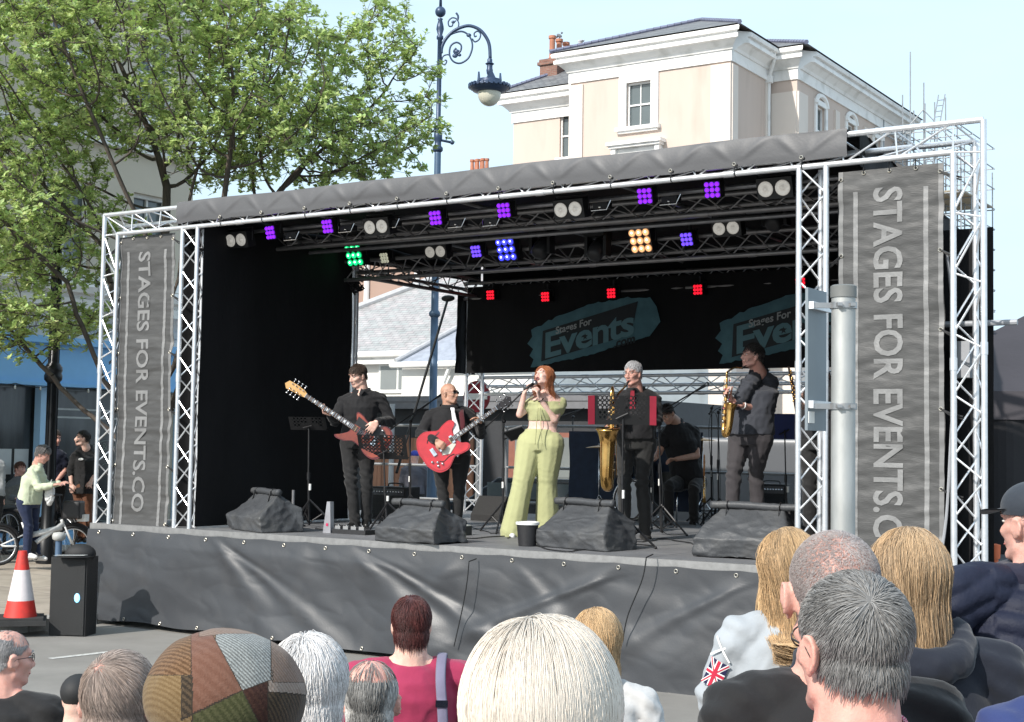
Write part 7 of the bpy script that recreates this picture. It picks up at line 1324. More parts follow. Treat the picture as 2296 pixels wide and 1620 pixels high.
for i in range(4):
    for s_ in (-1, 1): m.ell(lerp(q['hp'], q['nk'], .15 + .18 * i) - q['dv'] * .165 + q['wv'] * s_ * .05, (.008, .008, .008), seg=6, rings=4)
m.build('buttons', M_black, t, True)
j = pj_(23.6)
t, Hh, q = person('seated customer with reddish hair at a table inside the cafe terrace', dict(head=j(46, 1052, -.03), neck=j(42, 1072), sa=j(22, 1086), sb=j(60, 1086), ea=j(20, 1115, -.1), wa=j(36, 1118, -.3), eb=j(62, 1112, -.1), wb=j(74, 1098, -.25), hip=j(40, 1140), ka=j(32, 1145, -.4), kb=j(54, 1145, -.4), aa=j(32, 1195, -.4), ab=j(54, 1195, -.4)), k=.98, skin=SKR, shirt=cloth('grey_cardigan', (.12, .13, .14)), ty=.4, hd=(60, -5, 0), group=G3, vox=.012, cvox=.016)
hair(Hh, t, hairm('auburn', (.12, .05, .03)), 1200, .04, 4, .2, .2, .2, rad=.0013, thick=.012, seed=39)
j = pj_(21.2)
t, Hh, q = person('person in a pale jacket cut off by the left edge of the picture', dict(head=j(-18, 1000), neck=j(-20, 1026), sa=j(-44, 1040), sb=j(2, 1040), ea=j(-48, 1080), wa=j(-44, 1112), eb=j(3, 1080), wb=j(4, 1112), hip=j(-20, 1112), ka=j(-30, 1175), kb=j(-10, 1175), aa=j(-30, 1235), ab=j(-10, 1235)), k=1.02, skin=SKP, shirt=cloth('pale_jacket', (.35, .36, .37)), ty=.2, hd=(30, 0, 0), group=G3, vox=.013, cvox=.018, trousers=C_blk2)
hair(Hh, t, HGW, 900, .03, 4, seed=41)
# bistro chair and table
cB = zp(at(42, 1200, 23.7)); ch_ = thing('wicker_chair', 'grey wicker chair with a rounded back on the cafe terrace', 'chair', cB, .4); M_wick = mat('grey_wicker', (.14, .145, .14), .8, 0, .2, 30, .5, 60)
m = MB(); m.grid(lambda s, t: np.stack([.3 * np.sin((s - .5) * 2.6), -.3 * np.cos((s - .5) * 2.6), .42 + .62 * t * (1 - .25 * (2 * s - 1) ** 2)], 1), 20, 10); m.build('backrest', M_wick, ch_, True); m = MB(); m.lathe([(.01, .42), (.27, .42), (.28, .45), (.01, .46)], (0, 0, 0), 20); m.build('seat', M_wick, ch_)
for x in (-.2, .2):
    for y in (-.2, .2): m = MB(); m.cyl((x, y, .42), (x * 1.2, y * 1.2, 0), .016); m.build('leg', M_wick, ch_)
tB = zp(at(10, 1200, 22.6)); tb = thing('cafe_table', 'small dark cafe table at the left edge', 'table', tB); m = MB(); m.lathe([(.01, .72), (.34, .72), (.34, .745), (.01, .745)], seg=24); m.build('tabletop', mat('dark_table', (.06, .065, .07), .3), tb); m = MB(); m.cyl((0, 0, 0), (0, 0, .72), .03); m.lathe([(.2, 0), (.2, .02), (.03, .04)], seg=20); m.build('pedestal', M_black, tb)
# bicycle
M_bw = mat('bike_white', (.66, .67, .67), .35, 0, .05, 6); M_tyre = mat('tyre', (.015, .015, .016), .8)
def bicycle(label, rear, front, R_, paint, bag=True):
    rear, front = np.array(rear), np.array(front); x = nrm((front - rear) * [1, 1, 0]); t = thing('bicycle', label, 'bicycle', rear * [1, 1, 0] + [0, 0, rear[2] - R_]); o = rear * [1, 1, 0] + [0, 0, rear[2] - R_]; y = np.cross([0, 0, 1], x); L = np.linalg.norm((front - rear)[:2])
    P = lambda a, b, c=0.: x * a + np.array([0, 0, b]) + y * c
    for i, (cx) in enumerate((0, L)):
        a = np.linspace(0, 2 * pi, 41); m = MB(); m.sweep(np.array([P(cx + (R_ - .022) * cos(q), R_ + (R_ - .022) * sin(q)) for q in a]), .022, 8, cap=False); w_ = m.build('wheel', M_tyre, t, True); m = MB(); m.sweep(np.array([P(cx + (R_ - .05) * cos(q), R_ + (R_ - .05) * sin(q)) for q in a]), .01, 6, cap=False); m.build('rim', M_alu, w_, True); m = MB(); m.cyl(P(cx, R_, -.05), P(cx, R_, .05), .025, seg=10)
        for q in a[:-1:2]: m.cyl(P(cx, R_), P(cx + (R_ - .05) * cos(q), R_ + (R_ - .05) * sin(q)), .0015, seg=3)
        m.build('spokes', M_chrome, w_); m = MB(); aa = np.linspace(.35, 2.5, 16); m.sweep(np.array([P(cx + (R_ + .02) * cos(q), R_ + (R_ + .02) * sin(q)) for q in aa]), .025, 6, flat=.4, up=y); m.build('mudguard', M_black, t, True)
    m = MB(); bb = P(L * .42, R_ * .95); hd_ = P(L * .86, R_ * 2.1); st = P(L * .30, R_ * 2.2); m.cyl(bb, hd_, .035, seg=10); m.cyl(P(L * .40, R_ * 1.5), P(L * .84, R_ * 1.9), .042, seg=10); m.cyl(bb, st, .018); m.cyl(bb, P(0, R_), .014); m.cyl(P(L * .36, R_ * 1.6), P(0, R_), .012); m.cyl(hd_, P(L, R_, .04), .016); m.cyl(hd_, P(L, R_, -.04), .016); m.cyl(hd_, hd_ + [0, 0, .06] - x * .03, .024); m.build('frame', paint, t, True)
    m = MB(); m.cyl(hd_, hd_ + [0, 0, .42] - x * .08, .014); e = hd_ + [0, 0, .42] - x * .08; m.sweep(smooth([e - y * .28 - x * .12, e - y * .2, e, e + y * .2, e + y * .28 - x * .12], 20), .012, 8); m.build('handlebar', M_black, t, True); m = MB(); m.cyl(st, st + [0, 0, .14], .013); m.ell(st + [0, 0, .17], (.13, .07, .035)); m.build('saddle', M_black, t, True)
    m = MB(); m.cyl(bb - y * .05, bb - y * .06, .09, seg=20); m.cyl(bb, bb + P(.1, -.12, -.1) , .01); m.box(bb + P(.1, -.12, -.13), (.09, .06, .02)); m.build('crank', M_black, t)
    if bag: m = MB(); m.box(P(0, 0, 0) + hd_ + [0, 0, .20] + x * .14, (.26, .26, .26)); V_, Fs, N = remesh(m, .02, 3); b = MB(); b.add(V_, Fs); bg_ = b.build('front_bag', M_blackp, t, True); m = MB(); m.box(hd_ + [0, 0, .08] + x * .28, (.14, .14, .10)); m.build('reflective_label', M_white, t)
    return t
rz_ = at(2, 1262, 20.5)[2]
bicycle('white electric bicycle held by the person in the pale green cardigan', at(-3, 1225, 20.4), at(163, 1217, 20.9), .28, M_bw)
bicycle('dark bicycle parked behind the white electric one', at(20, 1190, 22.3), at(142, 1188, 21.6), .3, MT['black_metal'], False)
m = MB(); c = at(112, 1110, 20.5); m.ell((0, 0, 0), (.07, .05, .16)); m.cyl((0, 0, .14), (.02, 0, .22), .01); V_, Fs, N = remesh(m, .012, 1); b = MB(); b.add(wrinkle(V_, N, .012, 18, 4), Fs); o = b.build('carrier_bag', mat('white_polythene', (.62, .63, .63), .35, 0, .05), None, True, loc=c); tag(o, 'white plastic carrier bag hanging from the bicycle handlebar', 'bag')
# ================================================================ the audience
GC = 'audience watching the stage from behind'
def crowd(label, cx, cy, Y, k, yaw, shirt, skin, hd=None, bulk=1.12, seat=False, vox=.009, pitch=0, roll=0, arms=None, sh=None, hands=None, **kw):
    """cx, cy: photo point of the middle of the head; body stands or sits on the road below"""
    H0 = at(cx, cy, Y); dz = lambda z: H0 + [0, 0, z * k]; ya = radians(yaw); fx, fy = sin(ya), -cos(ya); by = kw.pop('body', yaw); yb = radians(by); lx, ly = abs(cos(yb)), sin(yb) * np.sign(cos(yb) or 1); F_ = np.array([sin(yb), -cos(yb), 0])
    if abs(cos(yb)) < .3: lx, ly = max(lx, .3), ly
    Lv = np.array([lx, ly, 0]); Lv = Lv / np.linalg.norm(Lv); w = (sh or .19) * bulk / 1.1; nk = dz(-.17) - np.array([fx, fy, 0]) * .02 * k; S_ = lambda s, z, f=0.: nk + Lv * s * k + [0, 0, z * k] + F_ * f * k
    hz = (.50 if seat else min(.96 * k, H0[2] * .57)) ; hip = np.array([nk[0], nk[1], hz])
    J = dict(head=H0, neck=nk, sa=S_(-w, -.025), sb=S_(w, -.025), hip=hip)
    ea, eb, wa, wb = ((-w - .07, -.33, .02), (w + .07, -.33, .02), (-w + .02, -.42, .22), (w - .02, -.42, .22))
    if arms: ea, wa, eb, wb = arms
    J['ea'], J['eb'], J['wa'], J['wb'] = S_(*ea), S_(*eb), S_(*wa), S_(*wb); kz = .5 if seat else hz * .53; kf = .42 if seat else .03
    for q, s in (('a', -.12), ('b', .12)): J['k' + q] = np.array([*(nk + Lv * s * k + F_ * kf)[:2], kz]); J['a' + q] = np.array([*(nk + Lv * s * k + F_ * (kf - .02))[:2], .08])
    kw.setdefault('trousers', C_blk2); kw.setdefault('collar', False)
    return person(label, J, k, skin, shirt, group=GC, ty=yb, hd=(yaw, pitch, roll), bulk=bulk, vox=vox, hands=hands, feet=(by, by), face=kw.pop('face', False), **kw)
BALD = lambda back, z: (lambda D: np.clip(1 - ((D[:, 2] > z) & (D[:, 1] > back)) * 1., 0, 1))
# grey-haired man in glasses and pink gingham collar (nearest, right)
M_ging = cloth('pink_gingham', (.62, .12, .30)); _t, _b = nodes(M_ging); _c = _t.nodes.new('ShaderNodeTexChecker'); _c.inputs['Scale'].default_value = 190; _c.inputs[1].default_value = (.60, .07, .22, 1); _c.inputs[2].default_value = (.78, .62, .68, 1); _o = _t.nodes.new('ShaderNodeTexCoord'); _t.links.new(_o.outputs['Object'], _c.inputs[0]); _t.links.new(_c.outputs[0], _b.inputs['Base Color'])
t, Hh, q = crowd('grey-haired man in thin glasses and a pink gingham collar, nearest at the right', 1906, 1452, 2.65, 1.12, -158, M_ging, SKR, vox=.0062, detail=True, face=True, body=-160, bulk=1.15, collar=True, cvox=.009, brow=(.2, .19, .18), headw=1.04)
Hh.glasses(t, False, .022, mat('bronze_frame', (.06, .05, .045), .3, .6, 0)); HG1 = hairm('salt_pepper', (.21, .205, .20))
hair(Hh, t, HG1, 16000, .034, 6, .16, .12, .30, (.25, -.7, .66), .0006, .008, front=.52, nape=-.60, ear=.06, seed=51, tonevar=.55, clump=.7, shell=.0035, tonefn=lambda D, g: (np.where(D[:, 1] > .1, 1.7, 1.0) * np.where(D[:, 2] < -.2, .8, 1))[:, None])
m = MB(); a = np.linspace(0, 2 * pi, 41); c_ = Hh.t(0, -.03, -.118); V_ = np.concatenate([np.stack([c_[0] + r_ * np.cos(a), c_[1] + r_ * 1.05 * np.sin(a), c_[2] + z_ + .012 * np.sin(a + .4)], 1) for r_, z_ in ((.078, .0), (.082, .006), (.088, -.012), (.102, -.055), (.15, -.09))]); ii = np.arange(40); m.add(V_, [np.concatenate([np.stack([r_ * 41 + ii, r_ * 41 + ii + 1, r_ * 41 + ii + 42, r_ * 41 + ii + 41], 1) for r_ in range(4)])]); m.build('shirt_collar', M_ging, t, True)
# shaved man behind him, black jacket
t, Hh, q = crowd('man with a shaved greying head and black jacket behind the grey-haired man in glasses', 1868, 1336, 3.0, 1.12, 178, cloth('black_jacket', (.013, .013, .014)), SKR, vox=.0068, detail=True, bulk=1.2, cvox=.011, headw=1.06, sh=.16, arms=((-.19, -.33, .02), (-.14, -.42, .2), (.19, -.33, .02), (.14, -.42, .2)))
hair(Hh, t, hairm('stubble_light', (.36, .32, .31)), 26000, .006, 2, .6, 0, .25, (0, -.5, .85), .00042, .001, front=.42, nape=-.5, ear=.0, seed=53, tonevar=.3, shell=0)
# white-blonde bob, centre foreground
HBOB = hairm('ash_blonde', (.62, .575, .51))
t, Hh, q = crowd('person with a large pale ash-blonde bob in the centre foreground', 1211, 1630, 2.05, 1.08, 180, cloth('cream_top', (.5, .45, .38)), SKF, vox=.0075, bulk=1.05)
hair(Hh, t, HBOB, 34000, .27, 13, .0, 2.4, .07, rad=.0005, lo=.8, thick=.032, whorl=(.12, .1, .98), front=.5, nape=-.7, seed=55, tonevar=.13, clump=.6, shell=.024, stone=.92, cling=.8, wave=.03, wfreq=.8, extra=[((0, -.02, -.10), (.085, .09, .16))], tonefn=lambda D, g: np.array([[1, .97, .95]]) * np.where(D[:, 2:3] > .6, 1.08, 1))
# tweed cap man
t, Hh, q = crowd('man in a patchwork tweed flat cap in the left foreground', 508, 1606, 2.45, 1.1, 172, cloth('dark_coat', (.03, .03, .035)), SKO, vox=.0075, detail=True, bulk=1.2)
hair(Hh, t, hairm('grey_side', (.25, .23, .22)), 3000, .02, 3, .2, .3, .2, rad=.0008, thick=.004, nape=-.6, seed=57, mask=lambda D: (D[:, 2] < .3) * 1.)
def tweed(n, c, c2, sc_=160, kind='herring'):
    c = tuple(.72 * v for v in c); c2 = tuple(.74 * v for v in c2); m = cloth(n, c, .95, bump=.0, sheen=.1); tn, b = nodes(m); o = tn.nodes.new('ShaderNodeTexCoord'); w1 = tn.nodes.new('ShaderNodeTexWave'); w1.inputs['Scale'].default_value = sc_ / 6.28 * 2.6; w1.inputs['Distortion'].default_value = 3; w1.inputs['Detail'].default_value = 2; w1.inputs['Detail Scale'].default_value = 8; w1.bands_direction = 'DIAGONAL'
    v = tn.nodes.new('ShaderNodeTexNoise'); v.inputs['Scale'].default_value = 260; v.inputs['Detail'].default_value = 4; tn.links.new(o.outputs['Object'], v.inputs[0]); tn.links.new(o.outputs['Object'], w1.inputs[0]); x = tn.nodes.new('ShaderNodeMixRGB'); x.inputs[1].default_value = (*c, 1); x.inputs[2].default_value = (*c2, 1); mm = tn.nodes.new('ShaderNodeMath'); mm.operation = 'MULTIPLY' if kind == 'herring' else 'MAXIMUM'; mm2 = tn.nodes.new('ShaderNodeMath'); mm2.operation = 'MULTIPLY'; mm2.inputs[1].default_value = 1.7
    tn.links.new(w1.outputs['Fac'], mm.inputs[0]); tn.links.new(v.outputs[0], mm.inputs[1]); tn.links.new(mm.outputs[0], mm2.inputs[0]); tn.links.new(mm2.outputs[0], x.inputs[0]); tn.links.new(x.outputs[0], b.inputs['Base Color']); q = tn.nodes.new('ShaderNodeBump'); q.inputs['Strength'].default_value = .5; q.inputs['Distance'].default_value = .003; tn.links.new(v.outputs[0], q.inputs['Height']); tn.links.new(q.outputs[0], b.inputs['Normal']); return m
TW = [tweed('tweed_taupe', (.20, .13, .095), (.29, .21, .17)), tweed('tweed_rust', (.17, .078, .052), (.20, .10, .07), 60), tweed('tweed_grey', (.13, .135, .13), (.42, .44, .43), 170), tweed('tweed_olive', (.055, .06, .022), (.10, .10, .045), 90), tweed('tweed_maroon', (.045, .016, .012), (.07, .03, .02), 90), tweed('tweed_mustard', (.17, .105, .045), (.25, .17, .085), 150), tweed('tweed_dark', (.03, .022, .015), (.11, .075, .045), 120), tweed('tweed_brown_check', (.10, .05, .022), (.24, .14, .075), 120), tweed('tweed_sand', (.26, .20, .16), (.36, .30, .26), 150)]
cap_ = MB(); nu_, nv_ = 420, 210; Rc = Hh.R; k_ = Hh.k
def capv(s, t_):
    a = s * 2 * pi; e = t_ * pi * .5; r = np.cos(e); x, y, z = r * np.sin(a), r * np.cos(a), np.sin(e)
    px_ = .122 * np.sign(x) * np.abs(x) ** .95; py_ = .128 * y - .012 + np.where(y > 0, .03 * y, 0); pz_ = .018 + .118 * z ** .9 - .01 * y + np.where(y > .2, -.05 * (y - .2) * (1 - z), 0); skirt = (t_ < .12); f = np.clip(t_ / .14, 0, 1); rr = .80 + .20 * np.sqrt(1 - (1 - f) ** 2)
    P = np.stack([px_ * rr, py_ * rr, pz_ - .035 * (1 - f)], 1); n_ = np.stack([x, y, z], 1); P = P + n_ * (.004 * wob(P, 5, 8))[:, None] * f[:, None]; return Hh.T(P)
a_, b_ = np.meshgrid(np.linspace(0, 1, nu_ + 1), np.linspace(0, 1, nv_ + 1)); V = capv(a_.ravel(), b_.ravel()); i = np.arange(nu_); F = np.concatenate([np.stack([jj * (nu_ + 1) + i, jj * (nu_ + 1) + i + 1, (jj + 1) * (nu_ + 1) + i + 1, (jj + 1) * (nu_ + 1) + i], 1) for jj in range(nv_)])
W = V + q['base'] - CAMP; dpt = W @ _fw; X_ = 1148 + FL * (W @ CR) / dpt; Y_ = 810 - FL * (W @ CU) / dpt; cX = X_[F].mean(1) / .75 * 2.087; cY = (Y_[F].mean(1) / .75 - 1500) * 2.087; front = dpt[F].mean(1) > dpt.mean() + .02
def side(p, q_): return (q_[0] - p[0]) * (cY - p[1]) - (q_[1] - p[1]) * (cX - p[0]) > 0
ang = (np.degrees(np.arctan2(-(cY - 1180), cX - 1510)) + 360) % 360; rad_ = np.hypot(cX - 1510, cY - 1180)
pid = np.zeros(len(F), int); pid[(cX > 1670)] = 8; pid[(cX > 1670) & (cY < 1060 - (cX - 1670) * .2)] = 0; pid[(cX > 1700) & (cY < 1130) & (cY > 880)] = 0
pid[(cX > 1640) & (cY > 1190 + (cX - 1680) * .1)] = 6; pid[(ang > 20) & (ang < 118) & (cX < 1690) & (cY > 820)] = 2
pid[cX < 1345 - (cY - 830) * .1] = 7; pid[(ang >= 118) & (ang < 206) & (cX > 1190)] = 1; pid[(cY < 825 + np.maximum(0, 1400 - cX) * .12) & (cX > 1240)] = 0; pid[(cX < 1190) & (cY > 1085)] = 5; pid[(cX < 1195) & (cX > 1130) & (cY > 1090)] = 6; pid[(ang >= 206) & (ang < 297)] = 3; pid[((ang >= 297) | (ang <= 20)) & (cX < 1670)] = 4; pid[(ang >= 206) & (cX < 1195) & (cY > 1085)] = 5; pid[front] = 7
pg_ = pid.reshape(nv_, nu_); sm_ = (pg_ != np.roll(pg_, 1, 1)) | (pg_ != np.roll(pg_, 1, 0)); sm_[0] = False; pid = np.where(sm_, 9, pg_).ravel(); TW.append(mat('seam_thread', (.025, .018, .012), .95, 0, 0))
for k2 in range(10):
    sel = F[pid == k2]
    if len(sel): cap_.F.append((sel, k2))
cap_.V.append(V); cap_.n = len(V); co_ = cap_.build('flat_cap', TW, t, True)
m = MB(); vs = np.linspace(-1, 1, 15); P0_ = np.stack([vs * .09, .125 + .055 * (1 - vs ** 2), .03 - .0 * vs], 1); P1_ = np.stack([vs * .085, .10 + 0 * vs, .035 + 0 * vs], 1); V_ = np.concatenate([P0_, P1_]); ii = np.arange(14); m.add(Hh.T(V_), [np.stack([ii, ii + 1, ii + 16, ii + 15], 1)]); m.build('peak', TW[5], co_)
# white-haired head
t, Hh, q = crowd('white-haired person with soft full hair behind the patchwork cap', 692, 1544, 4.0, 1.05, 176, cloth('pale_cream_top', (.55, .53, .5)), SKF, bulk=1.02)
hair(Hh, t, hairm('pure_white', (.72, .70, .69)), 14000, .075, 8, .25, .7, .28, (.1, -.2, .95), .0007, .030, lo=.55, front=.5, nape=-.72, seed=61, tonevar=.2, clump=.6, shell=.016, stone=.85, cling=.5, wave=.3, wfreq=1.3)
# thinning grey-brown hair, left
t, Hh, q = crowd('man with thinning swirled grey-brown hair left of the patchwork cap', 272, 1580, 3.6, 1.1, 170, cloth('dark_blue_top', (.03, .035, .05)), SKR, bulk=1.15, detail=True, vox=.0075, arms=((-.30, -.25, .05), (-.155, -.06, .10), (.30, -.33, .02), (.2, -.4, .2)), hands=dict(a=((.1, .2, 1), (.6, .6, 0), 1.1, 1), b=((0, 1, 0), (0, 0, -1), .5, -1)))
hair(Hh, t, hairm('grey_brown', (.34, .265, .225)), 13000, .05, 6, .04, .12, .16, (.25, -.62, .74), .0006, .005, front=.5, nape=-.62, ear=.02, seed=63, tonevar=.4, clump=.7, shell=0, mask=lambda D: np.clip(.55 + .8 * np.linalg.norm(D - nrm([.25, -.55, .8]), axis=1), 0, 1))
# left profile man
t, Hh, q = crowd('balding man with glasses and a black jacket seated at the far left edge', 22, 1477, 6.9, 1.1, 130, cloth('black_coat', (.012, .012, .013)), SKR, seat=True, body=165, bulk=1.3, detail=True, face=True, brow=(.3, .28, .27), pitch=-4)
Hh.glasses(t, False, .022, M_black); hair(Hh, t, hairm('short_grey', (.30, .29, .29)), 6000, .018, 4, .15, .2, .2, (0, .2, .95), .0009, .004, nape=-.62, ear=.04, seed=65, tonevar=.4, shell=.002, mask=lambda D: ((D[:, 2] < .72 - .25 * (D[:, 1] > 0)) * .96 + .04))
# balding man centre-left
t, Hh, q = crowd('man with a bald crown and grey fringe of hair in front of the maroon shirt', 832, 1573, 4.7, 1.1, 178, cloth('navy_jacket', (.016, .022, .042)), SKR, detail=True, bulk=1.25, body=165, sh=.2)
hair(Hh, t, hairm('grey_fringe', (.24, .235, .225)), 7500, .036, 5, .12, .55, .18, (0, .1, .95), .0009, .006, nape=-.62, ear=.04, seed=67, tonevar=.6, shell=.002, mask=lambda D: np.clip((.60 - D[:, 2]) * 5 + .10, .05, 1), tonefn=lambda D, g: np.where((np.abs(D[:, 0]) > .62), 1.9, .75)[:, None])
# maroon shirt
t, Hh, q = crowd('person with short dark red hair and a maroon t-shirt with a lilac bag strap', 922, 1402, 6.3, 1.02, 186, cloth('maroon_jersey', (.30, .028, .075), bump=.2), SKP, bulk=1.2, sleeve='short', sh=.20, vox=.008, amp=.005, tail=.16, trousers=cloth('maroon_jersey', (.30, .028, .075)))
hair(Hh, t, hairm('dark_red', (.085, .022, .02)), 9000, .045, 6, .12, .45, .22, (.1, -.3, .95), .0008, .012, front=.5, nape=-.70, ear=-.1, seed=69, tonevar=.5, clump=.7)
m = MB(); sb_ = q['arms']['b'][0]; nk_ = q['nk']; P_ = smooth([lerp(nk_, sb_, .62) + [0, .12, .03], lerp(nk_, sb_, .62) + [0, 0, .085], lerp(nk_, sb_, .62) + [.0, -.13, .0], lerp(nk_, sb_, .62) + [.015, -.165, -.18], lerp(nk_, sb_, .62) + [.02, -.165, -.42]], 24); m.sweep(P_, .022, 8, flat=.2, up=(0, -1, 0)); st_ = m.build('bag_strap', cloth('lilac_strap', (.16, .15, .22)), t, True); m = MB(); m.box(P_[15] - [0, .008, 0], (.052, .012, .03)); m.build('buckle', M_chrome, st_)
# curly blonde behind the bob
t, Hh, q = crowd('person with wavy golden blonde hair half hidden behind the large pale bob', 1338, 1442, 5.7, 1.02, 178, cloth('light_top', (.5, .5, .5)), SKF, bulk=1.05)
HBL = hairm('golden_blonde', (.53, .355, .19))
hair(Hh, t, HBL, 9000, .17, 11, .08, 1.8, .16, rad=.0007, stone=.8, lo=.6, thick=.022, whorl=(.1, .3, .95), nape=-.7, seed=71, tonevar=.3, wave=.45, wfreq=1.9, shell=.012, extra=[((0, -.03, -.13), (.065, .065, .12))])
# blonde woman in pale grey sweatshirt with flag patch
M_swt = cloth('pale_grey_sweatshirt', (.33, .355, .38), bump=.3, var=.06)
t, Hh, q = crowd('long-haired blonde person in a pale grey sweatshirt with a union flag sleeve patch', 1765, 1276, 4.9, 1.04, 184, M_swt, SKF, bulk=1.14, sh=.155, arms=((-.24, -.25, .03), (-.10, -.24, .26), (.28, -.33, .05), (.12, -.2, .3)), vox=.008, cvox=.009, amp=.007, hands=dict(a=((.4, .8, .6), (.3, 0, -.9), .8, 1), b=((-.4, .8, .6), (-.3, 0, -.9), .8, -1)))
hair(Hh, t, HBL, 17000, .36, 14, .0, 2.4, .10, rad=.0006, Lfn=lambda D: np.clip(.36 + .46 * (D[:, 2] + .7), .3, 1.1), stone=.75, lo=.6, thick=.020, whorl=(.25, .35, .9), nape=-.7, seed=73, floor=-.25, tonevar=.45, wave=.38, wfreq=2.1, clump=.8, shell=.010, extra=[((0, -.03, -.13), (.07, .08, .13)), ((0, -.04, -.33), (.24, .15, .14))])
arm0, arm1 = q['arms']['a'][0], q['arms']['a'][1]; fc_ = lerp(arm0, arm1, .60); ad = nrm(arm1 - arm0); nn = nrm(np.cross(ad, [0, 1, 0])) ; vd = nrm(np.array([-.55, -.85, .1]) - ad * (np.array([-.55, -.85, .1]) @ ad)); su = np.cross(ad, vd)
def patch(m, pts, off, R0=.068):
    V_ = []
    for a, b in pts: th = a / R0; V_.append(fc_ + (-ad) * b + (vd * cos(th) + su * sin(th)) * (R0 + off))
    m.add(V_, [[tuple(range(len(V_)))]])
def strip(m, x0, y0, x1, y1, w_, off):
    d = nrm([x1 - x0, y1 - y0]); n_ = np.array([-d[1], d[0]]) * w_ / 2; N_ = 8
    for i in range(N_): a = np.array([x0, y0]) + (np.array([x1, y1]) - [x0, y0]) * i / N_; b = np.array([x0, y0]) + (np.array([x1, y1]) - [x0, y0]) * (i + 1) / N_; patch(m, [a - n_, b - n_, b + n_, a + n_], off)
w2, h2 = .030, .045
m = MB()
for i in range(6): x = -w2 + i * w2 / 3; patch(m, [(x, -h2), (x + w2 / 3, -h2), (x + w2 / 3, h2), (x, h2)], .010)
fl = m.build('flag_patch', cloth('flag_navy', (.015, .015, .06)), t); m = MB(); strip(m, -w2, -h2, w2, h2, .010, .0115); strip(m, -w2, h2, w2, -h2, .010, .0115); strip(m, 0, -h2, 0, h2, .018, .0115); strip(m, -w2, 0, w2, 0, .018, .0115); m.build('white_cross', M_white, fl)
m = MB(); strip(m, -w2, -h2, w2, h2, .004, .013); strip(m, -w2, h2, w2, -h2, .004, .013); strip(m, 0, -h2, 0, h2, .010, .013); strip(m, -w2, 0, w2, 0, .010, .013); m.build('red_cross', cloth('flag_red', (.45, .02, .05)), fl)
m = MB(); fc_ = lerp(arm0, arm1, .22) + su * .01; strip(m, -.035, -.03, .035, .03, .006, .012); strip(m, -.03, .035, .03, -.035, .006, .012); m.build('embroidery', M_white, t)
# blonde, dark hooded jacket
M_nvj = cloth('dark_navy_jacket', (.013, .016, .026))
t, Hh, q = crowd('person with tousled sandy blonde hair and a dark hooded jacket, right', 2036, 1302, 3.9, 1.05, 176, M_nvj, SKF, bulk=1.2, sh=.205, vox=.0085)
hair(Hh, t, hairm('sandy_blonde', (.40, .275, .16)), 17000, .31, 12, .0, 2.2, .13, rad=.0006, Lfn=lambda D: np.clip(.36 + .46 * (D[:, 2] + .7), .3, 1.1), stone=.75, lo=.6, thick=.024, whorl=(-.1, .3, .95), nape=-.7, seed=75, floor=-.19, tonevar=.45, wave=.30, wfreq=1.7, clump=.8, shell=.012, extra=[((0, -.03, -.13), (.07, .08, .13))])
m = MB(); nk_ = q['nk']; a = np.linspace(radians(-20), radians(200), 24); P_ = np.stack([nk_[0] + .125 * np.cos(a), nk_[1] - .02 - .13 * np.sin(a), nk_[2] + .02 - .05 * np.sin(a)], 1); m.sweep(P_, .05, 12); V_, Fs, N = remesh(m, .012, 3); b = MB(); b.add(wrinkle(V_, N, .008, 9, 5), Fs); b.build('hood', M_nvj, t, True)
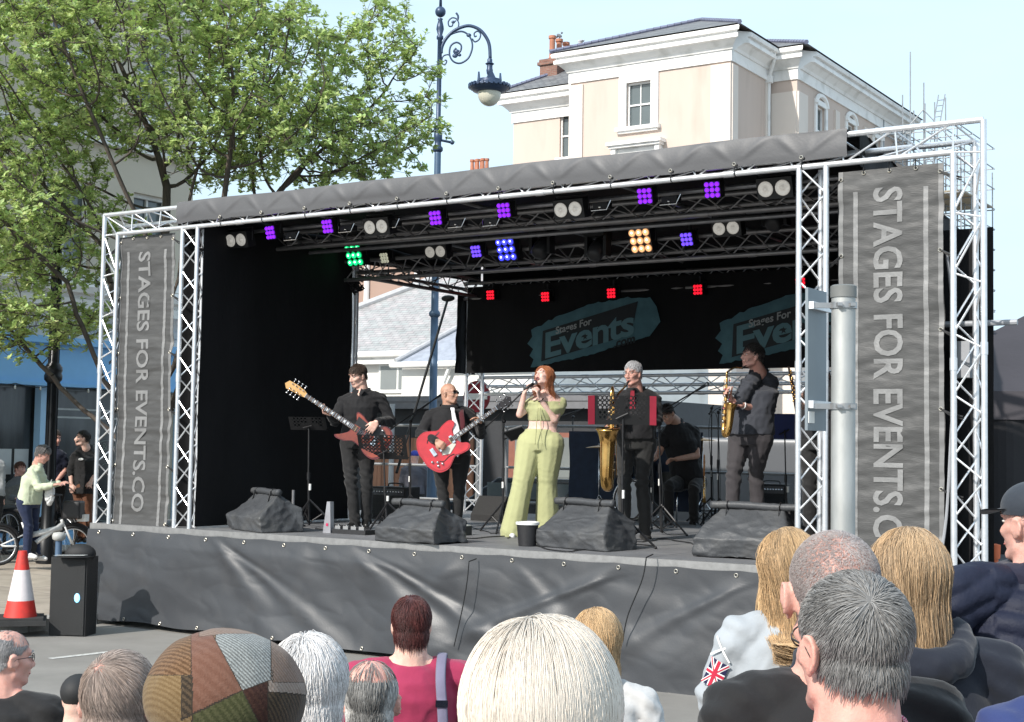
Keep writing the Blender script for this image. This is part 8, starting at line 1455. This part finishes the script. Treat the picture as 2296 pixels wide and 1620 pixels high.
# capped man in navy puffer
M_puf = cloth('navy_puffer', (.012, .015, .032), .62, bump=.25, bs=60, spec=.25, sheen=0)
t, Hh, q = crowd('man in a dark baseball cap and navy quilted puffer jacket at the right edge', 2312, 1176, 4.4, 1.0, -150, M_puf, SKR, bulk=1.5, sh=.225, detail=True, face=True, body=-165, quilt=.068, amp=.002, cvox=.0095, roll=3, vox=.0075)
hair(Hh, t, hairm('stubble_pale', (.34, .3, .28)), 3000, .005, 2, .7, 0, .2, rad=.0006, thick=.001, seed=77, shell=0)
m = MB(); m.ell(Hh.t(0, -.014, .052), np.array([.086, .108, .082]) * Hh.k, Hh.R, 28, 18); V_, Fs, N = remesh(m, .007, 1); loc_ = (V_ - Hh.c) @ Hh.R / Hh.k; V_ = V_[:]; b = MB(); low = loc_[:, 2] < .035 - .25 * np.minimum(loc_[:, 1], .0) * .0; Fs = [f[~low[f].all(1)] for f in Fs]; b.add(V_, Fs); M_capd = cloth('slate_cap', (.028, .034, .045), .7); cp = b.build('cap', M_capd, t, True)
m = MB(); vs = np.linspace(-1, 1, 17); P0_ = np.stack([vs * .082, .088 + .085 * np.sqrt(np.maximum(0, 1 - vs ** 2 * .97)), .048 - .022 * (1 - vs ** 2)], 1); P1_ = np.stack([vs * .08, .088 - .09 * vs ** 2, .052 + 0 * vs], 1); V_ = np.concatenate([P0_, P1_, P0_ - [0, 0, .004], P1_ - [0, 0, .004]]); ii = np.arange(16); m.add(Hh.T(V_), [np.stack([ii, ii + 1, ii + 18, ii + 17], 1), np.stack([ii + 34, ii + 35, ii + 52, ii + 51], 1), np.stack([ii, ii + 1, ii + 35, ii + 34], 1)]); m.build('visor', M_capd, cp, True); m = MB(); m.ell(Hh.t(0, -.014, .135), (.009, .009, .006)); m.build('button', M_capd, cp, True)
m = MB(); nk_ = q['nk']; a = np.linspace(0, 2 * pi, 30); m.sweep(np.stack([nk_[0] + .10 * np.cos(a), nk_[1] + .10 * np.sin(a), nk_[2] + .03 + .02 * np.cos(a)], 1), .042, 12); V_, Fs, N = remesh(m, .011, 2); b = MB(); b.add(wrinkle(V_, N, .008, 10, 6), Fs); b.build('collar_hood', cloth('navy_fleece', (.014, .014, .03)), t, True)
# blue jacket sliver and a small seated figure
t, Hh, q = crowd('person in a royal blue jacket cut off by the bottom right corner', 2590, 1385, 2.75, 1.1, 180, cloth('royal_blue', (.025, .04, .13)), SKR, bulk=1.3, vox=.012, sh=.215)
hair(Hh, t, HB, 2000, .03, 4, seed=79, rad=.0012)
t, Hh, q = crowd('seated child in a black hat glimpsed between the two leftmost heads', 176, 1568, 6.6, .86, 180, cloth('sand_top', (.42, .36, .25)), SKP, seat=True, vox=.011)
m = MB(); m.ell(Hh.t(0, -.015, .045), np.array([.09, .11, .09]) * Hh.k, Hh.R, 20, 12); m.build('hat', mat('black_nylon', (.013, .013, .014), .7), t, True)
